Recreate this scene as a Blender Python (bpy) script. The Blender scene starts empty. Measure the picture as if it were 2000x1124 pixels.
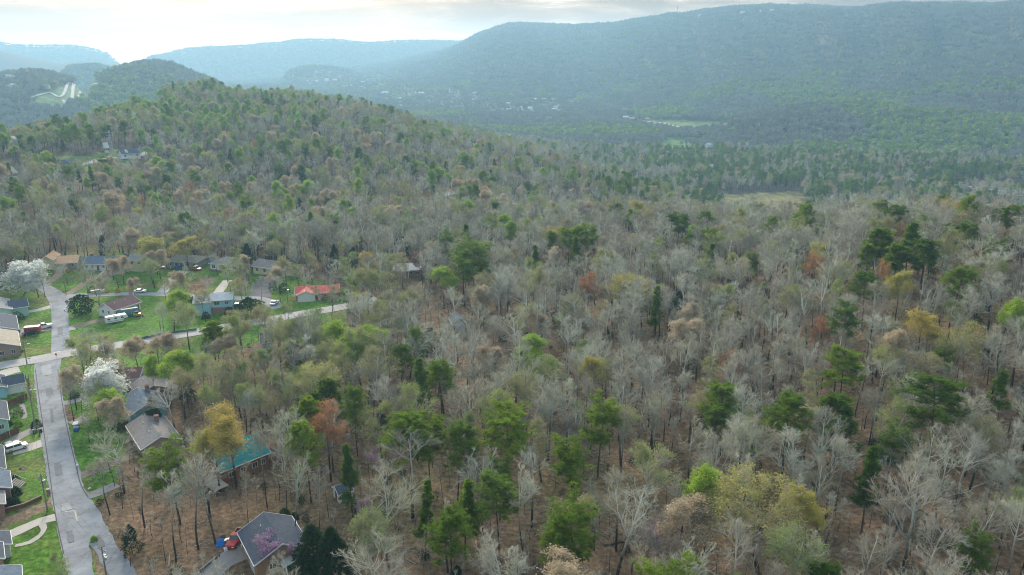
import bpy, math, random
import numpy as np
from mathutils import Vector, Matrix

random.seed(7)
SC = bpy.context.scene
COL = SC.collection
R = math.radians
PI = math.pi

# ---------------------------------------------------------------- camera
F = 1540.0                      # focal length in photograph pixels (photograph is 2000 wide)
PITCH = R(16.5)
CAM_Z = 90.0
cam_d = bpy.data.cameras.new("camera")
cam = bpy.data.objects.new("camera", cam_d)
COL.objects.link(cam)
cam.location = (0, 0, CAM_Z)
cam.rotation_euler = (R(90) - PITCH, 0, 0)
cam_d.sensor_width = 36
cam_d.lens = 36 * F / 2000
cam_d.clip_start = 1
cam_d.clip_end = 60000
SC.camera = cam

# ---------------------------------------------------------------- world: hazy, mostly overcast evening sky
SUN_EL, SUN_AZ = R(24), R(-20)          # azimuth from +Y, negative = towards the left
w = bpy.data.worlds.new("World")
SC.world = w
w.use_nodes = True
wt = w.node_tree
for n in list(wt.nodes):
    wt.nodes.remove(n)


def N(t, kind, **kw):
    n = t.nodes.new(kind)
    for k, v in kw.items():
        if k.startswith('i_'):
            n.inputs[k[2:].replace('_', ' ')].default_value = v
        else:
            setattr(n, k, v)
    return n


def L(t, a, b):
    t.links.new(a, b)


def ramp(t, stops, interp='LINEAR'):
    n = t.nodes.new('ShaderNodeValToRGB')
    n.color_ramp.interpolation = interp
    e = n.color_ramp.elements
    while len(e) < len(stops):
        e.new(0.5)
    for el, (p, c) in zip(e, stops):
        el.position = p
        el.color = (c[0], c[1], c[2], 1) if len(c) == 3 else c
    return n


out = N(wt, 'ShaderNodeOutputWorld')
bg = N(wt, 'ShaderNodeBackground')
bg.inputs['Strength'].default_value = 0.115
sky = N(wt, 'ShaderNodeTexSky', sky_type='NISHITA', sun_disc=False, sun_elevation=SUN_EL, sun_rotation=SUN_AZ,
        altitude=250, air_density=1.0, dust_density=2.5)
tc = N(wt, 'ShaderNodeTexCoord')
sep = N(wt, 'ShaderNodeSeparateXYZ')
L(wt, tc.outputs['Generated'], sep.inputs[0])
zc = N(wt, 'ShaderNodeMath', operation='MAXIMUM')
L(wt, sep.outputs['Z'], zc.inputs[0]); zc.inputs[1].default_value = 0.0
za = N(wt, 'ShaderNodeMath', operation='ADD')
L(wt, zc.outputs[0], za.inputs[0]); za.inputs[1].default_value = 0.09
dx = N(wt, 'ShaderNodeMath', operation='DIVIDE'); dy = N(wt, 'ShaderNodeMath', operation='DIVIDE')
L(wt, sep.outputs['X'], dx.inputs[0]); L(wt, za.outputs[0], dx.inputs[1])
L(wt, sep.outputs['Y'], dy.inputs[0]); L(wt, za.outputs[0], dy.inputs[1])
cmb = N(wt, 'ShaderNodeCombineXYZ')
L(wt, dx.outputs[0], cmb.inputs[0]); L(wt, dy.outputs[0], cmb.inputs[1])
n1 = N(wt, 'ShaderNodeTexNoise'); n1.inputs['Scale'].default_value = 0.7; n1.inputs['Detail'].default_value = 7; n1.inputs['Roughness'].default_value = 0.6
n1.inputs['Distortion'].default_value = 0.5
cofs = N(wt, 'ShaderNodeVectorMath', operation='ADD')
L(wt, cmb.outputs[0], cofs.inputs[0]); cofs.inputs[1].default_value = (6.5, 2.0, 0)
L(wt, cofs.outputs[0], n1.inputs['Vector'])
cr = ramp(wt, [(0.42, (1.1, 0.4, 0.1)), (0.49, (2.4, 1.3, 0.6)), (0.55, (4.4, 3.0, 1.9)), (0.62, (10.6, 8.9, 7.3))])
L(wt, n1.outputs['Fac'], cr.inputs[0])
# unseen upper sky gets an added pale blue tint to cool the ambient light
cool_tint = ramp(wt, [(0.10, (1, 1, 1)), (0.40, (0, 0, 0))])
L(wt, zc.outputs[0], cool_tint.inputs[0])
mixv = N(wt, 'ShaderNodeMix', data_type='RGBA')
L(wt, cool_tint.outputs[0], mixv.inputs['Factor']); mixv.inputs['A'].default_value = (5.9, 7.1, 8.2, 1)
L(wt, cr.outputs[0], mixv.inputs['B'])
# warm cream band near the horizon
hz = ramp(wt, [(0.0, (1, 1, 1)), (0.018, (0.8, 0.8, 0.8)), (0.042, (0.12, 0.12, 0.12)), (0.08, (0, 0, 0))])
L(wt, zc.outputs[0], hz.inputs[0])
mixh = N(wt, 'ShaderNodeMix', data_type='RGBA')
L(wt, hz.outputs[0], mixh.inputs['Factor']); L(wt, mixv.outputs['Result'], mixh.inputs['A'])
mixh.inputs['B'].default_value = (10.5, 6.9, 4.1, 1)
dt = N(wt, 'ShaderNodeVectorMath', operation='DOT_PRODUCT')
L(wt, tc.outputs['Generated'], dt.inputs[0])
dt.inputs[1].default_value = (math.sin(SUN_AZ) * math.cos(R(8)), math.cos(SUN_AZ) * math.cos(R(8)), math.sin(R(8)))
gl = ramp(wt, [(0.80, (0, 0, 0)), (0.93, (0.35, 0.35, 0.35)), (1.0, (1, 1, 1))], 'EASE')
L(wt, dt.outputs['Value'], gl.inputs[0])
mixg = N(wt, 'ShaderNodeMix', data_type='RGBA', blend_type='ADD')
L(wt, gl.outputs[0], mixg.inputs['Factor']); L(wt, mixh.outputs['Result'], mixg.inputs['A'])
mixg.inputs['B'].default_value = (3.6, 2.0, 0.9, 1)
mixs = N(wt, 'ShaderNodeMix', data_type='RGBA')
cov = ramp(wt, [(0.0, (0.97, 0.97, 0.97)), (0.12, (0.9, 0.9, 0.9)), (0.45, (0.75, 0.75, 0.75)), (1.0, (0.65, 0.65, 0.65))])
L(wt, zc.outputs[0], cov.inputs[0]); L(wt, cov.outputs[0], mixs.inputs['Factor'])
L(wt, sky.outputs[0], mixs.inputs['A']); L(wt, mixg.outputs['Result'], mixs.inputs['B'])
L(wt, mixs.outputs['Result'], bg.inputs['Color'])
L(wt, bg.outputs[0], out.inputs['Surface'])

sun_d = bpy.data.lights.new("sun", 'SUN')
sun_d.energy = 3.7
sun_d.angle = R(12)
sun_d.color = (1.0, 0.86, 0.68)
sun = bpy.data.objects.new("sun", sun_d)
COL.objects.link(sun)
sdir = Vector((math.sin(SUN_AZ) * math.cos(SUN_EL), math.cos(SUN_AZ) * math.cos(SUN_EL), math.sin(SUN_EL)))
sun.rotation_euler = sdir.to_track_quat('Z', 'Y').to_euler()
sun.location = (0, 0, 400)

SC.view_settings.view_transform = 'Standard'
SC.view_settings.look = 'None'
SC.view_settings.exposure = 0.54
SC.view_settings.gamma = 1.0
SC.view_settings.use_curve_mapping = False
SC.render.engine = 'CYCLES'
cy = SC.cycles
cy.max_bounces = 4
cy.diffuse_bounces = 2
cy.glossy_bounces = 1
cy.transmission_bounces = 2
cy.transparent_max_bounces = 6
cy.volume_bounces = 1
cy.use_denoising = True
cy.denoiser = 'OPENIMAGEDENOISE'
cy.denoising_input_passes = 'RGB_ALBEDO_NORMAL'
cy.denoising_prefilter = 'ACCURATE'
cy.caustics_reflective = False
cy.caustics_refractive = False
cy.sample_clamp_indirect = 3
cy.sample_clamp_direct = 6
cy.filter_width = 1.05
HAZE_DENSITY = 0.00018
HAZE_COLOR = (0.42, 0.74, 1.0, 1)
HAZE_ANISO = 0.35

# ---------------------------------------------------------------- pixels <-> directions
SP, CP = math.sin(PITCH), math.cos(PITCH)


def ray(px, py):
    a, b = (px - 1000) / F, -(py - 562) / F
    return np.array([a, CP + b * SP, -SP + b * CP])


def proj(x, y, z):
    """world -> photograph pixels (arrays)"""
    zz = z - CAM_Z
    fwd = y * CP - zz * SP
    up = y * SP + zz * CP
    fwd = np.where(fwd < 1, 1, fwd)
    return 1000 + F * x / fwd, 562 - F * up / fwd


# ---------------------------------------------------------------- terrain
def sstep(a, b, v):
    t = np.clip((v - a) / (b - a), 0, 1)
    return t * t * (3 - 2 * t)


def vnoise(x, y, seed=0):
    """smooth value noise on a unit lattice, range -1..1"""
    x = np.asarray(x, float); y = np.asarray(y, float)
    xi = np.floor(x).astype(np.int64); yi = np.floor(y).astype(np.int64)
    fx, fy = x - xi, y - yi
    fx = fx * fx * (3 - 2 * fx); fy = fy * fy * (3 - 2 * fy)

    def h(a, b):
        n = (a * 374761393 + b * 668265263 + seed * 974634777) & 0x7fffffff
        n = ((n ^ (n >> 13)) * 1274126177) & 0x7fffffff
        return ((n ^ (n >> 16)) & 0xffff) / 32767.5 - 1
    return (h(xi, yi) * (1 - fx) + h(xi + 1, yi) * fx) * (1 - fy) + (h(xi, yi + 1) * (1 - fx) + h(xi + 1, yi + 1) * fx) * fy


def fbm(x, y, seed=0, o=3):
    s, a = 0, 1.0
    for i in range(o):
        s = s + a * vnoise(x * 2 ** i, y * 2 ** i, seed + i)
        a *= 0.5
    return s


# every ridge: crest points (pixel x, pixel y of the tree tops, distance), tree height, front width, back width
RIDGES = [
    ([(-700, 262, 620), (-100, 258, 640), (60, 250, 690), (170, 222, 760), (250, 192, 860), (330, 162, 960), (400, 153, 1000), (450, 167, 950), (530, 172, 920), (570, 168, 900), (640, 181, 880), (700, 192, 860), (780, 216, 820), (900, 263, 760), (1000, 288, 720), (1150, 322, 660), (1300, 372, 600), (1400, 400, 560)], 17, 0.55, 0.35),
    ([(850, 520, 260), (1000, 455, 300), (1150, 430, 310), (1280, 416, 320), (1400, 428, 320), (1500, 432, 318), (1590, 424, 315), (1690, 402, 310), (1800, 388, 305), (2000, 396, 290), (2500, 400, 280)], 22, 0.5, 0.62),
    ([(-500, 150, 1900), (-200, 138, 1950), (0, 137, 2000), (60, 132, 2000), (100, 140, 2000), (140, 155, 1950), (200, 175, 1850)], 14, 0.35, 0.4),
    ([(120, 165, 1950), (190, 150, 2000), (240, 130, 2050), (290, 119, 2100), (320, 119, 2100), (360, 135, 2050), (410, 152, 2000), (470, 178, 1900)], 12, 0.35, 0.3),
    ([(90, 145, 3100), (140, 132, 3200), (185, 127, 3200), (215, 134, 3100), (250, 146, 3000)], 12, 0.2, 0.3),
    ([(540, 148, 4000), (570, 136, 4000), (605, 127, 4000), (645, 128, 4000), (685, 136, 4000), (730, 148, 4000)], 10, 0.14, 0.2),
    ([(560, 150, 5300), (700, 133, 5100), (760, 125, 5000), (850, 104, 4800), (900, 87, 4600), (935, 70, 4450), (960, 62, 4350), (1000, 53, 4250), (1150, 47, 4100), (1200, 42, 3950), (1300, 30, 3750), (1400, 22, 3600), (1500, 15, 3450), (1600, 9, 3350), (1800, 4, 3150), (2000, 0, 3000), (2600, -10, 2800)], 12, 0.56, 0.8),
    ([(250, 118, 6000), (300, 110, 6100), (350, 99, 6200), (410, 89, 6200), (450, 88, 6200), (520, 83, 6200), (580, 77, 6200), (650, 79, 6200), (700, 82, 6200), (800, 80, 6200), (900, 80, 6200), (1050, 86, 6200), (1300, 100, 6200)], 8, 0.18, 0.12),
    ([(-500, 70, 6800), (0, 84, 6800), (50, 89, 6800), (150, 90, 6800), (200, 102, 6800), (260, 111, 6800)], 8, 0.1, 0.05),
    ([(-500, 95, 4800), (0, 98, 4800), (60, 110, 4750), (120, 120, 4700), (170, 113, 4700), (240, 120, 4700), (300, 128, 4700)], 8, 0.2, 0.2),
    ([(1350, 235, 1500), (1500, 205, 1650), (1650, 190, 1700), (1800, 200, 1700), (1950, 215, 1650), (2200, 230, 1600)], 14, 0.25, 0.2),
]
_R = []
for pts, th, wf, wb in RIDGES:
    rows = []
    for px, py, d in pts:
        v = ray(px, py)
        h = math.hypot(v[0], v[1])
        rows.append((math.atan2(v[0], v[1]), d, CAM_Z + d * v[2] / h - th))
    a = np.array(rows)
    _R.append((a[:, 0], a[:, 1], a[:, 2], wf, wb))


def terrain(x, y):
    x = np.asarray(x, float); y = np.asarray(y, float)
    d = np.hypot(x, y) + 1e-6
    az = np.arctan2(x, y)
    rt = sstep(R(-5), R(8), az)
    base = -56 * sstep(350, 640, d) * rt - (1 - rt) * 50 * sstep(700, 1500, d)
    base = base - 25 * sstep(3000, 7000, d)
    z = base + 0.0
    for A, D, Z, wf, wb in _R:
        inside = sstep(A[0], A[0] + (A[1] - A[0]) * 1.0, az) * (1 - sstep(A[-2], A[-1], az))
        dc = np.interp(az, A, D); zc_ = np.interp(az, A, Z)
        t = (d - dc) / np.where(d < dc, wf * dc, wb * dc)
        prof = np.where(np.abs(t) < 1, 0.5 + 0.5 * np.cos(PI * np.clip(t, -1, 1)), 0)
        bb = np.minimum(base, 0)
        h = (zc_ - bb) * prof * inside
        z = np.maximum(z, bb + h) if wf < 0 else z + np.maximum(0, (bb + h) - z) * (h > 0)
    rough = sstep(500, 1500, d)
    z = z + fbm(x / 160, y / 160, 3) * (0.3 + 1.0 * sstep(260, 420, d)) * 1.6 * sstep(140, 420, d + 90 * (az > -0.1))
    z = z + rough * fbm(x / 420, y / 420, 11) * np.clip(d * 0.0032, 2, 15)
    # ravines running down the big mountain
    m = sstep(1900, 2600, d) * (1 - sstep(3800, 4600, d)) * sstep(R(-2), R(5), az)
    m = m * (1 - sstep(170, 265, z))
    z = z - m * 42 * (1 - np.abs(fbm(az * 26 + d * 0.0009, d / 2600.0, 21, 3)))
    z = z + sstep(220, 380, d) * (1 - sstep(420, 560, d)) * 3 * (1 - sstep(R(-12), R(-2), az)) * 0.5
    return z


def tz(x, y):
    return float(terrain(np.array([x]), np.array([y]))[0])


def hit(px, py, up=0.0, dmax=9000):
    """ground point where the tree top (height `up`) or the ground itself (up=0) is seen at this pixel"""
    v = ray(px, py)
    s = np.concatenate([np.arange(40, 700, 0.5), np.arange(700, dmax, 4.0)])
    P = v[None, :] * s[:, None]
    zz = CAM_Z + P[:, 2]
    g = terrain(P[:, 0], P[:, 1]) + up
    k = np.nonzero(zz <= g)[0]
    i = k[0] if len(k) else len(s) - 1
    return float(P[i, 0]), float(P[i, 1])


def G(px, py, up=0.0):
    x, y = hit(px, py)
    return Vector((x, y, tz(x, y) + up))


def inpoly(px, py, poly):
    px = np.asarray(px); py = np.asarray(py)
    c = np.zeros(px.shape, bool)
    n = len(poly)
    for i in range(n):
        x1, y1 = poly[i]; x2, y2 = poly[(i + 1) % n]
        if y1 == y2:
            continue
        cond = (y1 > py) != (y2 > py)
        c ^= cond & (px < (x2 - x1) * (py - y1) / (y2 - y1) + x1)
    return c


def segdist(px, py, line):
    dd = np.full(np.shape(px), 1e9)
    for (x1, y1), (x2, y2) in zip(line[:-1], line[1:]):
        vx, vy = x2 - x1, y2 - y1
        t = np.clip(((px - x1) * vx + (py - y1) * vy) / (vx * vx + vy * vy + 1e-9), 0, 1)
        dd = np.minimum(dd, np.hypot(px - x1 - t * vx, py - y1 - t * vy))
    return dd


# ---------------------------------------------------------------- materials
def srgb(r, g, b):
    f = lambda c: (c / 255 / 12.92) if c / 255 <= 0.04045 else ((c / 255 + 0.055) / 1.055) ** 2.4
    return (f(r), f(g), f(b))


def newmat(name):
    m = bpy.data.materials.new(name)
    m.use_nodes = True
    t = m.node_tree
    b = t.nodes['Principled BSDF']
    return m, t, b


def mat(name, c, rough=0.8, c2=None, scale=1.0, metal=0.0, var=0.25, bump=0.0, spec=0.3, objrand=0.0):
    """plain procedural material: colour with noise mottling"""
    m, t, b = newmat(name)
    b.inputs['Roughness'].default_value = rough
    b.inputs['Metallic'].default_value = metal
    b.inputs['Specular IOR Level'].default_value = spec
    if c2 is None:
        c2 = tuple(x * (1 - var) for x in c)
        c = tuple(x * (1 + var * 0.6) for x in c)
    tcn = N(t, 'ShaderNodeTexCoord')
    nz = N(t, 'ShaderNodeTexNoise')
    nz.inputs['Scale'].default_value = scale
    nz.inputs['Detail'].default_value = 5
    nz.inputs['Roughness'].default_value = 0.65
    L(t, tcn.outputs['Object'], nz.inputs['Vector'])
    r = ramp(t, [(0.32, c2), (0.68, c)])
    L(t, nz.outputs['Fac'], r.inputs[0])
    src = r.outputs[0]
    if objrand:
        oi = N(t, 'ShaderNodeObjectInfo')
        mr = N(t, 'ShaderNodeMapRange'); mr.inputs['To Min'].default_value = 1 - objrand; mr.inputs['To Max'].default_value = 1 + objrand
        L(t, oi.outputs['Random'], mr.inputs['Value'])
        vm = N(t, 'ShaderNodeVectorMath', operation='SCALE')
        L(t, src, vm.inputs[0]); L(t, mr.outputs[0], vm.inputs['Scale'])
        src = vm.outputs[0]
    L(t, src, b.inputs['Base Color'])
    if bump:
        bp = N(t, 'ShaderNodeBump'); bp.inputs['Strength'].default_value = bump; bp.inputs['Distance'].default_value = 0.05
        L(t, nz.outputs['Fac'], bp.inputs['Height']); L(t, bp.outputs[0], b.inputs['Normal'])
    return m


def leafmat(name, cols, trans=0.35, hgrad=None):
    """foliage / twigs: colour picked per plant from `cols`, with clump-scale variation"""
    m, t, b = newmat(name)
    oi = N(t, 'ShaderNodeObjectInfo')
    st = [(i / max(1, len(cols) - 1), c) for i, c in enumerate(cols)]
    r = ramp(t, st)
    L(t, oi.outputs['Random'], r.inputs[0])
    tcn = N(t, 'ShaderNodeTexCoord')
    nz = N(t, 'ShaderNodeTexNoise'); nz.inputs['Scale'].default_value = 0.55; nz.inputs['Detail'].default_value = 3
    L(t, tcn.outputs['Object'], nz.inputs['Vector'])
    mr = N(t, 'ShaderNodeMapRange'); mr.inputs['From Min'].default_value = 0.3; mr.inputs['From Max'].default_value = 0.7
    mr.inputs['To Min'].default_value = 0.72; mr.inputs['To Max'].default_value = 1.3
    L(t, nz.outputs['Fac'], mr.inputs['Value'])
    vm = N(t, 'ShaderNodeVectorMath', operation='SCALE')
    L(t, r.outputs[0], vm.inputs[0]); L(t, mr.outputs[0], vm.inputs['Scale'])
    b.inputs['Roughness'].default_value = 0.8
    b.inputs['Specular IOR Level'].default_value = 0.15
    L(t, vm.outputs[0], b.inputs['Base Color'])
    if trans:
        tr = N(t, 'ShaderNodeBsdfTranslucent')
        L(t, vm.outputs[0], tr.inputs['Color'])
        mx = N(t, 'ShaderNodeMixShader'); mx.inputs[0].default_value = trans
        L(t, b.outputs[0], mx.inputs[1]); L(t, tr.outputs[0], mx.inputs[2])
        L(t, mx.outputs[0], t.nodes['Material Output'].inputs['Surface'])
    return m


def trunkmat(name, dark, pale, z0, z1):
    """bark that is dark low on the bole and paler on the limbs"""
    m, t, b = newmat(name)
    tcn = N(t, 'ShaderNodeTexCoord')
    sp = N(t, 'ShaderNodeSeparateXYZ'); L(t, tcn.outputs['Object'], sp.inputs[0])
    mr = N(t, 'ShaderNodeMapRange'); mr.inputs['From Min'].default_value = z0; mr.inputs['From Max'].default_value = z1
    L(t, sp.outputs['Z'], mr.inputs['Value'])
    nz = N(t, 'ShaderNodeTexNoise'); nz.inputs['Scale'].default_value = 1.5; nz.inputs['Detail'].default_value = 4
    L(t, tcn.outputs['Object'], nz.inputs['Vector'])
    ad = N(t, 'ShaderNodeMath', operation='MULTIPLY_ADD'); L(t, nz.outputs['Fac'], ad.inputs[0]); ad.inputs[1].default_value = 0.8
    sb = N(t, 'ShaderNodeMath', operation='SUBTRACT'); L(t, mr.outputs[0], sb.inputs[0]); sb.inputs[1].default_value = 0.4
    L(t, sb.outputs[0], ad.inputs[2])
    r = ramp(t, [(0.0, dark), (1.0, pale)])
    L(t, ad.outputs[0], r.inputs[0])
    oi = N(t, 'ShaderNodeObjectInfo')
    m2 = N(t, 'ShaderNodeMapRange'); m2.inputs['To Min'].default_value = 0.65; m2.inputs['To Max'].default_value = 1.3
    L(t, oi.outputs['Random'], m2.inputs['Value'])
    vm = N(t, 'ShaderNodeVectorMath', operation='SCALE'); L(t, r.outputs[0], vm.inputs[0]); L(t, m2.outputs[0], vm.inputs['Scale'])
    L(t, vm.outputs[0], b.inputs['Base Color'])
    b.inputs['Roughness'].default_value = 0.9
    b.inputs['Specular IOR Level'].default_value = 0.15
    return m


M = {}
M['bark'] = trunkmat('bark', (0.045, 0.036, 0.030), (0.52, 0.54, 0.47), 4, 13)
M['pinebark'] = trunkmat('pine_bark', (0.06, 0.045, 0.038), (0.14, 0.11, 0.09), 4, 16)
M['twig'] = leafmat('twigs', [(0.22, 0.19, 0.15), (0.50, 0.51, 0.41), (0.34, 0.31, 0.25), (0.54, 0.56, 0.45), (0.35, 0.30, 0.22), (0.43, 0.45, 0.32), (0.25, 0.22, 0.17), (0.49, 0.51, 0.40)], 0)
M['twigdist'] = leafmat('distant_twigs', [(0.18, 0.19, 0.175), (0.27, 0.28, 0.26), (0.22, 0.21, 0.20), (0.31, 0.33, 0.28)], 0)
M['leafpine'] = leafmat('pine_needles', [(0.10, 0.18, 0.022), (0.17, 0.27, 0.028), (0.23, 0.33, 0.035), (0.12, 0.21, 0.04)], 0.5)
M['leafcedar'] = leafmat('cedar_foliage', [(0.018, 0.05, 0.018), (0.03, 0.075, 0.022)], 0.2)
M['leaflime'] = leafmat('lime_leaves', [(0.28, 0.44, 0.05), (0.36, 0.48, 0.07), (0.24, 0.38, 0.06)], 0.4)
M['leafyellow'] = leafmat('yellow_catkins', [(0.48, 0.42, 0.10), (0.42, 0.42, 0.12), (0.54, 0.42, 0.11)], 0.35)
M['leaforange'] = leafmat('orange_buds', [(0.42, 0.19, 0.08), (0.45, 0.24, 0.07), (0.40, 0.17, 0.09)], 0.35)
M['leafbud'] = leafmat('opening_buds', [(0.38, 0.38, 0.12), (0.28, 0.36, 0.09), (0.38, 0.33, 0.17), (0.22, 0.32, 0.09)], 0.35)
M['leaftan'] = leafmat('tan_buds', [(0.52, 0.42, 0.28), (0.54, 0.45, 0.31), (0.50, 0.39, 0.28)], 0.35)
M['leafwhite'] = leafmat('white_blossom', [(0.80, 0.82, 0.76), (0.84, 0.84, 0.78)], 0.45)
M['leafpink'] = leafmat('redbud_blossom', [(0.44, 0.27, 0.44), (0.50, 0.29, 0.43)], 0.3)
M['leafred'] = leafmat('red_leaves', [(0.24, 0.09, 0.06), (0.22, 0.10, 0.08)], 0.3)
M['leafdark'] = leafmat('shrub_leaves', [(0.02, 0.055, 0.018), (0.035, 0.08, 0.02)], 0.2)
M['twigred'] = leafmat('bare_shrub_twigs', [(0.13, 0.085, 0.07), (0.17, 0.13, 0.10), (0.12, 0.10, 0.08)], 0)

# ground: base colour painted per vertex (litter, lawn, soil), broken up by noise
m, t, b = newmat('ground_cover')
at = N(t, 'ShaderNodeVertexColor'); at.layer_name = 'Col'
tcn = N(t, 'ShaderNodeTexCoord')
na = N(t, 'ShaderNodeTexNoise'); na.inputs['Scale'].default_value = 0.9; na.inputs['Detail'].default_value = 8; na.inputs['Roughness'].default_value = 0.75
nb = N(t, 'ShaderNodeTexNoise'); nb.inputs['Scale'].default_value = 0.09; nb.inputs['Detail'].default_value = 5
L(t, tcn.outputs['Object'], na.inputs['Vector']); L(t, tcn.outputs['Object'], nb.inputs['Vector'])
r1 = ramp(t, [(0.32, (0.34, 0.32, 0.32)), (0.5, (0.92, 0.92, 0.92)), (0.68, (1.9, 1.8, 1.7))])
L(t, na.outputs['Fac'], r1.inputs[0])
r2 = ramp(t, [(0.28, (0.52, 0.54, 0.46)), (0.5, (0.95, 0.95, 0.92)), (0.72, (1.45, 1.36, 1.34))])
L(t, nb.outputs['Fac'], r2.inputs[0])
m1 = N(t, 'ShaderNodeVectorMath', operation='MULTIPLY'); L(t, at.outputs[0], m1.inputs[0]); L(t, r1.outputs[0], m1.inputs[1])
m2 = N(t, 'ShaderNodeVectorMath', operation='MULTIPLY'); L(t, m1.outputs[0], m2.inputs[0]); L(t, r2.outputs[0], m2.inputs[1])
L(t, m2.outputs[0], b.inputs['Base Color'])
b.inputs['Roughness'].default_value = 0.95
b.inputs['Specular IOR Level'].default_value = 0.1
bp = N(t, 'ShaderNodeBump'); bp.inputs['Strength'].default_value = 0.6; bp.inputs['Distance'].default_value = 0.3
L(t, na.outputs['Fac'], bp.inputs['Height']); L(t, bp.outputs[0], b.inputs['Normal'])
M['ground'] = m


def roadmat(name, c, crack=0.6, patch=0.18):
    m, t, b = newmat(name)
    tcn = N(t, 'ShaderNodeTexCoord')
    n1 = N(t, 'ShaderNodeTexNoise'); n1.inputs['Scale'].default_value = 0.16; n1.inputs['Detail'].default_value = 9; n1.inputs['Roughness'].default_value = 0.7
    L(t, tcn.outputs['Object'], n1.inputs['Vector'])
    r1 = ramp(t, [(0.3, tuple(x * (1 - patch) for x in c)), (0.7, tuple(x * (1 + patch) for x in c))])
    L(t, n1.outputs['Fac'], r1.inputs[0])
    vo = N(t, 'ShaderNodeTexVoronoi', feature='DISTANCE_TO_EDGE'); vo.inputs['Scale'].default_value = 0.22
    n2 = N(t, 'ShaderNodeTexNoise'); n2.inputs['Scale'].default_value = 0.7; n2.inputs['Detail'].default_value = 4
    L(t, tcn.outputs['Object'], n2.inputs['Vector'])
    va = N(t, 'ShaderNodeVectorMath', operation='MULTIPLY_ADD'); L(t, n2.outputs['Color'], va.inputs[0]); va.inputs[1].default_value = (2.2, 2.2, 0)
    L(t, tcn.outputs['Object'], va.inputs[2]); L(t, va.outputs[0], vo.inputs['Vector'])
    r3 = ramp(t, [(0.0, (crack, crack, crack)), (0.018, (1, 1, 1))])
    L(t, vo.outputs['Distance'], r3.inputs[0])
    mm = N(t, 'ShaderNodeVectorMath', operation='MULTIPLY'); L(t, r1.outputs[0], mm.inputs[0]); L(t, r3.outputs[0], mm.inputs[1])
    L(t, mm.outputs[0], b.inputs['Base Color'])
    b.inputs['Roughness'].default_value = 0.85
    b.inputs['Specular IOR Level'].default_value = 0.2
    return m


M['asphalt'] = roadmat('worn_asphalt', (0.25, 0.262, 0.28), 0.7, 0.36)
M['pale_asphalt'] = roadmat('pale_asphalt', (0.40, 0.375, 0.365), 0.75)
M['concrete'] = roadmat('driveway_concrete', (0.46, 0.42, 0.37), 0.7, 0.14)
M['gravel'] = roadmat('gravel_drive', (0.27, 0.25, 0.235), 0.8, 0.25)
M['darkdrive'] = roadmat('dark_driveway', (0.10, 0.10, 0.11), 0.8, 0.25)
M['dirt'] = roadmat('packed_dirt', (0.22, 0.16, 0.125), 0.9, 0.25)
M['curb'] = mat('curb_stain', (0.10, 0.08, 0.07), 0.9, scale=2)


# ---------------------------------------------------------------- object helpers
def link(name, me, parent=None):
    o = bpy.data.objects.new(name, me)
    COL.objects.link(o)
    if parent is not None:
        o.parent = parent
    return o


def tag(o, label=None, cat=None, group=None, kind=None):
    if label: o['label'] = label
    if cat: o['category'] = cat
    if group: o['group'] = group
    if kind: o['kind'] = kind
    return o


def thing(name, label, cat, loc=(0, 0, 0), rz=0.0, group=None):
    o = bpy.data.objects.new(name, None)
    COL.objects.link(o)
    o.empty_display_size = 0.5
    o.location = loc
    o.rotation_euler = (0, 0, rz)
    return tag(o, label, cat, group)


def mesh(name, V, Fs, mats, mi=None, smooth=False):
    me = bpy.data.meshes.new(name)
    me.from_pydata([tuple(v) for v in V] if not isinstance(V, np.ndarray) else V.tolist(), [], Fs if isinstance(Fs, list) else Fs.tolist())
    for mm in (mats if isinstance(mats, (list, tuple)) else [mats]):
        me.materials.append(mm)
    if mi is not None:
        me.polygons.foreach_set('material_index', np.asarray(mi, dtype=np.int32))
    if smooth:
        me.polygons.foreach_set('use_smooth', np.ones(len(me.polygons), bool))
    me.update()
    return me


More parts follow.
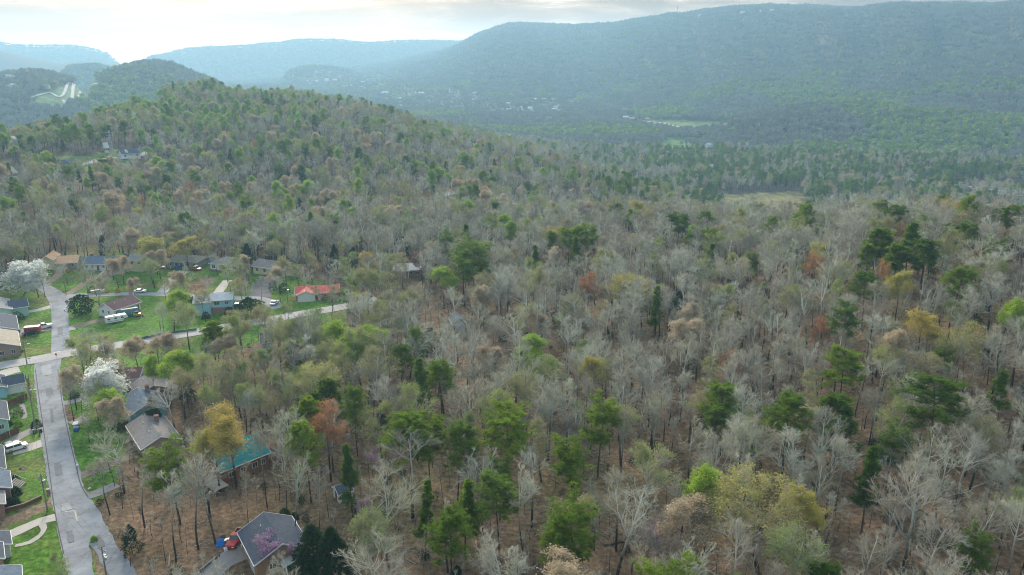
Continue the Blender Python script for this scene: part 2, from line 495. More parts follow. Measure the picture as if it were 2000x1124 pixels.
class MB:
    def __init__(self):
        self.v = []; self.f = []; self.m = []

    def add(self, V, Fs, mi=0):
        k = len(self.v)
        self.v += [tuple(p) for p in V]
        self.f += [tuple(i + k for i in f) for f in Fs]
        self.m += [mi] * len(Fs)
        return self

    def box(self, x0, x1, y0, y1, z0, z1, mi=0, rz=0.0, c=(0, 0), taper=0.0):
        ca, sa = math.cos(rz), math.sin(rz)
        V = []
        for z, s in ((z0, 1), (z1, 1 - taper)):
            mx, my = (x0 + x1) / 2, (y0 + y1) / 2
            for x, y in ((x0, y0), (x1, y0), (x1, y1), (x0, y1)):
                x = mx + (x - mx) * s; y = my + (y - my) * s
                V.append((c[0] + x * ca - y * sa, c[1] + x * sa + y * ca, z))
        return self.add(V, [(3, 2, 1, 0), (4, 5, 6, 7), (0, 1, 5, 4), (1, 2, 6, 5), (2, 3, 7, 6), (3, 0, 4, 7)], mi)

    def tube(self, p, q, r0, r1=None, k=8, mi=0, caps=True):
        r1 = r0 if r1 is None else r1
        p = Vector(p); q = Vector(q)
        T = (q - p).normalized()
        U = T.cross(Vector((0.13, 0.37, 0.92)))
        if U.length < 0.05:
            U = T.cross(Vector((1, 0, 0)))
        U.normalize(); W = T.cross(U)
        V = []
        for c, r in ((p, r0), (q, r1)):
            for i in range(k):
                a = 2 * PI * i / k
                V.append(c + (U * math.cos(a) + W * math.sin(a)) * r)
        Fs = [(i, (i + 1) % k, k + (i + 1) % k, k + i) for i in range(k)]
        if caps:
            Fs += [tuple(range(k - 1, -1, -1)), tuple(range(k, 2 * k))]
        return self.add(V, Fs, mi)

    def prism(self, prof, x0, x1, mi=0, axis='x'):
        """profile [(a,b)] extruded along an axis; x: (x,a,b)"""
        n = len(prof)
        V = []
        for x in (x0, x1):
            for a, b_ in prof:
                V.append((x, a, b_) if axis == 'x' else (a, x, b_))
        Fs = [(i, (i + 1) % n, n + (i + 1) % n, n + i) for i in range(n)]
        Fs += [tuple(range(n - 1, -1, -1)), tuple(range(n, 2 * n))]
        return self.add(V, Fs, mi)

    def build(self, name, mats, parent=None, smooth=False):
        return link(name, mesh(name, self.v, self.f, mats, self.m, smooth), parent)


# ---------------------------------------------------------------- ground sheet
LAWNS = [
    [(-400, 1300), (-400, 560), (60, 548), (85, 522), (160, 486), (300, 500), (420, 520), (560, 535), (640, 552), (690, 575), (680, 600), (670, 645), (600, 668), (500, 668), (430, 700), (330, 720), (262, 742), (240, 800), (246, 870), (232, 930), (190, 990), (200, 1060), (240, 1160), (230, 1300)],
]
CLEAR = [  # no trees whose foot is seen here (the ground of yards, roads, fields)
    ([(-190, 1400), (-190, 600), (80, 556), (90, 527), (250, 520), (420, 530), (560, 545), (665, 572), (675, 600), (660, 640), (560, 660), (440, 672), (300, 700), (235, 735), (225, 900), (185, 990), (215, 1060), (262, 1140), (300, 1400)], 0, 600),
    ([(480, 990), (560, 985), (600, 1050), (590, 1180), (380, 1180), (395, 1110), (430, 1040)], 0, 200),
    ([(425, 870), (540, 850), (545, 935), (420, 940)], 0, 260),
    ([(640, 950), (700, 945), (700, 985), (645, 985)], 0, 260),
    ([(1370, 384), (1560, 380), (1600, 436), (1390, 440)], 380, 1500),
    ([(1575, 428), (1700, 434), (1700, 446), (1575, 444)], 380, 1500),
    ([(1880, 355), (2060, 372), (2060, 392), (1880, 372)], 380, 1500),
    ([(1290, 266), (1400, 272), (1395, 308), (1290, 302)], 700, 2000),
    ([(1225, 228), (1300, 234), (1440, 240), (1430, 258), (1300, 256), (1225, 248)], 700, 2800),
    ([(56, 190), (125, 168), (185, 149), (200, 158), (182, 190), (130, 212), (66, 214)], 700, 2600),
    ([(250, 200), (330, 196), (330, 218), (255, 222)], 500, 1500),
    ([(-50, 252), (70, 252), (60, 284), (-50, 290)], 500, 1500),
    ([(95, 312), (175, 306), (210, 302), (290, 290), (296, 326), (190, 346), (105, 352)], 400, 1500),
    ([(-50, 325), (45, 328), (48, 366), (-50, 368)], 400, 1500),
    ([(130, 488), (225, 470), (232, 500), (120, 505)], 300, 600),
    ([(760, 530), (835, 528), (838, 556), (765, 560)], 250, 600),
]
FIELDS = [  # visible grass further off
    ([(1370, 384), (1560, 380), (1600, 436), (1390, 440)], 380, 1500, (0.21, 0.20, 0.085)),
    ([(1560, 425), (1760, 432), (1740, 452), (1560, 450)], 380, 1500, (0.36, 0.27, 0.17)),
    ([(1520, 408), (1565, 408), (1560, 430), (1525, 430)], 380, 1500, (0.38, 0.33, 0.24)),
    ([(1290, 266), (1400, 272), (1395, 308), (1290, 302)], 700, 2000, (0.10, 0.20, 0.05)),
    ([(1225, 228), (1300, 234), (1440, 240), (1430, 258), (1300, 256), (1225, 248)], 700, 2800, (0.15, 0.21, 0.07)),
    ([(56, 190), (125, 168), (185, 149), (200, 158), (182, 190), (130, 212), (66, 214)], 700, 2600, (0.11, 0.19, 0.07)),
    ([(250, 200), (330, 196), (330, 218), (255, 222)], 500, 1500, (0.16, 0.26, 0.06)),
    ([(-50, 252), (50, 254), (40, 280), (-50, 284)], 500, 1500, (0.10, 0.19, 0.06)),
    ([(130, 488), (225, 470), (232, 500), (120, 505)], 300, 600, (0.22, 0.19, 0.08)),
    ([(100, 312), (290, 292), (292, 312), (110, 335)], 400, 1500, (0.13, 0.2, 0.06)),
]


def jitter(x, y, d):
    k = sstep(380, 520, d) * (1 - sstep(950, 1200, d))
    return k * 26 * fbm(x / 45, y / 45, 201, 3), k * 6 * fbm(x / 45, y / 45, 202, 3)


def clear_mask(x, y):
    """True where trees may stand"""
    px, py = proj(x, y, terrain(x, y))
    d = np.hypot(x, y)
    ok = np.ones(np.shape(x), bool)
    front = np.asarray(y) > 20
    jx_, jy_ = jitter(x, y, d)
    for poly, d0, d1 in CLEAR:
        ok &= ~(inpoly(px + jx_, py + jy_, poly) & (d > d0) & (d < d1) & front)
    ok |= (d > 1150) & (fbm(x / 38, y / 38, 305, 2) > 0.55) & ~((px < 230) & (py < 216))
    for fx, fy, fr_ in FOOT:
        ok &= np.hypot(x - fx, y - fy) > fr_
    return ok


azs = np.concatenate([np.linspace(R(-180), R(-48), 40, endpoint=False), np.linspace(R(-48), R(42), 620), np.linspace(R(42), R(180), 40)[1:]])
ds = [1.0, 20, 40, 60]
while ds[-1] < 7300:
    k = ds[-1]
    ds.append(k + (1.4 if k < 420 else k * 0.0085 if k < 5000 else k * 0.03))
ds = np.array(ds)
AZ, DD = np.meshgrid(azs, ds)
X, Y = DD * np.sin(AZ), DD * np.cos(AZ)
Z = terrain(X, Y)
nr, nc = AZ.shape
V = np.stack([X.ravel(), Y.ravel(), Z.ravel()], 1)
idx = np.arange(nr * nc).reshape(nr, nc)
Fq = np.stack([idx[:-1, :-1].ravel(), idx[:-1, 1:].ravel(), idx[1:, 1:].ravel(), idx[1:, :-1].ravel()], 1)
me = mesh('ground', V, Fq[:, ::-1], M['ground'], smooth=True)
PX, PY = proj(X, Y, Z)
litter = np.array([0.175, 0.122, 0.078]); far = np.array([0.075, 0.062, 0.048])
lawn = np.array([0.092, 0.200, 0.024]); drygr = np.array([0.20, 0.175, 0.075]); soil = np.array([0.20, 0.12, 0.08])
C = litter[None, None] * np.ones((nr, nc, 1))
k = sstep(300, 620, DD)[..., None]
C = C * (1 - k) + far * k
gn = fbm(X / 22, Y / 22, 40, 4)
moss = sstep(0.35, 1.2, gn)[..., None] * (DD < 500)[..., None]
C = C * (1 - moss * 0.5) + np.array([0.13, 0.125, 0.045]) * moss * 0.5
pale_ = sstep(0.3, 1.1, fbm(X / 14 + 40, Y / 14, 44, 4))[..., None] * (DD < 500)[..., None]
C = C * (1 - pale_ * 0.5) + np.array([0.25, 0.18, 0.115]) * pale_ * 0.5
ln = fbm(X / 9, Y / 9, 50, 4)
for poly in LAWNS:
    jx = PX + 9 * vnoise(X / 5, Y / 5, 77); jy = PY + 5 * vnoise(X / 5, Y / 5, 78)
    ins = (inpoly(jx, jy, poly) & (DD < 560) & (Y > 20))[..., None]
    a = sstep(-0.35, 1.0, ln)[..., None]
    c = lawn * (1 - a * 0.62) + drygr * a * 0.62
    s = sstep(0.9, 1.5, fbm(X / 12 + 9, Y / 12, 60, 3))[..., None]
    c = c * (1 - s * 0.7) + soil * s * 0.7
    C = np.where(ins, c, C)
JX, JY = jitter(X, Y, DD)
for poly, d0, d1, col in FIELDS:
    ins = (inpoly(PX + JX, PY + JY, poly) & (DD > d0) & (DD < d1) & (Y > 20))[..., None]
    C = np.where(ins, np.array(col) * (1 + 0.2 * ln[..., None]), C)
# clay banks and bare earth in the yards
for poly, col in (([(365, 560), (395, 540), (420, 545), (400, 572), (365, 575)], (0.22, 0.14, 0.08)),
                  ([(455, 545), (475, 520), (490, 560), (460, 575)], (0.18, 0.14, 0.08)),
                  ([(112, 780), (124, 780), (150, 815), (135, 828), (118, 800)], (0.20, 0.13, 0.09)),
                  ([(-60, 1030), (60, 990), (108, 968), (112, 985), (40, 1022), (-60, 1060)], (0.23, 0.17, 0.12)),
                  ([(178, 1075), (200, 1075), (225, 1130), (190, 1130)], (0.22, 0.17, 0.10))):
    ins = inpoly(PX + 4 * vnoise(X / 3, Y / 3, 5), PY + 3 * vnoise(X / 3, Y / 3, 6), poly)[..., None] & (DD < 500)[..., None] & (Y > 20)[..., None]
    C = np.where(ins, np.array(col), C)
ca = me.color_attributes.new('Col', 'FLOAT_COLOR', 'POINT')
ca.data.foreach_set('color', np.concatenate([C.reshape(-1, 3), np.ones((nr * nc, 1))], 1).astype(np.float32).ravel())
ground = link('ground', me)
tag(ground, kind='structure')


# ---------------------------------------------------------------- roads, drives and paths: draped ribbons
RIB = []


def ribbon(name, pts, widths, mt, up, label=None, kind='structure', step=1.5, cross=4, px=True, edge_noise=0.0):
    P = [hit(*p) if px else p for p in pts]
    if isinstance(widths, (int, float)):
        widths = [widths] * len(P)
    # Catmull-Rom resampling
    Q, Wd = [], []
    for i in range(len(P) - 1):
        p0 = P[max(i - 1, 0)]; p1 = P[i]; p2 = P[i + 1]; p3 = P[min(i + 2, len(P) - 1)]
        n = max(2, int(math.hypot(p2[0] - p1[0], p2[1] - p1[1]) / step))
        for j in range(n + (i == len(P) - 2)):
            s = j / n
            f = lambda a, b_, c, d: 0.5 * (2 * b_ + (c - a) * s + (2 * a - 5 * b_ + 4 * c - d) * s * s + (3 * b_ - a - 3 * c + d) * s ** 3)
            Q.append((f(p0[0], p1[0], p2[0], p3[0]), f(p0[1], p1[1], p2[1], p3[1])))
            Wd.append(widths[i] * (1 - s) + widths[i + 1] * s)
    Q = np.array(Q); Wd = np.array(Wd)
    RIB.append((Q.tolist(), float(Wd.max())))
    T = np.gradient(Q, axis=0); T /= np.linalg.norm(T, axis=1)[:, None] + 1e-9
    Nn = np.stack([T[:, 1], -T[:, 0]], 1)
    rg = np.random.default_rng(len(pts) * 7)
    s = np.linspace(-0.5, 0.5, cross + 1)
    en = edge_noise * rg.uniform(-1, 1, len(Q))
    XY = Q[:, None, :] + Nn[:, None, :] * (s[None, :, None] * (Wd + en)[:, None, None])
    ZZ = terrain(XY[..., 0], XY[..., 1]) + up
    n, c = XY.shape[:2]
    V = np.concatenate([XY.reshape(-1, 2), ZZ.reshape(-1, 1)], 1)
    ii = np.arange(n * c).reshape(n, c)
    Fq = np.stack([ii[:-1, :-1].ravel(), ii[:-1, 1:].ravel(), ii[1:, 1:].ravel(), ii[1:, :-1].ravel()], 1)
    o = link(name, mesh(name, V, Fq, mt))
    tag(o, label, kind=kind)
    return o


ribbon('road', [(-260, 765), (-60, 727), (0, 716), (60, 705), (130, 692), (200, 680), (300, 664), (400, 647), (460, 636), (540, 623), (600, 612), (640, 606), (690, 596), (740, 585)], 6.6, M['pale_asphalt'], 0.10)
ribbon('road', [(95, 700), (92, 730), (98, 780), (105, 830), (114, 880), (125, 930), (133, 970), (140, 1010), (146, 1060), (158, 1124), (175, 1220)], [7.6, 6.6, 6.3, 6.2, 6.2, 6.4, 6.3, 5.6, 4.6, 4.2, 4.2], M['asphalt'], 0.085, edge_noise=0.35)
ribbon('road', [(128, 930), (146, 970), (168, 1006), (188, 1040), (212, 1080), (245, 1130), (290, 1200)], [4.2, 4.4, 4.6, 4.2, 3.8, 3.8, 3.8], M['asphalt'], 0.07, edge_noise=0.35)
ribbon('road', [(122, 694), (119, 670), (118, 640), (117, 610), (116, 592), (108, 578), (94, 567), (76, 559), (40, 556)], [6.5, 5.4, 5.2, 5.4, 6.6, 6.4, 6.0, 5.5, 5.5], M['asphalt'], 0.09, edge_noise=0.12)
ribbon('road', [(116, 584), (150, 578), (200, 577), (265, 575), (340, 577), (400, 581), (460, 584), (500, 584), (528, 592), (545, 603)], [5.5, 5, 4.6, 4.6, 4.6, 4.6, 4.6, 5, 6, 4.5], M['asphalt'], 0.075, edge_noise=0.12)
# stop line and worn patch lines
ribbon('road_marking', [(103, 691), (119, 687)], 0.45, mat('worn_white_paint', (0.62, 0.6, 0.56), scale=3), 0.115)
ribbon('road_marking', [(122, 1003), (147, 1000)], 0.35, mat('worn_cream_paint', (0.45, 0.42, 0.33), scale=3), 0.10)
ribbon('road_marking', [(147, 1000), (151, 1020)], 0.3, bpy.data.materials['worn_cream_paint'], 0.10)
DR = [
    ('driveway', [(46, 611), (75, 606), (106, 598)], 3.2, 'concrete'), ('driveway', [(30, 652), (70, 646), (107, 638)], 7.5, 'gravel'),
    ('driveway', [(130, 644), (146, 641)], 5.0, 'concrete'), ('driveway', [(144, 641), (165, 634), (190, 628), (215, 622)], 4.0, 'dirt'),
    ('driveway', [(124, 580), (145, 568), (170, 552), (195, 538), (205, 532)], 3.0, 'dirt'), ('driveway', [(183, 572), (195, 558), (208, 544), (228, 530)], 3.6, 'darkdrive'),
    ('driveway', [(316, 573), (330, 555), (344, 541), (365, 531)], 4.2, 'concrete'), ('driveway', [(424, 576), (434, 562), (445, 548)], 3.8, 'concrete'),
    ('driveway', [(508, 583), (512, 566), (520, 548), (530, 540)], 8.0, 'darkdrive'), ('driveway', [(82, 560), (98, 550), (112, 540), (122, 526)], 3.2, 'dirt'),
    ('driveway', [(24, 884), (55, 876), (86, 866)], 4.2, 'concrete'), ('driveway', [(12, 1050), (40, 1036), (80, 1020), (116, 1010)], 2.9, 'concrete'),
    ('garden_path', [(30, 1068), (58, 1060), (80, 1046), (86, 1034), (82, 1026)], 1.1, 'concrete'),
    ('driveway', [(20, 866), (45, 850), (82, 834)], 3.0, 'gravel'), ('driveway', [(138, 829), (152, 824), (168, 818)], 3.4, 'gravel'),
    ('driveway', [(155, 932), (180, 922), (215, 908), (262, 890)], 3.0, 'dirt'), ('driveway', [(172, 970), (196, 962), (228, 948)], 3.0, 'gravel'),
    ('driveway', [(385, 1150), (420, 1110), (450, 1090), (485, 1078)], 5.0, 'gravel'), ('driveway', [(-5, 735), (20, 727), (38, 722)], 5.5, 'concrete'),
    ('driveway', [(196, 534), (216, 534), (232, 532)], 7.0, 'concrete'), ('driveway', [(528, 640), (545, 630), (552, 622)], 3.5, 'gravel'),
    ('garden_path', [(42, 790), (46, 800), (50, 812), (46, 820)], 1.0, 'gravel'),
    ('driveway', [(112, 790), (150, 784), (176, 770)], 3.0, 'gravel'),
]
for nm, pts, wd, mt in DR:
    ribbon(nm, pts, wd, M[mt], 0.055, edge_noise=0.2)
# low stained kerb strips along the street
ribbon('kerb', [(69, 722), (78, 790), (88, 860), (97, 925), (105, 985), (113, 1030), (125, 1085)], 0.18, M['curb'], 0.12)
ribbon('kerb', [(113, 722), (122, 790), (134, 850), (147, 905), (158, 948), (172, 972)], 0.18, M['curb'], 0.12)
# interstate highway: two carriageways and a ramp
ribbon('highway', [(62, 193), (95, 183), (130, 171), (160, 161), (184, 154)], 5, M['pale_asphalt'], 1.2, step=8)
ribbon('highway', [(122, 197), (142, 185), (162, 172), (187, 157)], 5.5, M['pale_asphalt'], 1.2, step=8)
ribbon('highway', [(152, 196), (168, 184), (190, 166)], 3, M['concrete'], 1.5, step=8)
ribbon('road', [(1760, 352), (1850, 362), (1930, 372), (1990, 378), (2080, 385)], 9, M['concrete'], 0.8, step=5)
ribbon('road', [(1900, 371), (1960, 382), (2060, 392)], 7, M['concrete'], 1.2, step=5)
ribbon('road', [(110, 335), (160, 324), (200, 314), (250, 310), (290, 300)], 6, M['pale_asphalt'], 0.7, step=5)
ribbon('road', [(1225, 233), (1300, 243), (1440, 252)], 7, M['concrete'], 0.9, step=6)
# repaired and worn patches in the asphalt
M['patch'] = roadmat('asphalt_patch', (0.17, 0.175, 0.185), 0.9, 0.3)
M['palepatch'] = roadmat('pale_worn_asphalt', (0.33, 0.335, 0.34), 0.9, 0.3)
for i_, (p0, p1, w_, mt_) in enumerate([((96, 760), (98, 775), 1.6, 'patch'), ((112, 905), (116, 930), 1.2, 'patch'), ((104, 850), (106, 862), 2.2, 'palepatch'), ((118, 640), (118, 655), 1.4, 'patch'), ((190, 1050), (200, 1070), 1.0, 'patch'), ((128, 985), (132, 1000), 1.5, 'palepatch'),
                                     ((240, 674), (262, 670), 1.2, 'patch'), ((90, 715), (92, 735), 2.4, 'palepatch'), ((136, 1040), (140, 1062), 0.9, 'patch'), ((420, 643), (436, 640), 1.5, 'patch'), ((230, 577), (250, 576), 1.2, 'palepatch'), ((100, 800), (103, 826), 0.5, 'patch')]):
    ribbon('road_patch', [p0, p1], w_, M[mt_], 0.125 + 0.004 * i_, edge_noise=0.5, step=0.8)


# ================================================================ houses
def roofmat(name, c, metal=False):
    m, t, b = newmat(name)
    tcn = N(t, 'ShaderNodeTexCoord')
    nz = N(t, 'ShaderNodeTexNoise'); nz.inputs['Scale'].default_value = 1.3; nz.inputs['Detail'].default_value = 7; nz.inputs['Roughness'].default_value = 0.7
    L(t, tcn.outputs['Object'], nz.inputs['Vector'])
    r = ramp(t, [(0.3, tuple(x * 0.72 for x in c)), (0.7, tuple(min(1, x * 1.22) for x in c))])
    L(t, nz.outputs['Fac'], r.inputs[0])
    wv = N(t, 'ShaderNodeTexWave', wave_type='BANDS', bands_direction='X' if metal else 'Z'); wv.inputs['Scale'].default_value = 1.1 if metal else 2.6; wv.inputs['Distortion'].default_value = 0.0 if metal else 0.6
    L(t, tcn.outputs['Object'], wv.inputs['Vector'])
    bp = N(t, 'ShaderNodeBump'); bp.inputs['Strength'].default_value = 0.5; bp.inputs['Distance'].default_value = 0.05
    L(t, wv.outputs['Fac'], bp.inputs['Height']); L(t, bp.outputs[0], b.inputs['Normal'])
    L(t, r.outputs[0], b.inputs['Base Color'])
    b.inputs['Roughness'].default_value = 0.6 if metal else 0.9
    b.inputs['Specular IOR Level'].default_value = 0.25 if metal else 0.2
    return m


def brickmat(name, c, mortar=(0.3, 0.27, 0.24)):
    m, t, b = newmat(name)
    tcn = N(t, 'ShaderNodeTexCoord')
    sp = N(t, 'ShaderNodeSeparateXYZ'); L(t, tcn.outputs['Object'], sp.inputs[0])
    ad = N(t, 'ShaderNodeMath', operation='ADD'); L(t, sp.outputs[0], ad.inputs[0]); L(t, sp.outputs[1], ad.inputs[1])
    cb = N(t, 'ShaderNodeCombineXYZ'); L(t, ad.outputs[0], cb.inputs[0]); L(t, sp.outputs[2], cb.inputs[1])
    br = N(t, 'ShaderNodeTexBrick'); br.inputs['Scale'].default_value = 1.6
    br.inputs['Color1'].default_value = (*c, 1); br.inputs['Color2'].default_value = (*[x * 0.7 for x in c], 1); br.inputs['Mortar'].default_value = (*mortar, 1)
    br.inputs['Mortar Size'].default_value = 0.03
    L(t, cb.outputs[0], br.inputs['Vector']); L(t, br.outputs['Color'], b.inputs['Base Color'])
    b.inputs['Roughness'].default_value = 0.9
    return m


RF = {'slate': roofmat('slate_shingles', (0.085, 0.10, 0.13)), 'bluegrey': roofmat('blue_grey_shingles', (0.13, 0.17, 0.22)), 'brown': roofmat('brown_shingles', (0.235, 0.22, 0.215)),
      'tan': roofmat('tan_shingles', (0.42, 0.36, 0.28)), 'orange': roofmat('bare_roof_sheathing', (0.66, 0.40, 0.23)), 'grey': roofmat('grey_shingles', (0.26, 0.255, 0.255)),
      'olive': roofmat('olive_shingles', (0.22, 0.22, 0.17)), 'red': roofmat('red_metal_roofing', (0.56, 0.085, 0.075), True), 'teal': roofmat('teal_metal_roofing', (0.02, 0.25, 0.24), True),
      'maroon': roofmat('maroon_shingles', (0.17, 0.095, 0.095)), 'pale': roofmat('pale_grey_roofing', (0.45, 0.48, 0.50)), 'white': roofmat('whitish_roofing', (0.70, 0.66, 0.60))}
WL = {'white': mat('white_siding', (0.66, 0.68, 0.66), var=0.08), 'cream': mat('cream_siding', (0.62, 0.56, 0.36), var=0.1), 'green': mat('pale_green_siding', (0.32, 0.50, 0.42), var=0.1),
      'skyblue': mat('sky_blue_siding', (0.28, 0.52, 0.62), var=0.1), 'teal': mat('teal_siding', (0.10, 0.36, 0.42), var=0.1), 'brick': brickmat('red_brick', (0.27, 0.12, 0.09)), 'tanbrick': brickmat('tan_brick', (0.32, 0.21, 0.15)),
      'grey': mat('grey_siding', (0.42, 0.44, 0.42), var=0.1), 'bluegreen': mat('blue_green_siding', (0.20, 0.36, 0.38), var=0.1), 'wood': mat('stained_wood', (0.25, 0.12, 0.06), var=0.3, scale=3), 'block': mat('foundation_block', (0.20, 0.16, 0.14), var=0.2),
      'orangebrick': brickmat('orange_brick', (0.42, 0.22, 0.10))}
M['trim'] = mat('white_trim', (0.72, 0.72, 0.70), 0.6, var=0.06)
M['glass'] = mat('window_glass', (0.035, 0.05, 0.065), 0.12, var=0.3, spec=0.7)
M['door'] = mat('painted_door', (0.20, 0.05, 0.04), 0.6)
M['garage'] = mat('garage_door', (0.55, 0.54, 0.50), 0.6, var=0.08)
M['deck'] = mat('weathered_deck', (0.42, 0.37, 0.31), 0.9, var=0.25, scale=3)
M['pole'] = mat('weathered_pole', (0.22, 0.19, 0.16), 0.9, scale=3)
M['steel'] = mat('galvanised_steel', (0.45, 0.47, 0.48), 0.45, metal=0.6, var=0.1)
M['cable'] = mat('cable_black', (0.16, 0.17, 0.17), 0.6)
M['chim'] = WL['brick']
FOOT = []        # footprints: centre x, y, half diagonal box
SHADOWY = []


def frame(a_px, b_px, eave, side=1):
    ax, ay = hit(a_px[0], a_px[1], eave); bx, by = hit(b_px[0], b_px[1], eave)
    ang = math.atan2(by - ay, bx - ax)
    return ax, ay, ang, math.hypot(bx - ax, by - ay)


def volume(root, x0, x1, y0, y1, zb, h, rise, ridge, wm, rm, hip=False, o=0.45, wm2=None, split=0.0):
    """walls and roof of one block of a house"""
    w_ = MB()
    if hip:
        w_.box(x0, x1, y0, y1, -1.2, h)
    elif ridge == 'x':
        w_.prism([(y0, -1.2), (y1, -1.2), (y1, h), ((y0 + y1) / 2, h + rise - 0.02), (y0, h)], x0, x1)
    else:
        w_.prism([(x0, -1.2), (x1, -1.2), (x1, h), ((x0 + x1) / 2, h + rise - 0.02), (x0, h)], y0, y1, axis='y')
    w_.build('wall', WL[wm], root)
    if split:
        s_ = MB().box(x0 - 0.03, x1 + 0.03, y0 - 0.03, y1 + 0.03, -1.25, split)
        s_.build('foundation', WL[wm2 or 'block'], root)
    r_ = MB()
    th = 0.16
    if hip:
        run = min(x1 - x0, y1 - y0) / 2
        if (x1 - x0) >= (y1 - y0):
            ra, rb = (x0 + run, (y0 + y1) / 2), (x1 - run, (y0 + y1) / 2)
        else:
            ra, rb = ((x0 + x1) / 2, y0 + run), ((x0 + x1) / 2, y1 - run)
        e = h - 0.12
        Vv = [(x0 - o, y0 - o, e), (x1 + o, y0 - o, e), (x1 + o, y1 + o, e), (x0 - o, y1 + o, e), (x0 - o, y0 - o, e + th), (x1 + o, y0 - o, e + th), (x1 + o, y1 + o, e + th), (x0 - o, y1 + o, e + th),
              (ra[0], ra[1], h + rise), (rb[0], rb[1], h + rise)]
        Fs = [(3, 2, 1, 0), (0, 1, 5, 4), (1, 2, 6, 5), (2, 3, 7, 6), (3, 0, 4, 7)]
        if (x1 - x0) >= (y1 - y0):
            Fs += [(4, 5, 9, 8), (5, 6, 9), (6, 7, 8, 9), (7, 4, 8)]
        else:
            Fs += [(4, 5, 8), (5, 6, 9, 8), (6, 7, 9), (7, 4, 8, 9)]
        r_.add(Vv, Fs)
    else:
        (p0, p1, q0, q1) = (y0, y1, x0, x1) if ridge == 'x' else (x0, x1, y0, y1)
        hm = (p1 - p0) / 2; s = rise / hm; pm = (p0 + p1) / 2
        for sg in (-1, 1):
            pe = pm + sg * (hm + o)
            prof = [(pe, h - o * s), (pm, h + rise), (pm, h + rise + th), (pe, h - o * s + th)]
            if sg > 0: prof = prof[::-1]
            r_.prism(prof, q0 - o, q1 + o, axis='x' if ridge == 'x' else 'y')
    rf = r_.build('roof', RF[rm], root)
    # gutter boards along the eaves
    g_ = MB()
    if not hip:
        for sg in (-1, 1):
            pe = pm + sg * (hm + o + 0.05); zz = h - o * s
            if ridge == 'x':
                g_.box(q0 - o, q1 + o, pe - 0.05, pe + 0.05, zz - 0.06, zz + 0.15)
            else:
                g_.box(pe - 0.05, pe + 0.05, q0 - o, q1 + o, zz - 0.06, zz + 0.15)
        # barge boards on the gables
        for q in (q0 - o - 0.045, q1 + o + 0.045):
            for sg in (-1, 1):
                pe = pm + sg * (hm + o)
                prof = [(pe, h - o * s - 0.05), (pm, h + rise - 0.05), (pm, h + rise + 0.19), (pe, h - o * s + 0.19)]
                if sg > 0: prof = prof[::-1]
                g_.prism(prof, q - 0.04, q + 0.04, axis='x' if ridge == 'x' else 'y')
    else:
        for (a0, a1, b0, b1) in ((x0 - o, x1 + o, y0 - o - 0.07, y0 - o - 0.01), (x0 - o, x1 + o, y1 + o + 0.01, y1 + o + 0.07), (x0 - o - 0.07, x0 - o - 0.01, y0 - o, y1 + o), (x1 + o + 0.01, x1 + o + 0.07, y0 - o, y1 + o)):
            g_.box(a0, a1, b0, b1, h - 0.16, h + 0.06)
    g_.build('gutter', M['trim'], root)
    return rf


def window(root, x, y, z, w, h, face='f'):
    """window on a wall: face f (towards -y), b, l (towards -x), r"""
    f_, p_ = MB(), MB()
    t = 0.07
    def bx(m_, u0, u1, z0, z1, d0, d1):
        if face == 'f': m_.box(x + u0, x + u1, y - d1, y - d0, z0, z1)
        elif face == 'b': m_.box(x + u0, x + u1, y + d0, y + d1, z0, z1)
        elif face == 'l': m_.box(x - d1, x - d0, y + u0, y + u1, z0, z1)
        else: m_.box(x + d0, x + d1, y + u0, y + u1, z0, z1)
    a = w / 2
    for u0, u1, z0, z1 in ((-a - t, a + t, z - h / 2 - t, z - h / 2), (-a - t, a + t, z + h / 2, z + h / 2 + t), (-a - t, -a, z - h / 2, z + h / 2), (a, a + t, z - h / 2, z + h / 2), (-0.03, 0.03, z - h / 2, z + h / 2)):
        bx(f_, u0, u1, z0, z1, 0.005, 0.06)
    bx(p_, -a, a, z - h / 2, z + h / 2, 0.003, 0.03)
    o = f_.build('window', M['trim'], root)
    p_.build('pane', M['glass'], o)


def panel(root, name, x, y, z0, w, h, mt, face='f'):
    p_ = MB()
    if face == 'f': p_.box(x - w / 2, x + w / 2, y - 0.06, y - 0.005, z0, z0 + h)
    elif face == 'l': p_.box(x - 0.06, x - 0.005, y - w / 2, y + w / 2, z0, z0 + h)
    elif face == 'r': p_.box(x + 0.005, x + 0.06, y - w / 2, y + w / 2, z0, z0 + h)
    return p_.build(name, mt, root)


def chimney(root, rf, x, y, z0, z1, s=0.45):
    MB().box(x - s, x + s, y - s, y + s, z0, z1).box(x - s - 0.08, x + s + 0.08, y - s - 0.08, y + s + 0.08, z1, z1 + 0.12).build('chimney', M['chim'], rf)


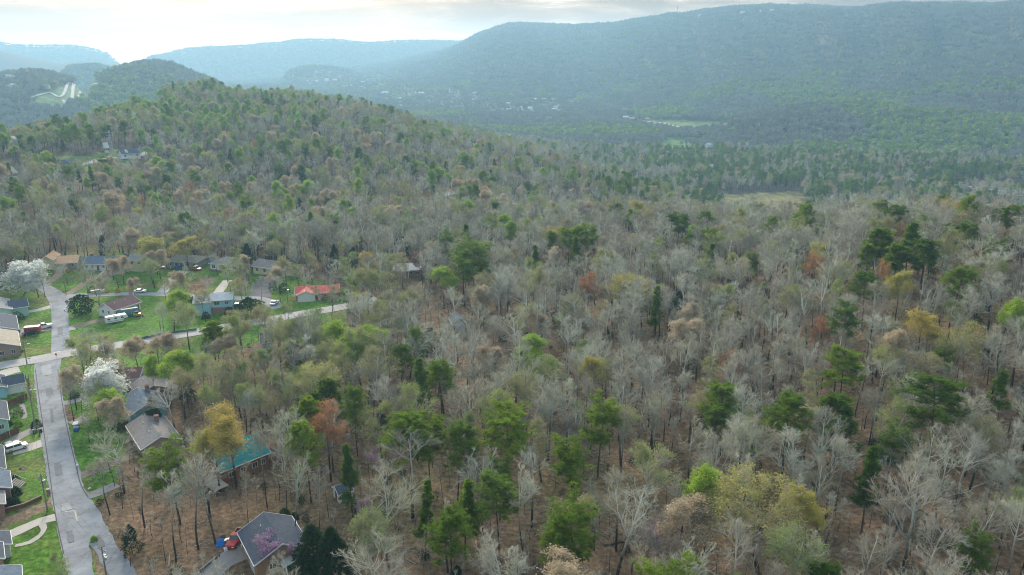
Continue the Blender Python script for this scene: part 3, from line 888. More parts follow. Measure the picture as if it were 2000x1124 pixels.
def house(name, label, a, b, eave, depth, rise, ridge, wm, rm, hip=False, wins=(), door=None, garage=None, chim=None, wings=(), group='houses along the suburban streets', cat='house', split=0.0, wm2=None, L_=None, o=0.45, columns=None, vents=2):
    x, y, ang, Ln = frame(a, b, eave)
    Ln = L_ or Ln
    ca, sa = math.cos(ang), math.sin(ang)
    cs = [(x, y), (x + ca * Ln, y + sa * Ln), (x + ca * Ln - sa * depth, y + sa * Ln + ca * depth), (x - sa * depth, y + ca * depth)]
    z = np.mean([tz(*c) for c in cs])
    root = thing(name, label, cat, (x, y, z), ang, group)
    rf = volume(root, 0, Ln, 0, depth, 0, eave, rise, ridge, wm, rm, hip, o, wm2, split)
    FOOT.append((x + (ca * Ln - sa * depth) / 2, y + (sa * Ln + ca * depth) / 2, math.hypot(Ln, depth) / 2 * 0.9))
    for wv in wings:
        x0, x1, y0, y1, h, rs, rdg, w2, r2 = wv[:9]
        volume(root, x0, x1, y0, y1, 0, h, rs, rdg, w2, r2, o=0.35, hip=len(wv) > 9 and wv[9])
    for face, u, zc_, w_, h_ in wins:
        if face == 'f': window(root, u * Ln, 0, zc_, w_, h_, 'f')
        elif face == 'l': window(root, 0, u * depth, zc_, w_, h_, 'l')
        elif face == 'r': window(root, Ln, u * depth, zc_, w_, h_, 'r')
    if door: panel(root, 'door', door[1] * Ln if door[0] == 'f' else (0 if door[0] == 'l' else Ln), 0 if door[0] == 'f' else door[1] * depth, 0.1 + (door[2] if len(door) > 2 else 0), 0.95, 2.05, M['door'], door[0])
    if garage: panel(root, 'garage_door', garage[1] * Ln if garage[0] == 'f' else (0 if garage[0] == 'l' else Ln), 0 if garage[0] == 'f' else garage[1] * depth, 0.02, garage[2], 2.1, M['garage'], garage[0])
    if chim: chimney(root, rf, chim[0] * Ln, chim[1] * depth, eave, eave + rise + 0.9)
    for v_ in range(vents):
        vx, vy = (0.25 + 0.4 * v_) * Ln, depth * 0.34
        if ridge != 'x' and not hip: vx, vy = Ln * 0.66, (0.3 + 0.3 * v_) * depth
        hz_ = eave + rise * (0.64 if not hip else 0.45)
        MB().tube((vx, vy, hz_ - 0.3), (vx, vy, hz_ + 0.5), 0.11, k=8).build('vent_pipe', M['trim'], rf)
    if columns:
        for cx in columns:
            MB().box(cx * Ln - 0.12, cx * Ln + 0.12, -1.9, -1.66, -0.2, eave - 0.15).build('column', M['trim'], root)
        MB().box(columns[0] * Ln - 0.4, columns[-1] * Ln + 0.4, -2.1, -0.35, eave - 0.15, eave + 0.05).build('porch_roof', RF[rm], root)
    return root, Ln, x, y, ang, z


FW = lambda n, z, w=1.0, h=1.15: [('f', (i + 0.5) / n, z, w, h) for i in range(n)]
house('brick_house', 'house at the bend with bare orange roof sheathing and cream gable', (103, 514), (150, 515), 2.8, 9, 2.0, 'x', 'tanbrick', 'orange', wins=FW(3, 1.6, 1.3), door=('f', 0.45), wings=[(-4.2, 0.4, -1.0, 9.5, 4.6, 1.6, 'y', 'cream', 'orange')])
h2, L2, *_ = house('siding_house', 'white house with a blue grey roof and a teal gable end', (163, 514), (218, 518), 3.0, 9, 2.2, 'x', 'white', 'bluegrey', wins=FW(5, 1.7, 0.9), door=('f', 0.5), chim=(0.1, 0.6), wings=[(12.6, 17.5, -0.8, 7.5, 3.6, 1.9, 'y', 'teal', 'slate')])
house('siding_house', 'tall pale house half hidden behind the upper street yellow tree', (250, 508), (277, 509), 5.2, 8, 1.6, 'x', 'cream', 'grey', wins=FW(2, 4.0, 1.1), wings=[(-4.0, -0.05, -1.0, 6, 2.9, 1.3, 'x', 'white', 'bluegrey')])
house('porch_house', 'olive roofed house with a row of white porch pillars', (325, 511), (384, 512), 3.0, 9.5, 1.9, 'x', 'grey', 'olive', hip=True, wins=FW(5, 1.6, 1.1), door=('f', 0.42), columns=[0.03, 0.18, 0.34, 0.5, 0.66])
house('hip_roofed_house', 'pale house with a grey brown hip roof behind bare trees', (410, 516), (464, 518), 3.2, 9.5, 2.2, 'x', 'white', 'grey', hip=True, wins=FW(4, 1.9, 1.5, 1.2), split=0.7, wm2='brick')
house('brown_roofed_house', 'cream house with a brown roof at the top of the dark driveway', (494, 521), (554, 527), 3.2, 9, 2.0, 'x', 'cream', 'brown', wins=FW(4, 1.8, 1.2), garage=('f', 0.8, 2.6))
house('white_roofed_house', 'brick house with a whitish metal roof in front of the red leaved tree', (769, 528), (822, 528), 3.0, 9, 1.7, 'x', 'brick', 'white', wins=FW(4, 1.6, 1.1), door=('f', 0.38), columns=[0.28, 0.42, 0.55])
house('red_roofed_house', 'long brick ranch house with a bright red metal roof', (578, 575), (661, 571), 2.7, 8.5, 1.6, 'x', 'brick', 'red', wins=[('f', 0.55, 1.6, 1.4, 1.2), ('f', 0.68, 1.6, 0.8, 1.2), ('f', 0.9, 1.6, 1.2, 1.1)], door=('f', 0.48),
      wings=[(0.6, 7.0, -1.9, 4.5, 2.75, 1.4, 'y', 'white', 'red')])
house('long_white_house', 'long white house with a maroon shingle roof beside the white trailer', (222, 606), (273, 590), 3.2, 8, 1.9, 'x', 'white', 'maroon', wins=FW(5, 1.9, 0.8, 1.0) + [('l', 0.35, 1.9, 0.9, 1.0), ('l', 0.7, 1.9, 0.9, 1.0)], door=('f', 0.9))
house('split_level_house', 'sky blue split level house with a pale grey roof', (411, 588), (452, 585), 5.2, 8, 1.5, 'x', 'skyblue', 'pale', wins=[('f', 0.28, 4.0, 1.8, 1.2), ('f', 0.75, 4.0, 1.2, 1.0)], split=2.4, wm2='brick', wings=[(-5.6, -0.1, -0.5, 7.5, 4.8, 1.6, 'x', 'skyblue', 'pale')])
house('green_gabled_house', 'house with a pale green gable left of the round juniper', (22, 607), (15, 585), 3.4, 13, 2.4, 'x', 'green', 'grey', wings=[(2.2, 8.6, -5.2, 0.3, 3.0, 1.9, 'y', 'green', 'slate')], wins=[('l', 0.2, 1.8, 1.1, 1.2), ('l', 0.5, 1.8, 1.1, 1.2)])
house('dark_roofed_house', 'house with a dark slate roof behind the tan roofed house', (34, 644), (29, 618), 3.2, 13, 2.4, 'x', 'white', 'slate', wins=[('f', 0.5, 1.6, 1.2, 1.1)])
house('tan_roofed_house', 'tan roofed brick house with two white windows by the street corner', (37, 676), (32, 649), 3.2, 13, 2.5, 'x', 'tanbrick', 'tan', wins=[('l', 0.13, 1.6, 1.1, 1.2), ('l', 0.36, 1.6, 1.1, 1.2), ('f', 0.5, 1.6, 1.1, 1.1)])
house('corner_house', 'blue gabled house with a slate roof south of the main road', (11, 757), (7, 735), 3.0, 9, 2.0, 'x', 'skyblue', 'slate', wings=[(1.6, 6.4, -4.4, 0.3, 2.8, 1.6, 'y', 'white', 'slate')], wins=[('l', 0.3, 1.6, 1.0, 1.1)])
house('slate_roofed_house', 'pale green house with a slate roof above the brown fence', (14, 820), (9, 786), 4.8, 9, 2.2, 'x', 'green', 'slate', wins=[('l', 0.15, 3.2, 0.9, 1.1), ('f', 0.5, 3.2, 1.0, 1.1)])
house('brick_house', 'brick house at the left edge beside the two parked white cars', (7, 915), (3, 874), 3.2, 8, 2.0, 'x', 'brick', 'slate', wins=[('f', 0.5, 1.6, 1.0, 1.1)])
house('brick_house', 'brick house with a grey roof and white porch steps', (19, 953), (15, 924), 3.4, 8, 1.6, 'x', 'brick', 'bluegrey', wins=[('f', 0.5, 1.6, 1.0, 1.1)])
house('brick_house', 'low brick house corner above the dark red retaining wall', (6, 984), (4, 962), 3.2, 6, 1.2, 'x', 'brick', 'grey')
house('porch', 'white porch with a slate roof at the end of the curved path', (18, 1063), (15, 1042), 2.8, 2.6, 0.5, 'x', 'white', 'slate', cat='porch', group='porches on the left edge', vents=0)
house('siding_house', 'house end with blue roof at the left edge beside the porch', (4, 1092), (1, 1064), 3.4, 8, 1.8, 'x', 'brick', 'slate')
house('slate_roofed_house', 'slate roof corner at the very bottom left', (40, 1160), (37, 1110), 3.0, 9, 1.6, 'x', 'white', 'bluegrey')
house('blue_green_house', 'blue green house with a slate roof above the brown roofed house', (238, 781), (256, 810), 4.6, 8, 1.9, 'x', 'bluegreen', 'bluegrey', wins=[('r', 0.5, 3.0, 1.2, 1.2), ('f', 0.4, 2.8, 1.0, 1.1), ('f', 0.75, 2.8, 1.0, 1.1)], chim=(0.15, 0.75))
house('tan_hipped_house', 'tan roofed house tucked behind the blue green house', (257, 753), (268, 773), 3.4, 8.5, 1.8, 'x', 'brick', 'brown')
house('hidden_house', 'reddish brown roof glimpsed above the white pear', (238, 740), (270, 739), 3.0, 7.5, 1.7, 'x', 'grey', 'maroon')
house('brown_roofed_house', 'large house with a weathered brown roof at the wood edge', (250, 833), (278, 877), 3.2, 8.2, 1.8, 'x', 'tanbrick', 'brown', wins=[('f', 0.25, 1.6, 1.2, 1.2), ('f', 0.6, 1.6, 1.4, 1.2), ('r', 0.4, 1.6, 1.2, 1.1), ('r', 0.7, 1.6, 1.2, 1.1)], door=('f', 0.82), chim=(0.3, 0.7))
th, TL, tx_, ty_, ta_, tzv = house('teal_roofed_house', 'wooden house in the wood with a teal metal roof', (432, 921), (523, 884), 3.6, 10, 2.9, 'x', 'wood', 'teal', wins=[('f', 0.2, 1.8, 1.2, 1.2), ('f', 0.45, 1.8, 1.2, 1.2), ('f', 0.7, 1.8, 1.2, 1.2), ('f', 0.88, 1.8, 0.9, 1.2)], door=('r', 0.3), group='houses in the wood')
MB().box(-3.4, -0.1, -3.0, 4.2, 1.2, 1.36).box(-3.4, -3.2, -3.0, 4.2, 1.36, 2.1).build('deck', M['deck'], th)
MB().box(TL + 0.1, TL + 3.0, 1.0, 4.6, 1.4, 1.55).box(TL + 0.1, TL + 3.0, 0.9, 1.0, 1.55, 2.3).box(TL + 2.9, TL + 3.0, 1.0, 4.6, 1.55, 2.3).build('side_porch', M['deck'], th)
for k_ in range(5):
    MB().box(-3.3 + 0.01 * k_, -3.12, -2.9 + 1.7 * k_, -2.75 + 1.7 * k_, -1.2, 1.2).build('deck_post', M['deck'], th)
for k_ in range(6):
    MB().box(TL + 3.0 + 0.3 * k_, TL + 3.3 + 0.3 * k_, 1.2, 2.6, 1.2 - 0.22 * k_, 1.26 - 0.22 * k_).build('step', M['deck'], th)
sh, SL, *_ = house('slate_roofed_house', 'slate roofed house in the wood behind the purple redbud', (469, 1041), (500, 1102), 3.6, 9.5, 2.4, 'x', 'orangebrick', 'slate', wins=[('f', 0.3, 1.8, 1.1, 1.1), ('r', 0.3, 2.0, 1.1, 1.1)], garage=('f', 0.72, 3.0), group='houses in the wood',
      wings=[(9.6, 12.9, 4.6, 9.3, 2.4, 0.7, 'x', 'brick', 'pale')])
house('garden_shed', 'small pale shed with a dark roof in the leaf litter', (662, 968), (688, 959), 2.2, 3.4, 1.0, 'x', 'white', 'slate', cat='shed', group='sheds', door=('l', 0.5), vents=0, o=0.25)
house('siding_house', 'dark blue roofed house buried in trees below the main road', (511, 670), (532, 667), 3.0, 6, 1.8, 'x', 'bluegreen', 'slate', wins=FW(2, 2.6), group='houses in the wood')
house('grey_roofed_house', 'low grey roofed house seen through bare crowns below the main road', (600, 663), (645, 658), 3.0, 9, 1.8, 'x', 'grey', 'grey', wins=FW(3, 1.6), group='houses in the wood')
house('tan_roofed_house', 'tan roof strip glimpsed under the grey roofed house', (582, 692), (642, 683), 3.0, 5, 1.2, 'x', 'wood', 'tan', group='houses in the wood')
house('grey_roofed_house', 'grey roof hidden in the middle of the bare wood', (886, 632), (908, 630), 3.2, 6, 2.0, 'y', 'grey', 'bluegrey', group='houses in the wood')
house('tan_roofed_house', 'tan roof showing between grey crowns right of the lime tree', (972, 556), (1006, 555), 3.4, 7, 2.0, 'x', 'cream', 'tan', group='houses in the wood')
house('hunting_cabin', 'tiny pale roof among trees on the hillside', (868, 383), (890, 381), 2.8, 6, 1.4, 'x', 'grey', 'pale', cat='cabin', group='houses in the wood', vents=0)
for lb, a_, b_, wm, rm, dm in (('far white house with dark dormered roof at the left edge', (-10, 338), (17, 337), 'white', 'slate', 2), ('far white garage beside the dormered house', (19, 340), (33, 339), 'white', 'tan', 0),
                          ('far brick house with steep dark gables', (124, 325), (140, 324), 'brick', 'slate', 0), ('far dark roofed house right of the steep gabled one', (142, 324), (158, 321), 'grey', 'slate', 0),
                          ('far white house with one dormer on the hillside road', (238, 302), (274, 302), 'white', 'slate', 1), ('pale far house among trees above the dormered one', (293, 270), (309, 269), 'white', 'grey', 0),
                          ('small pale roof near the pylon', (204, 290), (212, 290), 'cream', 'pale', 0)):
    r_, l_, *_ = house('far_house', lb, a_, b_, 3.4, 9, 3.0, 'x', wm, rm, group='houses on the far hillside road', wins=FW(3, 1.9, 1.2), vents=0)
    for q in range(dm):
        cx = l_ * (0.3 + 0.35 * q)
        MB().prism([(cx - 0.9, 3.6), (cx + 0.9, 3.6), (cx + 0.9, 5.3), (cx, 6.0), (cx - 0.9, 5.3)], 0.6, 3.4, axis='y').build('dormer', WL['white'], r_)

# small white shed and outbuildings on the upper street
house('garden_shed', 'little white shed between the yellow tree and the hip roofed house', (400, 503), (407, 504), 2.4, 3, 1.0, 'y', 'white', 'pale', cat='shed', group='sheds', vents=0, o=0.2)
house('garden_shed', 'dark outbuilding behind the white pear and blue green house', (283, 770), (296, 766), 2.6, 4, 1.0, 'x', 'wood', 'brown', cat='shed', group='sheds', vents=0, o=0.2)

# the town in the valley: one small house each
rt = np.random.default_rng(77)
TW = []
zonepts = [((600, 150), (760, 172), 46, 'from left at the far end of the valley town'), ((740, 182), (930, 212), 44, 'from left in the middle of the town'), ((950, 192), (1130, 218), 44, 'from left in the nearer town'), ((900, 205), (1110, 232), 16, 'from left on the near town edge'),
           ((480, 140), (700, 158), 22, 'from left near the misty small hill'), ((1215, 214), (1300, 240), 7, 'from left at the mountain foot'), ((1350, 270), (1440, 286), 3, 'from left beside the valley field'), ((0, 148), (90, 172), 8, 'from left on the far left plain')]
for (x0, y0), (x1, y1), n_, wh in zonepts:
    for k_ in range(n_):
        TW.append((rt.uniform(x0, x1), rt.uniform(y0, y1), wh))
TM = []
for wk_, rk_ in (('white', 'pale'), ('white', 'grey'), ('cream', 'brown'), ('brick', 'grey'), ('white', 'white'), ('tanbrick', 'tan')):
    m_ = MB().prism([(-4, -1), (4, -1), (4, 3.2), (0, 5.4), (-4, 3.2)], -7, 7).prism([(-4.6, 2.9), (0, 5.5), (0, 5.8), (-4.6, 3.2)], -7.5, 7.5, 1).prism([(0, 5.5), (4.6, 2.9), (4.6, 3.2), (0, 5.8)], -7.5, 7.5, 1)
    TM.append((mesh('far_house', m_.v, m_.f, [WL[wk_], RF[rk_]], m_.m), ('pale roofed house', 'grey roofed house', 'brown roofed house', 'brick house', 'white roofed house', 'tan roofed house')[len(TM)]))
ORDN = 'first second third fourth fifth sixth seventh eighth ninth tenth eleventh twelfth thirteenth fourteenth fifteenth'.split()
seen_ = {}
for px, py, wh in sorted(TW):
    x, y = hit(px, py - 1.0, 9.0)
    k_ = int(rt.integers(6))
    o = link('far_house', TM[k_][0])
    o.location = (x, y, tz(x, y) + 4.5)
    o.rotation_euler = (0, 0, rt.uniform(-0.5, 0.5) + (PI / 2 if rt.random() < 0.3 else 0))
    s = rt.uniform(0.65, 1.05) * (1.3 if math.hypot(x, y) > 2500 else 1.0)
    key_ = (k_, wh); seen_[key_] = seen_.get(key_, 0) + 1
    o.scale = (s, s, s * 1.3)
    tag(o, 'tiny %s, %s %s' % (TM[k_][1], ORDN[min(seen_[key_] - 1, 14)], wh), 'house', 'houses of the valley town')
    FOOT.append((x, y, 9))
# church with a steeple
x, y = hit(884, 186)
ch = thing('church', 'white church with a thin steeple in the valley town', 'church', (x, y, tz(x, y)), 0.3)
MB().prism([(-7, -1), (7, -1), (7, 9), (0, 15), (-7, 9)], -14, 14).build('nave', WL['white'], ch)
MB().box(-17, -12, -2.5, 2.5, -1, 20).build('tower', WL['white'], ch)
MB().add([(-17, -2.5, 20), (-12, -2.5, 20), (-12, 2.5, 20), (-17, 2.5, 20), (-14.5, 0, 40)], [(0, 1, 4), (1, 2, 4), (2, 3, 4), (3, 0, 4)]).build('steeple', WL['white'], ch)
ch.scale = (0.7, 0.7, 0.6)
FOOT.append((x, y, 18))
# how open the view of a house is kept (share of hiding trees taken away)
FOOTV = []
for r_ in [o for o in COL.objects if o.parent is None and o.type == 'EMPTY' and o.get('category') in ('house', 'shed', 'cabin')]:
    lb = r_['label']
    vis = 0.95 if 'teal metal' in lb else 0.35 if 'middle of the bare wood' in lb else 0.97 if ('purple redbud' in lb or 'small pale shed' in lb or 'weathered brown' in lb or 'red metal' in lb or 'blue green house with' in lb) else 0.85 if 'whitish metal' in lb else 0.1 if ('buried' in lb or 'glimpsed under' in lb) else 0.32 if ('hidden' in lb or 'showing' in lb or 'buried' in lb or 'seen through' in lb or 'glimpsed' in lb) else 0.6
    cx, cy_, rr_ = min(FOOT, key=lambda f: math.hypot(f[0] - r_.location.x, f[1] - r_.location.y) - f[2])
    FOOTV.append((cx, cy_, rr_, vis))

for lb_ in [(461, 1062), (470, 1055), (500, 1090), (540, 1080), (437, 1068)]:
    q_ = hit(*lb_)
    FOOTV.append((q_[0], q_[1], 10.0, 1.5))
for lb_ in [(300, 664), (330, 660), (360, 654), (390, 649), (420, 644), (450, 638), (480, 634), (510, 629), (540, 624), (570, 618), (600, 613), (625, 608), (645, 606)]:
    q_ = hit(*lb_)
    FOOTV.append((q_[0], q_[1], 3.5, 0.95))


# ================================================================ trees
def nrm(v):
    return v / (np.linalg.norm(v, axis=-1, keepdims=True) + 1e-9)


def walk(rg, S, D, Ln, R0, R1, n, wob, up):
    """grow B branches at once -> points (B,n,3), radii (B,n)"""
    P = [S]; d = nrm(D)
    for i in range(n - 1):
        d = nrm(d + wob * rg.normal(size=d.shape) + np.array([0, 0, 1.0]) * up)
        P.append(P[-1] + d * (Ln / (n - 1))[:, None])
    P = np.stack(P, 1)
    tt = np.linspace(0, 1, n)[None]
    return P, R0[:, None] * (1 - tt) + R1[:, None] * tt


def spawn(rg, P, Rd, m, t0, t1, a0, a1, lk, rk):
    """m children on every parent"""
    B, n, _ = P.shape
    t = rg.uniform(t0, t1, (B, m))
    f = t * (n - 1)
    i = np.minimum(f.astype(int), n - 2); fr = (f - i)[..., None]
    b = np.arange(B)[:, None]
    S = P[b, i] * (1 - fr) + P[b, i + 1] * fr
    T = nrm(P[b, i + 1] - P[b, i])
    r = Rd[b, i] * (1 - fr[..., 0]) + Rd[b, i + 1] * fr[..., 0]
    rv = rg.normal(size=T.shape)
    perp = nrm(rv - T * (rv * T).sum(-1, keepdims=True))
    a = rg.uniform(R(a0), R(a1), (B, m))[..., None]
    D = T * np.cos(a) + perp * np.sin(a)
    pl = np.linalg.norm(P[:, -1] - P[:, 0], axis=1)[:, None]
    Ln = pl * lk * (1.15 - 0.5 * t) * rg.uniform(0.7, 1.25, (B, m))
    return S.reshape(-1, 3), D.reshape(-1, 3), Ln.ravel(), np.minimum(r * rk, r).ravel(), t.ravel()


def tubes(P, Rd, k):
    B, n, _ = P.shape
    T = nrm(np.gradient(P, axis=1))
    ref = np.array([0.31, 0.17, 0.93])
    U = np.cross(T, ref); bad = np.linalg.norm(U, axis=-1) < 0.1
    U[bad] = np.cross(T[bad], np.array([1.0, 0, 0]))
    U = nrm(U); W = np.cross(T, U)
    a = np.arange(k) * 2 * PI / k
    V = P[:, :, None] + Rd[:, :, None, None] * (U[:, :, None] * np.cos(a)[:, None] + W[:, :, None] * np.sin(a)[:, None])
    ii = np.arange(B * n * k).reshape(B, n, k)
    A = ii[:, :-1, :]; A2 = np.roll(A, -1, 2); C_ = ii[:, 1:, :]; C2 = np.roll(C_, -1, 2)
    Q = np.stack([A, A2, C2, C_], -1).reshape(-1, 4)
    return V.reshape(-1, 3), Q


def cones(S, D, Ln, r):
    D = nrm(D)
    ref = np.array([0.31, 0.17, 0.93])
    U = nrm(np.cross(D, ref)); W = np.cross(D, U)
    a = np.arange(3) * 2 * PI / 3
    base = S[:, None] + np.asarray(r).reshape(-1, 1, 1) * (U[:, None] * np.cos(a)[:, None] + W[:, None] * np.sin(a)[:, None])
    tip = (S + D * Ln[:, None])[:, None]
    V = np.concatenate([base, tip], 1)
    ii = np.arange(len(S) * 4).reshape(-1, 4)
    Q = np.concatenate([ii[:, [0, 1, 3]], ii[:, [1, 2, 3]], ii[:, [2, 0, 3]]], 0)
    return V.reshape(-1, 3), Q


def leaftris(rg, C0, n, spread, size):
    """n small leaf faces round every centre"""
    c = np.repeat(C0, n, 0) + rg.normal(size=(len(C0) * n, 3)) * spread
    a = nrm(rg.normal(size=c.shape)); b = nrm(np.cross(a, rg.normal(size=c.shape)))
    s = (size * rg.uniform(0.6, 1.3, len(c)))[:, None]
    V = np.stack([c - a * s, c + a * s * 0.9 + b * s * 0.35, c + b * s * 1.3], 1)
    return V.reshape(-1, 3), np.arange(len(c) * 3).reshape(-1, 3)


class NP:
    """collects numpy pieces into one mesh"""
    def __init__(self):
        self.V = []; self.F = []; self.M = []; self.k = 0

    def add(self, VF, mi=0):
        V, F_ = VF
        self.V.append(V); self.F.append((F_ + self.k)); self.M.append(np.full(len(F_), mi)); self.k += len(V)
        return self

    def mesh(self, name, mats):
        V = np.concatenate(self.V)
        me = bpy.data.meshes.new(name)
        me.vertices.add(len(V)); me.vertices.foreach_set('co', V.astype(np.float32).ravel())
        tot = np.concatenate([np.full(len(f), f.shape[1]) for f in self.F])
        li = np.concatenate([f.ravel() for f in self.F])
        me.loops.add(len(li)); me.loops.foreach_set('vertex_index', li.astype(np.int32))
        me.polygons.add(len(tot))
        st = np.concatenate([[0], np.cumsum(tot)[:-1]])
        me.polygons.foreach_set('loop_start', st.astype(np.int32))
        me.polygons.foreach_set('loop_total', tot.astype(np.int32))
        for m_ in mats:
            me.materials.append(m_)
        me.polygons.foreach_set('material_index', np.concatenate(self.M).astype(np.int32))
        me.update(calc_edges=True)
        me.validate()
        return me


def broadleaf(seed, H=20, fork=0.45, W=5.0, a=(35, 60), nl=10, up=0.10, leaf=None, nleaf=0, leafsize=0.16, dens=1.0, twr=1.0, spread=0.3, lean=0.02, r=0.21, n2=7, n3=6):
    """-> (trunk NP, crown NP); leaf: material key drawn with the twigs"""
    rg = np.random.default_rng(seed)
    tr, cr_ = NP(), NP()
    P0, R0 = walk(rg, np.zeros((1, 3)) - [0, 0, 0.6], np.array([[rg.normal() * lean, rg.normal() * lean, 1.0]]), np.array([H * 0.86]), np.array([r]), np.array([r * 0.22]), 9, 0.035, 0.02)
    tr.add(tubes(P0, R0, 7))
    S, D, Ln, rr, t = spawn(rg, P0, R0, nl, fork, 0.97, a[0], a[1], 1.0, 0.62)
    Ln = W * (1.18 - 0.62 * (t - fork) / (1 - fork)) * rg.uniform(0.8, 1.15, len(t))
    # a few small dead limbs lower on the bole
    P1, R1 = walk(rg, S, D, Ln, rr * 0.9, rr * 0.3, 6, 0.12, up + 0.06)
    tr.add(tubes(P1, R1, 5))
    S, D, Ln, rr, _ = spawn(rg, P1, R1, n2, 0.22, 1.0, 22, 52, 0.55, 0.65)
    P2, R2 = walk(rg, S, D, Ln, np.maximum(rr, 0.038), np.maximum(rr * 0.25, 0.016), 4, 0.16, up * 0.9)
    cr_.add(tubes(P2, R2, 4))
    S, D, Ln, rr, _ = spawn(rg, P2, R2, n3, 0.15, 1.0, 20, 50, 0.55, 0.7)
    P3, R3 = walk(rg, S, D, Ln, np.maximum(rr * 0.7, 0.014) * twr, np.full(len(S), 0.006) * twr, 3, 0.16, up)
    cr_.add(tubes(P3, R3, 3))
    nt = max(1, int(round(6 * dens)))
    S, D, Ln, rr, _ = spawn(rg, P3, R3, nt, 0.1, 1.0, 15, 48, 0.7, 0.7)
    cr_.add(cones(S, D, np.clip(Ln, 0.35, 1.3), 0.009 * twr))
    tips3 = S + nrm(D) * (np.clip(Ln, 0.35, 1.3) * 0.8)[:, None]
    S, D, Ln, rr, _ = spawn(rg, P2, R2, 4, 0.1, 1.0, 25, 60, 0.35, 0.6)
    cr_.add(cones(S, D, np.clip(Ln, 0.4, 1.2), 0.009 * twr))
    if leaf:
        k = rg.choice(len(tips3), min(nleaf, len(tips3)), replace=False)
        cr_.add(leaftris(rg, tips3[k], 2 if nleaf < 2500 else 5 if 2690 < nleaf < 2710 else 3, spread, leafsize), 1)
    return tr, cr_


def needles(rg, C0, Dn, n, ln, wd, flat=0.5):
    """needle tufts: n thin blades fanning round direction Dn at each centre"""
    c = np.repeat(C0, n, 0)
    d = nrm(np.repeat(Dn, n, 0) * 0.55 + rg.normal(size=c.shape) * [1, 1, flat] + [0, 0, 0.25])
    s = nrm(np.cross(d, rg.normal(size=c.shape)))
    l_ = (ln * rg.uniform(0.6, 1.25, len(c)))[:, None]
    w_ = (wd * rg.uniform(0.7, 1.3, len(c)))[:, None]
    V = np.stack([c - s * w_, c + s * w_, c + d * l_], 1)
    return V.reshape(-1, 3), np.arange(len(c) * 3).reshape(-1, 3)


def pine(seed, H=20, bare=0.5, W=3.4, nb=58, tuft=13, blades=15, shape='dome', ln=0.55, wd=0.048, r=0.19):
    rg = np.random.default_rng(seed)
    tr, cr_ = NP(), NP()
    P0, R0 = walk(rg, np.zeros((1, 3)) - [0, 0, 0.6], np.array([[rg.normal() * 0.02, rg.normal() * 0.02, 1.0]]), np.array([H * 0.97]), np.array([r]), np.array([0.03]), 9, 0.02, 0.03)
    tr.add(tubes(P0, R0, 7))
    t = np.sort(bare + (1 - bare) * rg.random(nb) ** 0.85)
    t = np.minimum(t, 0.985)
    f = t * 8; i = np.minimum(f.astype(int), 7); fr = (f - i)[:, None]
    S = P0[0, i] * (1 - fr) + P0[0, i + 1] * fr
    q = (t - bare) / (1 - bare)
    if shape == 'dome':
        Lb = W * np.sqrt(np.clip(1 - (np.abs(q - 0.42) / 0.62) ** 2.2, 0.06, 1))
    elif shape == 'cone':
        Lb = W * (1.05 - q * 0.92)
    else:
        Lb = W * np.sqrt(np.clip(1 - (np.abs(q - 0.6) / 0.62) ** 2.6, 0.10, 1))
    Lb = Lb * rg.uniform(0.5, 1.2, nb)
    az = rg.uniform(0, 2 * PI, nb)
    el = R(-8) + q * R(50) + rg.normal(size=nb) * 0.12
    D = np.stack([np.cos(az) * np.cos(el), np.sin(az) * np.cos(el), np.sin(el)], 1)
    P1, R1 = walk(rg, S, D, Lb, np.full(nb, 0.05), np.full(nb, 0.015), 5, 0.10, 0.07)
    tr.add(tubes(P1, R1, 4))
    S2, D2, L2, r2, _ = spawn(rg, P1, R1, 5, 0.35, 1.0, 25, 60, 0.42, 0.7)
    P2, R2 = walk(rg, S2, D2, L2, np.full(len(S2), 0.025), np.full(len(S2), 0.01), 3, 0.1, 0.1)
    cr_.add(tubes(P2, R2, 3), 1)
    m_ = max(3, tuft // 3)
    tt = rg.uniform(0.3, 1.0, (len(P2), m_))
    f = tt * 2; i = np.minimum(f.astype(int), 1); fr = (f - i)[..., None]
    bb = np.arange(len(P2))[:, None]
    C0 = (P2[bb, i] * (1 - fr) + P2[bb, i + 1] * fr).reshape(-1, 3) + rg.normal(size=(len(P2) * m_, 3)) * 0.25
    Dn = np.repeat(nrm(P2[:, -1] - P2[:, 0]), m_, 0)
    cr_.add(needles(rg, C0, Dn, blades, ln, wd))
    C1 = P1[:, 3:].reshape(-1, 3)
    cr_.add(needles(rg, C1, np.repeat(nrm(P1[:, -1] - P1[:, 0]), 2, 0), blades, ln, wd))
    return tr, cr_


def cedar(seed, H=10, W=2.6, base=0.06, n=620, blades=12, ln=0.5, wd=0.08, round_=False, leafm=0):
    rg = np.random.default_rng(seed)
    tr, cr_ = NP(), NP()
    P0, R0 = walk(rg, np.zeros((1, 3)) - [0, 0, 0.4], np.array([[0, 0, 1.0]]), np.array([H * 0.9]), np.array([0.17]), np.array([0.03]), 6, 0.02, 0.03)
    tr.add(tubes(P0, R0, 6))
    q = rg.random(n) ** 0.85
    az = rg.uniform(0, 2 * PI, n)
    if round_:
        rad = W * np.sqrt(np.clip(1 - (2 * np.abs(q - 0.45)) ** 2.4, 0.02, 1))
    else:
        rad = W * (1 - q) ** 0.75
    lump = 1 + 0.28 * np.sin(az * 3 + q * 9 + seed) + 0.18 * np.sin(az * 5 - q * 14)
    rad = rad * lump * (1 - 0.45 * rg.random(n) ** 2)
    C0 = np.stack([np.cos(az) * rad, np.sin(az) * rad, H * (base + (0.98 - base) * q)], 1)
    Dn = nrm(np.stack([np.cos(az), np.sin(az), np.full(n, 0.5)], 1))
    cr_.add(needles(rg, C0, Dn, blades, ln, wd, 0.9))
    return tr, cr_


# every form exists once: (trunk mesh, crown mesh, nominal height)
FORMS = {}


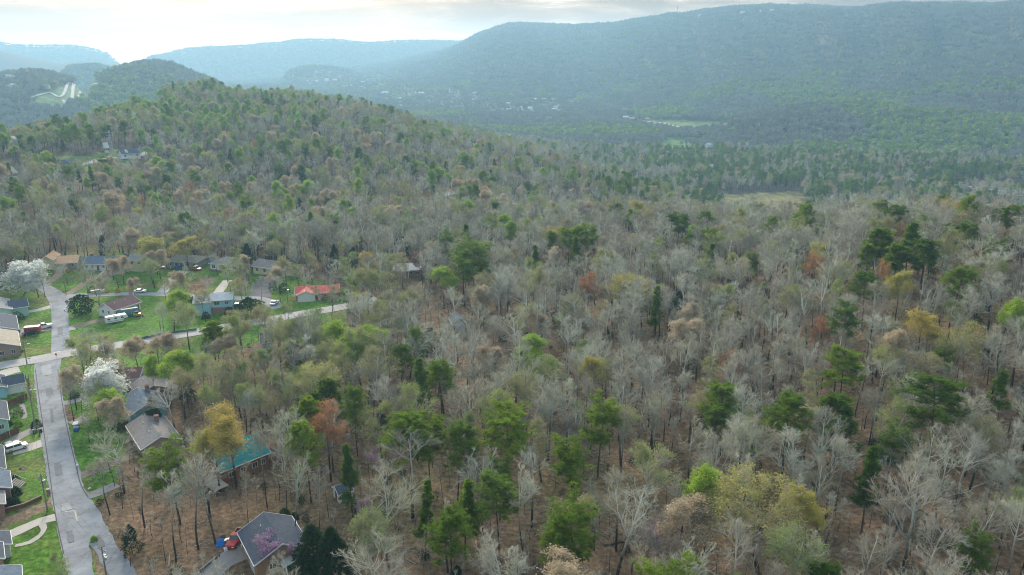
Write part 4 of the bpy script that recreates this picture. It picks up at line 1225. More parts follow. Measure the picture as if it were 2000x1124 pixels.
def form(kind, res, crown_mats, H, W, trunkm='bark'):
    tr, cr_ = res
    n = len(FORMS.setdefault(kind, []))
    zz_ = np.concatenate(cr_.V)[:, 2]
    H = float(np.percentile(zz_, 99.3))
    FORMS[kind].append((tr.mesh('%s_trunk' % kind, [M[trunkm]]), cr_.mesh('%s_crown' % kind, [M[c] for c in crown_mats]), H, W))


for s_, kw in enumerate([
    dict(H=21, fork=0.48, W=5.6, a=(30, 58), nl=11), dict(H=20, fork=0.42, W=6.4, a=(38, 68), nl=12, r=0.26), dict(H=22, fork=0.55, W=4.6, a=(25, 48), nl=10),
    dict(H=19, fork=0.50, W=4.4, a=(30, 60), nl=9, r=0.16), dict(H=21, fork=0.40, W=5.4, a=(22, 45), nl=12, up=0.14), dict(H=18, fork=0.45, W=4.2, a=(28, 50), nl=9, r=0.15),
    dict(H=19, fork=0.33, W=5.8, a=(26, 55), nl=13, r=0.24), dict(H=23, fork=0.6, W=5.0, a=(30, 62), nl=9), dict(H=17, fork=0.38, W=4.8, a=(30, 72), nl=11, up=0.02), dict(H=20, fork=0.5, W=3.9, a=(18, 40), nl=11, dens=1.2),
    dict(H=22, fork=0.52, W=5.6, a=(35, 70), nl=10, n2=6, dens=0.7), dict(H=20, fork=0.58, W=3.6, a=(22, 42), nl=9, r=0.16)]):
    form('bare', broadleaf(100 + s_, **kw), ['twig'], kw['H'], kw['W'])
form('white', broadleaf(131, H=21, fork=0.4, W=5.6, a=(32, 62), nl=9, dens=0.6, n2=6, n3=5, twr=1.1, r=0.24), ['twig'], 21, 5.6)
form('white', broadleaf(132, H=20, fork=0.45, W=4.8, a=(28, 55), nl=8, dens=0.5, n2=6, n3=5, twr=1.2, r=0.24), ['twig'], 20, 4.8)
form('sapling', broadleaf(140, H=11, fork=0.35, W=2.0, a=(22, 48), nl=7, r=0.07, n2=4, n3=3, dens=0.7, twr=0.8), ['twig'], 11, 2)
form('sapling', broadleaf(141, H=9, fork=0.3, W=2.2, a=(30, 60), nl=6, r=0.06, n2=4, n3=3, dens=0.7, twr=0.8), ['twig'], 9, 2.2)
form('sapling', broadleaf(142, H=13, fork=0.55, W=1.8, a=(22, 48), nl=6, r=0.08, n2=4, n3=3, dens=0.6, twr=0.8), ['twig'], 13, 1.8)
form('shrub', broadleaf(145, H=3.4, fork=0.08, W=1.8, a=(25, 60), nl=9, r=0.05, n2=5, n3=4, dens=0.8, twr=0.7), ['twigred'], 3.4, 1.8)
form('shrub', cedar(146, H=2.4, W=1.5, n=150, blades=9, ln=0.3, wd=0.06, round_=True), ['leafdark'], 2.4, 1.5)
form('bud', broadleaf(150, H=20, fork=0.42, W=5.4, nl=11, leaf=1, nleaf=2000, leafsize=0.13), ['twig', 'leafbud'], 20, 5.4)
form('bud', broadleaf(151, H=18, fork=0.45, W=4.6, nl=10, leaf=1, nleaf=2000, leafsize=0.13), ['twig', 'leafbud'], 18, 4.6)
form('bud', broadleaf(152, H=19, fork=0.5, W=4.6, a=(25, 50), nl=10, leaf=1, nleaf=2000, leafsize=0.14), ['twig', 'leafbud'], 19, 4.6)
form('lime', broadleaf(160, H=19, fork=0.38, W=4.6, a=(22, 48), nl=11, leaf=1, nleaf=2701, leafsize=0.17, spread=0.35, dens=1.2), ['twig', 'leaflime'], 19, 4.6)
form('lime', broadleaf(161, H=17, fork=0.4, W=4.6, a=(28, 58), nl=10, leaf=1, nleaf=2702, leafsize=0.17, spread=0.35, dens=1.2), ['twig', 'leaflime'], 17, 4.6)
form('yellow', broadleaf(170, H=17, fork=0.34, W=6.6, a=(42, 78), nl=12, leaf=1, nleaf=2600, leafsize=0.12, r=0.27, dens=1.1, twr=1.2), ['twig', 'leafyellow'], 17, 6.6)
form('yellow', broadleaf(171, H=18, fork=0.4, W=5.2, a=(32, 62), nl=11, leaf=1, nleaf=2701, leafsize=0.13), ['twig', 'leafyellow'], 18, 5.2)
form('orange', broadleaf(175, H=17, fork=0.42, W=4.6, a=(28, 58), nl=10, leaf=1, nleaf=2300, leafsize=0.14), ['twig', 'leaforange'], 17, 4.6)
form('tan', broadleaf(178, H=17, fork=0.35, W=5.6, a=(30, 66), nl=12, leaf=1, nleaf=2700, leafsize=0.16), ['twig', 'leaftan'], 17, 5.6)
form('pear', broadleaf(180, H=13, fork=0.18, W=5.2, a=(22, 58), nl=15, leaf=1, nleaf=5500, leafsize=0.23, spread=0.4, dens=1.4), ['twig', 'leafwhite'], 13, 5.2)
form('redbud', broadleaf(185, H=8, fork=0.2, W=3.4, a=(35, 70), nl=9, leaf=1, nleaf=1500, leafsize=0.12, r=0.1, n2=6, n3=5, dens=0.8, spread=0.2), ['twig', 'leafpink'], 8, 3.4)
form('redleaf', broadleaf(188, H=12, fork=0.25, W=4.6, a=(30, 66), nl=12, leaf=1, nleaf=2800, leafsize=0.2), ['twig', 'leafred'], 12, 4.6)
form('pine', pine(200, H=20, bare=0.52, W=3.6), ['leafpine', 'pinebark'], 20, 3.6, 'pinebark')
form('pine', pine(201, H=21, bare=0.58, W=3.9, nb=54), ['leafpine', 'pinebark'], 21, 3.9, 'pinebark')
form('pine', pine(202, H=19, bare=0.45, W=3.4, nb=60, shape='flat'), ['leafpine', 'pinebark'], 19, 3.2, 'pinebark')
form('densepine', pine(205, H=19, bare=0.35, W=2.8, nb=62, tuft=16, blades=17, shape='cone', wd=0.065), ['leafpine', 'pinebark'], 19, 2.8, 'pinebark')
form('densepine', pine(206, H=18, bare=0.4, W=3.3, nb=60, tuft=16, blades=17, wd=0.065), ['leafpine', 'pinebark'], 18, 3.3, 'pinebark')
form('flatpine', pine(208, H=19, bare=0.70, W=4.2, nb=44, tuft=16, blades=17, shape='flat', wd=0.065), ['leafpine', 'pinebark'], 19, 4.2, 'pinebark')
form('cedar', cedar(210, H=11, W=2.9), ['leafcedar'], 11, 2.9, 'pinebark')
form('cedar', cedar(211, H=12, W=2.3), ['leafcedar'], 12, 2.3, 'pinebark')
form('roundcedar', cedar(214, H=8, W=4.2, n=900, round_=True), ['leafcedar'], 8, 4.2, 'pinebark')

NAMES = {'bare': 'bare_tree', 'white': 'bare_tree', 'bud': 'budding_tree', 'lime': 'lime_leaved_tree', 'yellow': 'yellow_tree', 'orange': 'orange_tree', 'tan': 'tan_budded_tree',
         'pear': 'blossoming_pear_tree', 'redbud': 'redbud_tree', 'redleaf': 'red_leaved_tree', 'pine': 'pine_tree', 'densepine': 'pine_tree', 'flatpine': 'pine_tree', 'cedar': 'cedar_tree', 'roundcedar': 'juniper_tree',
         'sapling': 'bare_sapling', 'shrub': 'bare_shrub'}
LOOK = {'bare': ['bare grey tree with a wide twiggy crown', 'bare grey tree with arching limbs', 'tall bare tree with a narrow grey crown', 'slim bare tree with a thin grey crown',
                 'bare tree with a fan of rising branches', 'small bare tree with a light crown', 'low forking bare tree with a broad crown', 'tall bare tree with a high crown', 'short bare tree with drooping limbs', 'narrow bare tree with dense twigs', 'bare tree with an open spreading crown', 'slender bare tree branching high up'],
        'white': ['whitish bare tree with bold spreading limbs', 'pale bare tree with few thick limbs'],
        'bud': ['tree dusted with pale green buds', 'budding tree with a yellowish green haze', 'tree with opening grey green buds'],
        'lime': ['fresh lime green tree', 'rounded lime green tree'], 'yellow': ['spreading tree full of yellow catkins', 'yellow flowering tree'], 'orange': ['orange budded tree'],
        'tan': ['tan budded tree with a broad crown'], 'pear': ['white blossoming pear tree'], 'redbud': ['small redbud in purple pink blossom'], 'redleaf': ['small tree with dull red leaves'],
        'pine': ['pine with a loose rounded green crown', 'tall pine with a soft open crown', 'pine with a flat topped green crown'], 'densepine': ['dense bright green pine', 'full bright green pine'],
        'flatpine': ['pine with a high flat green crown'], 'cedar': ['dark cone shaped cedar', 'narrow dark green cedar'], 'roundcedar': ['round dark green juniper'],
        'sapling': ['thin bare sapling'] * 3, 'shrub': ['low bare shrub', 'low dark green shrub']}
GROUPS = {'bare_tree': 'bare trees of the wood', 'budding_tree': 'budding trees of the wood', 'lime_leaved_tree': 'lime green trees', 'yellow_tree': 'yellow flowering trees', 'orange_tree': 'orange budded trees',
          'tan_budded_tree': 'tan budded trees', 'blossoming_pear_tree': 'white pear trees', 'redbud_tree': 'redbuds in bloom', 'pine_tree': 'pines standing in the wood', 'cedar_tree': 'dark cedars', 'bare_shrub': 'shrubs in the yards'}
TREES = []      # (x, y, kind, form index, scale, hand-placed label or None)
LAND = []       # landmarks for wording: (px, py, name)
rg = np.random.default_rng(5)


def put(kind, px, py, h, label=None, wk=1.0, mark=None, fi=None):
    """a tree whose top is seen at this pixel"""
    x, y = hit(px, py, h)
    fi = rg.integers(len(FORMS[kind])) if fi is None else fi
    sc = h / FORMS[kind][fi][2]
    TREES.append((x, y, kind, int(fi), sc, sc * wk * 1.18, label))
    if mark:
        q = proj(x, y, tz(x, y) + h * 0.7)
        LAND.append((float(q[0]), float(q[1]), mark))


HAND = [
    # kind, px, py(top), height, width factor, label, landmark phrase
    ('pine', 1173, 772, 20, 1.0, 'soft pale green pine in the middle of the near wood', 'the soft pale pine'),
    ('pine', 1125, 846, 19, 0.95, 'round crowned pine standing below the soft pale pine', None),
    ('pine', 1545, 770, 20, 1.1, 'wide pine left of the round bright pine', None),
    ('densepine', 1645, 780, 18, 1.25, 'round bright yellow green pine over a bare tree', 'the round bright pine'),
    ('pine', 1845, 742, 22, 1.45, 'big spreading pine near the right edge of the wood', 'the big spreading pine'),
    ('pine', 1655, 683, 20, 1.2, 'pale airy pine above the round bright pine', None),
    ('pine', 1398, 795, 15, 1.0, 'small pine half hidden by whitish branches', None),
    ('densepine', 1705, 884, 18, 0.85, 'tall dense emerald pine among bare trees at lower right', 'the emerald pine'),
    ('pine', 1130, 975, 20, 1.0, 'rounded green pine at the bottom middle', 'the bottom middle pine'),
    ('pine', 1092, 1028, 15, 0.95, 'small pine touching the rounded bottom middle pine', None),
    ('pine', 880, 990, 18, 1.0, 'green pine tangled with a bare tree near the bottom', None),
    ('densepine', 905, 935, 16, 0.9, 'deep green pine under the whitish fan shaped tree', None),
    ('pine', 975, 930, 18, 1.15, 'hazy blue green pine right of the deep green pine', None),
    ('pine', 990, 798, 21, 1.4, 'massive green pine above the hazy pine', 'the massive green pine'),
    ('pine', 890, 830, 18, 1.0, 'pine just left of the massive green pine', None),
    ('pine', 798, 806, 19, 1.45, 'broad green pine above the whitish fan shaped tree', 'the broad green pine'),
    ('flatpine', 838, 818, 18, 1.1, 'flat crowned pine joined to the broad green pine', None),
    ('densepine', 826, 948, 16, 0.7, 'thin leaning pine beside the tangled bare tree', None),
    ('densepine', 680, 870, 17, 0.72, 'narrow bright pine above the small white shed', 'the narrow bright pine'),
    ('pine', 595, 823, 19, 0.9, 'tall pine to the right of the teal roofed house', 'the tall pine by the teal roof'),
    ('pine', 330, 858, 19, 1.1, 'pine in front of the brown roofed house', None),
    ('pine', 690, 753, 18, 0.8, 'small crowned pine above the orange budded tree', None),
    ('densepine', 648, 743, 17, 0.9, 'dark green pine below the pale yellow tree', None),
    ('densepine', 610, 768, 15, 0.8, 'short pine leaning towards the dark green pine', None),
    ('pine', 860, 705, 17, 1.1, 'green pine high over the broad green pine', None),
    ('pine', 785, 675, 15, 1.0, 'mossy green small pine in the grey crowns', None),
    ('densepine', 1285, 566, 18, 0.8, 'lone dark pine in the middle of the bare wood', 'the lone dark pine'),
    ('pine', 1697, 530, 18, 1.2, 'green pine touching the yellow green maple', 'the pine by the yellow maple'),
    ('densepine', 1728, 448, 18, 1.3, 'leftmost tree of the dark green clump on the crest', None),
    ('densepine', 1782, 440, 19, 1.4, 'tallest tree of the dark green clump on the crest', 'the dark green clump'),
    ('densepine', 1815, 468, 17, 1.3, 'rightmost tree of the dark green clump on the crest', None),
    ('densepine', 1755, 478, 16, 1.3, 'lowest tree of the dark green clump on the crest', None),
    ('densepine', 1698, 478, 15, 1.1, 'small outlying tree left of the dark green clump', None),
    ('flatpine', 1327, 419, 19, 1.2, 'flat crowned pine alone on the crest line', 'the crest pine'),
    ('flatpine', 1237, 409, 17, 0.9, 'small flat pine on the crest left of the larger one', None),
    ('flatpine', 1393, 447, 18, 1.0, 'pine below and right of the flat crest pine', None),
    ('densepine', 1388, 478, 16, 1.0, 'pine with a low crown under another on the slope', None),
    ('flatpine', 1150, 442, 19, 1.2, 'rightmost pine of the row above the middle slope', None),
    ('flatpine', 1110, 443, 19, 1.2, 'second pine of the row above the middle slope', 'the pine row'),
    ('densepine', 1130, 466, 17, 1.1, 'lower pine tucked into the row on the middle slope', None),
    ('densepine', 1078, 453, 18, 0.7, 'narrow pine at the left end of the row', None),
    ('densepine', 1048, 480, 15, 0.9, 'short pine left of the narrow one', None),
    ('flatpine', 1898, 437, 17, 0.8, 'bright flat pine right of the dark green clump', None),
    ('flatpine', 1975, 402, 17, 1.0, 'crest pine at the far right edge', None),
    ('flatpine', 1745, 402, 17, 1.0, 'flat pine on the crest beyond the dark clump', None),
    ('densepine', 1470, 494, 14, 0.9, 'little bright pine among grey crowns', None),
    ('pine', 925, 468, 24, 1.6, 'large dark pine behind the hidden tan roof', 'the large dark pine'),
    ('pine', 905, 503, 19, 1.3, 'lower pine leaning on the large dark pine', None),
    ('densepine', 1950, 718, 13, 1.2, 'short green pine at the right edge below the maples', None),
    ('pine', 1912, 1035, 14, 1.0, 'pale green pine in the bottom right corner', None),
    ('densepine', 1615, 1104, 14, 1.1, 'bright pine top just showing at the bottom edge', None),
    ('pine', 1850, 668, 14, 1.0, 'short pine hidden behind whitish limbs', None),
    ('cedar', 645, 1035, 13, 1.15, 'dark cedar right of the slate roofed house', 'the dark cedars'),
    ('cedar', 610, 1030, 12, 1.25, 'dark cedar touching the slate roofed house', None),
    ('cedar', 668, 1062, 9, 1.2, 'lowest dark cedar of the three by the slate roof', None),
    ('cedar', 590, 1075, 9, 1.1, 'dark cedar beside the purple redbud', None),
    ('roundcedar', 155, 577, 7.5, 0.85, 'round dark green juniper on the corner lawn', 'the round juniper'),
    ('roundcedar', 487, 582, 8, 0.8, 'dark evergreen beside the pale blue house', None),
    ('cedar', 293, 778, 9, 0.9, 'dark cedar at the gable of the blue grey house', None),
    ('cedar', 360, 730, 9, 0.9, 'dark cedar at the foot of the green trees by the road', None),
    ('cedar', 480, 478, 12, 1.2, 'tall dark cedar behind the hip roofed house', None),
    ('cedar', 250, 1028, 6, 1.0, 'small dark cedar at the foot of a leaning bare tree', None),
    ('cedar', 650, 480, 12, 1.1, 'dark cedar at the wood edge above the red roof', None),
    ('cedar', 690, 485, 11, 1.2, 'bushy cedar right of its twin above the red roof', None),
    ('yellow', 1500, 938, 19, 1.2, 'huge spreading tree full of yellow catkins', 'the huge yellow tree', 0),
    ('yellow', 1590, 952, 16, 0.8, 'thin yellow tree right behind the huge yellow tree', None, 1),
    ('yellow', 1762, 534, 16, 0.95, 'rounded yellow green maple on the upper slope', 'the yellow maple', 1),
    ('orange', 1594, 494, 16, 1.1, 'salmon orange tree left of the dark green clump', 'the salmon tree'),
    ('orange', 1733, 508, 14, 0.7, 'thin salmon tree between the dark clump and the yellow maple', None),
    ('orange', 1605, 618, 14, 0.8, 'small orange budded tree below the salmon tree', 'the small orange tree'),
    ('orange', 1768, 432, 12, 0.8, 'orange topped tree on the crest', None),
    ('orange', 1965, 442, 13, 0.8, 'orange budded tree at the right edge of the crest', None),
    ('orange', 636, 788, 19, 0.95, 'orange budded tree between pines above the shed', 'the orange budded tree'),
    ('orange', 1150, 532, 16, 0.9, 'orange yellow crown in the middle of the grey wood', 'the orange yellow crown'),
    ('orange', 1545, 790, 13, 0.7, 'rust budded small tree behind the wide pine', None),
    ('yellow', 446, 808, 18, 1.15, 'yellow flowering tree hanging over the teal roof', 'the yellow tree over the teal roof', 1),
    ('yellow', 416, 838, 15, 1.0, 'smaller yellow tree left of the teal roof', None, 1),
    ('yellow', 620, 713, 17, 0.95, 'pale yellow tree above the dark green pine', 'the pale yellow tree', 0),
    ('yellow', 285, 462, 16, 1.6, 'yellow orange tree shading the grey house on the upper street', 'the upper street yellow tree', 1),
    ('yellow', 362, 468, 14, 1.6, 'yellow tree behind the white pillared house', None, 1),
    ('bud', 810, 760, 18, 1.1, 'yellow green budded tree above the broad green pine', None),
    ('bud', 1262, 860, 19, 1.0, 'whitish limbed tree with yellow buds', None),
    ('bud', 960, 760, 18, 1.0, 'cream green budded tree above the massive green pine', None),
    ('tan', 945, 562, 15, 0.9, 'yellowish topped tree right of the lime crown', None),
    ('lime', 545, 355, 19, 0.85, 'taller of the two glowing lime green trees on the hillside', 'the glowing lime trees', 0),
    ('lime', 566, 380, 19, 0.85, 'lower of the two glowing lime green trees on the hillside', None, 0),
    ('lime', 865, 528, 15, 1.2, 'lime green crown right of the white roofed house', 'the lime crown', 1),
    ('lime', 1000, 434, 17, 1.0, 'lime green tree at the foot of the hill', None, 0),
    ('lime', 958, 434, 13, 0.8, 'small lime green tree left of a larger one', None, 1),
    ('lime', 1062, 424, 12, 0.9, 'small lime tree above the row of pines', None, 1),
    ('lime', 330, 572, 14, 1.1, 'lime green tree between the two streets', None, 1),
    ('lime', 320, 172, 17, 1.2, 'lime green tree near the top of the hill', None, 0),
    ('lime', 355, 168, 14, 1.3, 'lime green tree just right of another on the hilltop', None, 1),
    ('lime', 540, 222, 17, 0.9, 'lime green tree high on the hillside', None, 0),
    ('lime', 862, 326, 15, 1.0, 'lime green tree on the right flank of the hill', None, 1),
    ('lime', 870, 250, 15, 1.5, 'yellow lime tree on the crest of the right flank', None, 1),
    ('lime', 600, 328, 15, 1.2, 'lime tree above the two glowing ones', None, 1),
    ('lime', 305, 280, 13, 1.0, 'lime tree by the far house with dormers', None, 1),
    ('lime', 238, 218, 14, 1.4, 'lime green tree beside the hillside meadow', None, 1),
    ('lime', 215, 712 + 45, 12, 1.2, 'light green tree under the white pear', None, 1),
    ('lime', 320, 692, 14, 1.2, 'fresh green tree by the tan hidden roof', None, 1),
    ('lime', 355, 688, 13, 1.0, 'fresh green tree in the roadside row', None, 0),
    ('lime', 290, 700, 13, 1.0, 'fresh green tree at the left of the roadside row', None, 0),
    ('bud', 530, 470, 14, 1.2, 'yellow green tree over the brown roofed house', None),
    ('tan', 212, 378, 18, 1.1, 'broad tan tree on the lower hillside', 'the broad tan tree'),
    ('tan', 422, 272, 14, 1.0, 'peach tan crown in the middle of the hill', None),
    ('tan', 265, 292 + 16, 9, 0.9, 'coral budded tree by the far house with dormers', None),
    ('tan', 370, 300, 14, 1.1, 'tan tree below the peach crown', None),
    ('tan', 195, 338, 14, 1.2, 'pinkish tan tree above the broad tan tree', None),
    ('orange', 466, 364, 12, 0.9, 'small orange tree on the lower hillside', None),
    ('tan', 322, 654, 12, 1.2, 'tan tree beside the pale main road', None),
    ('tan', 262, 662, 11, 1.2, 'beige tree in front of the white trailer', None),
    ('tan', 440, 656, 12, 1.2, 'peach brown tree below the main road', None),
    ('redleaf', 822, 492, 12, 1.0, 'red leaved tree behind the white roofed house', 'the red leaved tree'),
    ('pear', 38, 512, 12.5, 1.55, 'big white blossoming pear by the bend of the road', 'the big white pear'),
    ('pear', 66, 528, 11, 0.95, 'smaller white pear right of the big one', None),
    ('pear', 213, 710, 13.5, 1.05, 'white pear above the blue grey roof', 'the lower white pear'),
    ('pear', 1392, 322, 12, 0.8, 'white pear alone at the edge of the valley pines', None),
    ('pear', 25, 268, 11, 0.9, 'white pear by the far left meadow', None),
    ('redbud', 530, 1040, 7.5, 1.15, 'purple pink redbud in front of the slate roof', 'the big redbud'),
    ('redbud', 565, 1052, 6.5, 0.9, 'smaller redbud against the slate roof', None),
    ('redbud', 725, 880, 7, 0.7, 'small redbud right of the narrow bright pine', None),
    ('redbud', 705, 968, 6, 0.6, 'tiny redbud below the white shed', None),
    ('redbud', 1300, 885, 7, 0.8, 'redbud behind whitish limbs at the lower middle', None),
    ('redbud', 258, 570, 5, 0.8, 'redbud at the end of the brown roofed house', None),
    ('redbud', 1268, 1025, 7, 0.7, 'faint redbud inside the white bare tree', None),
    ('bare', 1010, 600, 20, 1.25, 'very broad bare tree crown in the middle of the photo', 'the very broad bare crown', 1),
    ('bare', 1450, 502, 20, 1.2, 'broad bare tree on the upper slope left of the salmon tree', None, 1),
    ('white', 1210, 938, 22, 1.0, 'tall whitish tree right of the rounded bottom pine', 'the tall whitish tree', 1),
    ('white', 1240, 1010, 15, 0.9, 'smaller whitish tree in front of the tall whitish one', None, 1),
    ('white', 800, 848, 19, 1.35, 'whitish tree shaped like a fan below the broad green pine', 'the white fan tree', 0),
    ('white', 1795, 925, 22, 1.25, 'large whitish bare tree in the lower right corner', 'the large whitish tree', 0),
    ('white', 570, 798, 21, 0.9, 'tall whitish tree behind the teal roof', None, 1),
    ('white', 1040, 870, 18, 1.0, 'whitish tree with drooping limbs right of the hazy pine', None, 0),
    ('white', 1760, 565, 13, 0.8, 'chalk white crooked tree under the yellow maple', None, 1),
    ('white', 1130, 680, 19, 1.0, 'whitish tree above the soft pale pine', None, 0),
    ('bare', 130, 740, 12, 0.9, 'dark leaning bare tree beside the street', None, 4),
    ('bare', 147, 735, 12, 0.8, 'second dark bare tree of the pair beside the street', None, 3),
    ('bare', 78, 565 - 42, 12, 0.9, 'bare tree in front of the big white pear', None, 0),
    ('bare', 118, 508, 14, 0.7, 'bare tree in front of the orange roofed house', None, 3),
    ('bare', 160, 505, 14, 0.8, 'bare tree by the tan driveway of the blue roofed house', None, 3),
    ('bare', 408, 570, 14, 0.7, 'narrow bare tree in front of the pale blue house', None, 11),
    ('bare', 312, 590, 13, 0.9, 'big leaning bare tree on the lawn between the streets', None, 4),
    ('bare', 378, 532, 8, 0.7, 'small bare tree by the parked cars of the upper street', None, 5),
    ('bare', 440, 500, 13, 1.0, 'bare tree in front of the hip roofed house', None, 0),
    ('bare', 505, 540, 11, 0.9, 'bare tree over the dark driveway', None, 5),
    ('bare', 625, 560 + 10, 12, 0.7, 'small bare tree in front of the red roofed house', None, 5),
    ('bare', 225, 850, 14, 1.2, 'spreading bare tree left of the brown roofed house', None, 1),
    ('bare', 200, 830, 12, 1.0, 'bare tree on the lawn near the golf cart', None, 0),
    ('bud', 395, 566, 12, 1.0, 'budding tree above the pale blue roof', None),
    ('bud', 345, 556, 11, 1.1, 'budding tree on the lawn below the olive roofed house', None),
    ('bare', 478, 548, 12, 1.0, 'bare tree between the blue house and the dark driveway', None, 0),
    ('bare', 300, 640, 12, 1.1, 'bare tree on the verge of the main road near the fence post', None, 1),
    ('bud', 215, 655, 9, 1.2, 'low budding tree below the drive of the long white house', None),
    ('bare', 180, 520, 12, 1.0, 'bare tree on the slope lawn below the blue roofed house', None, 5),
    ('tan', 232, 500, 9, 1.1, 'cream budding tree in front of the teal gable', None),
    ('bare', 60, 470, 14, 1.1, 'bare tree behind the orange roofed house', None, 0),
    ('bare', 245, 452, 15, 1.1, 'bare tree on the dry slope behind the teal gable', None, 1),
    ('bare', 200, 470, 14, 1.0, 'bare tree on the dry slope behind the blue roof', None, 4),
    ('bud', 555, 500, 13, 1.1, 'budding tree at the right end of the brown roofed house', None),
    ('bare', 590, 520, 13, 1.0, 'bare tree above the red roof', None, 0),
    ('bare', 545, 540, 12, 0.9, 'bare tree at the turning place', None, 5),
    ('bare', 645, 530, 14, 1.1, 'bare tree behind the right end of the red roof', None, 1),
    ('bud', 560, 590, 9, 1.0, 'small green tree in front of the red roofed house', None),
    ('bare', 500, 602, 11, 1.0, 'bare tree beside the dark evergreen by the main road', None, 0),
    ('bud', 350, 720, 14, 1.2, 'olive budding tree south of the main road', None),
    ('bud', 400, 700, 15, 1.2, 'olive budding tree below the peach brown tree', None),
    ('bare', 330, 745, 15, 1.3, 'broad bare tree behind the brown roofed house', None, 1),
    ('bud', 180, 745, 11, 1.1, 'pale green tree on the lawn left of the white pear', None),
    ('bare', 260, 880, 17, 1.0, 'bare tree at the corner of the brown roofed house', None, 2),
    ('bare', 505, 820, 20, 0.65, 'slim bare tree in front of the teal roof', None, 11),
    ('bare', 545, 835, 20, 0.65, 'slim bare tree right of the teal roof', None, 11),
    ('bare', 472, 905, 15, 0.6, 'slim bare tree at the left of the teal roofed house', None, 11),
    ('bare', 400, 890, 19, 1.0, 'slim bare tree between the street and the teal roofed house', None, 3),
    ('bare', 365, 900, 19, 1.0, 'tall bare tree on the litter west of the teal roofed house', None, 3),
    ('bare', 320, 930, 18, 1.0, 'tall bare tree near the grey drive', None, 11),
    ('bare', 560, 890, 19, 0.65, 'slim bare tree between the teal and the slate roof', None, 3),
    ('bare', 610, 900, 18, 0.65, 'slim bare tree left of the narrow bright pine', None, 11),
    ('bud', 765, 500, 16, 1.3, 'pale green budded tree left of the white roofed house', None),
    ('bud', 740, 530, 17, 1.4, 'wide pale budded tree above the grey crowns by the red roof', None),
    ('bud', 110, 1085, 8, 1.0, 'blossom flecked bush tree at the bottom of the street', None),
]
for h_ in HAND:
    kind, px, py, hh, wk, lab, mark = h_[:7]
    put(kind, px, py, hh, lab, wk, mark, h_[7] if len(h_) > 7 else None)
# yard trees filled in between the houses, clear of roofs, drives and streets
ry = np.random.default_rng(41)
cnt_ = 0
while cnt_ < 44:
    px_, py_ = (ry.uniform(130, 665), ry.uniform(528, 640)) if cnt_ < 34 else (ry.uniform(118, 245), ry.uniform(700, 900))
    x_, y_ = hit(px_, py_)
    if any(math.hypot(x_ - f[0], y_ - f[1]) < f[2] + 1.5 for f in FOOT) or any(math.hypot(x_ - t_[0], y_ - t_[1]) < 5 for t_ in TREES):
        cnt_ += 0.02
        continue
    if any(min(math.hypot(x_ - q[0], y_ - q[1]) for q in Q) < w_ / 2 + 1.6 for Q, w_ in RIB):
        cnt_ += 0.02
        continue
    kd_ = ['bare', 'bud', 'bare', 'tan', 'bud'][int(ry.integers(5))]
    f_ = int(ry.integers(len(FORMS[kd_]))); s_ = ry.uniform(7.5, 13) / FORMS[kd_][f_][2]
    TREES.append((x_, y_, kd_, f_, s_, s_ * ry.uniform(1.1, 1.5), None))
    cnt_ = int(cnt_) + 1
nhand = len(TREES)
HX = np.array([t[0] for t in TREES]); HY = np.array([t[1] for t in TREES])


def scatter(d0, d1, step, az0=-37, az1=37, seed=0, jit=0.42):
    """jittered grid of tree feet inside a sector"""
    r_ = np.random.default_rng(seed)
    a0, a1 = R(az0), R(az1)
    xs = np.arange(d1 * math.sin(a0), d1 * math.sin(a1), step)
    ys = np.arange(d0 * math.cos(max(abs(a0), abs(a1))), d1, step)
    x, y = np.meshgrid(xs, ys)
    x = x + ((np.arange(len(ys)) % 2) * step / 2)[:, None]
    x = (x + r_.uniform(-jit, jit, x.shape) * step).ravel(); y = (y + r_.uniform(-jit, jit, y.shape) * step).ravel()
    d = np.hypot(x, y); a = np.arctan2(x, y)
    k = (d > d0) & (d < d1) & (a > a0) & (a < a1)
    return x[k], y[k]


def pick(probs, u):
    """probs: list of (kind, p array or float) -> kind per point"""
    res = np.full(u.shape, 'bare', dtype=object); acc = np.zeros(u.shape)
    for k_, p in probs:
        p = np.broadcast_to(p, u.shape)
        res[(u >= acc) & (u < acc + p)] = k_
        acc = acc + p
    return res


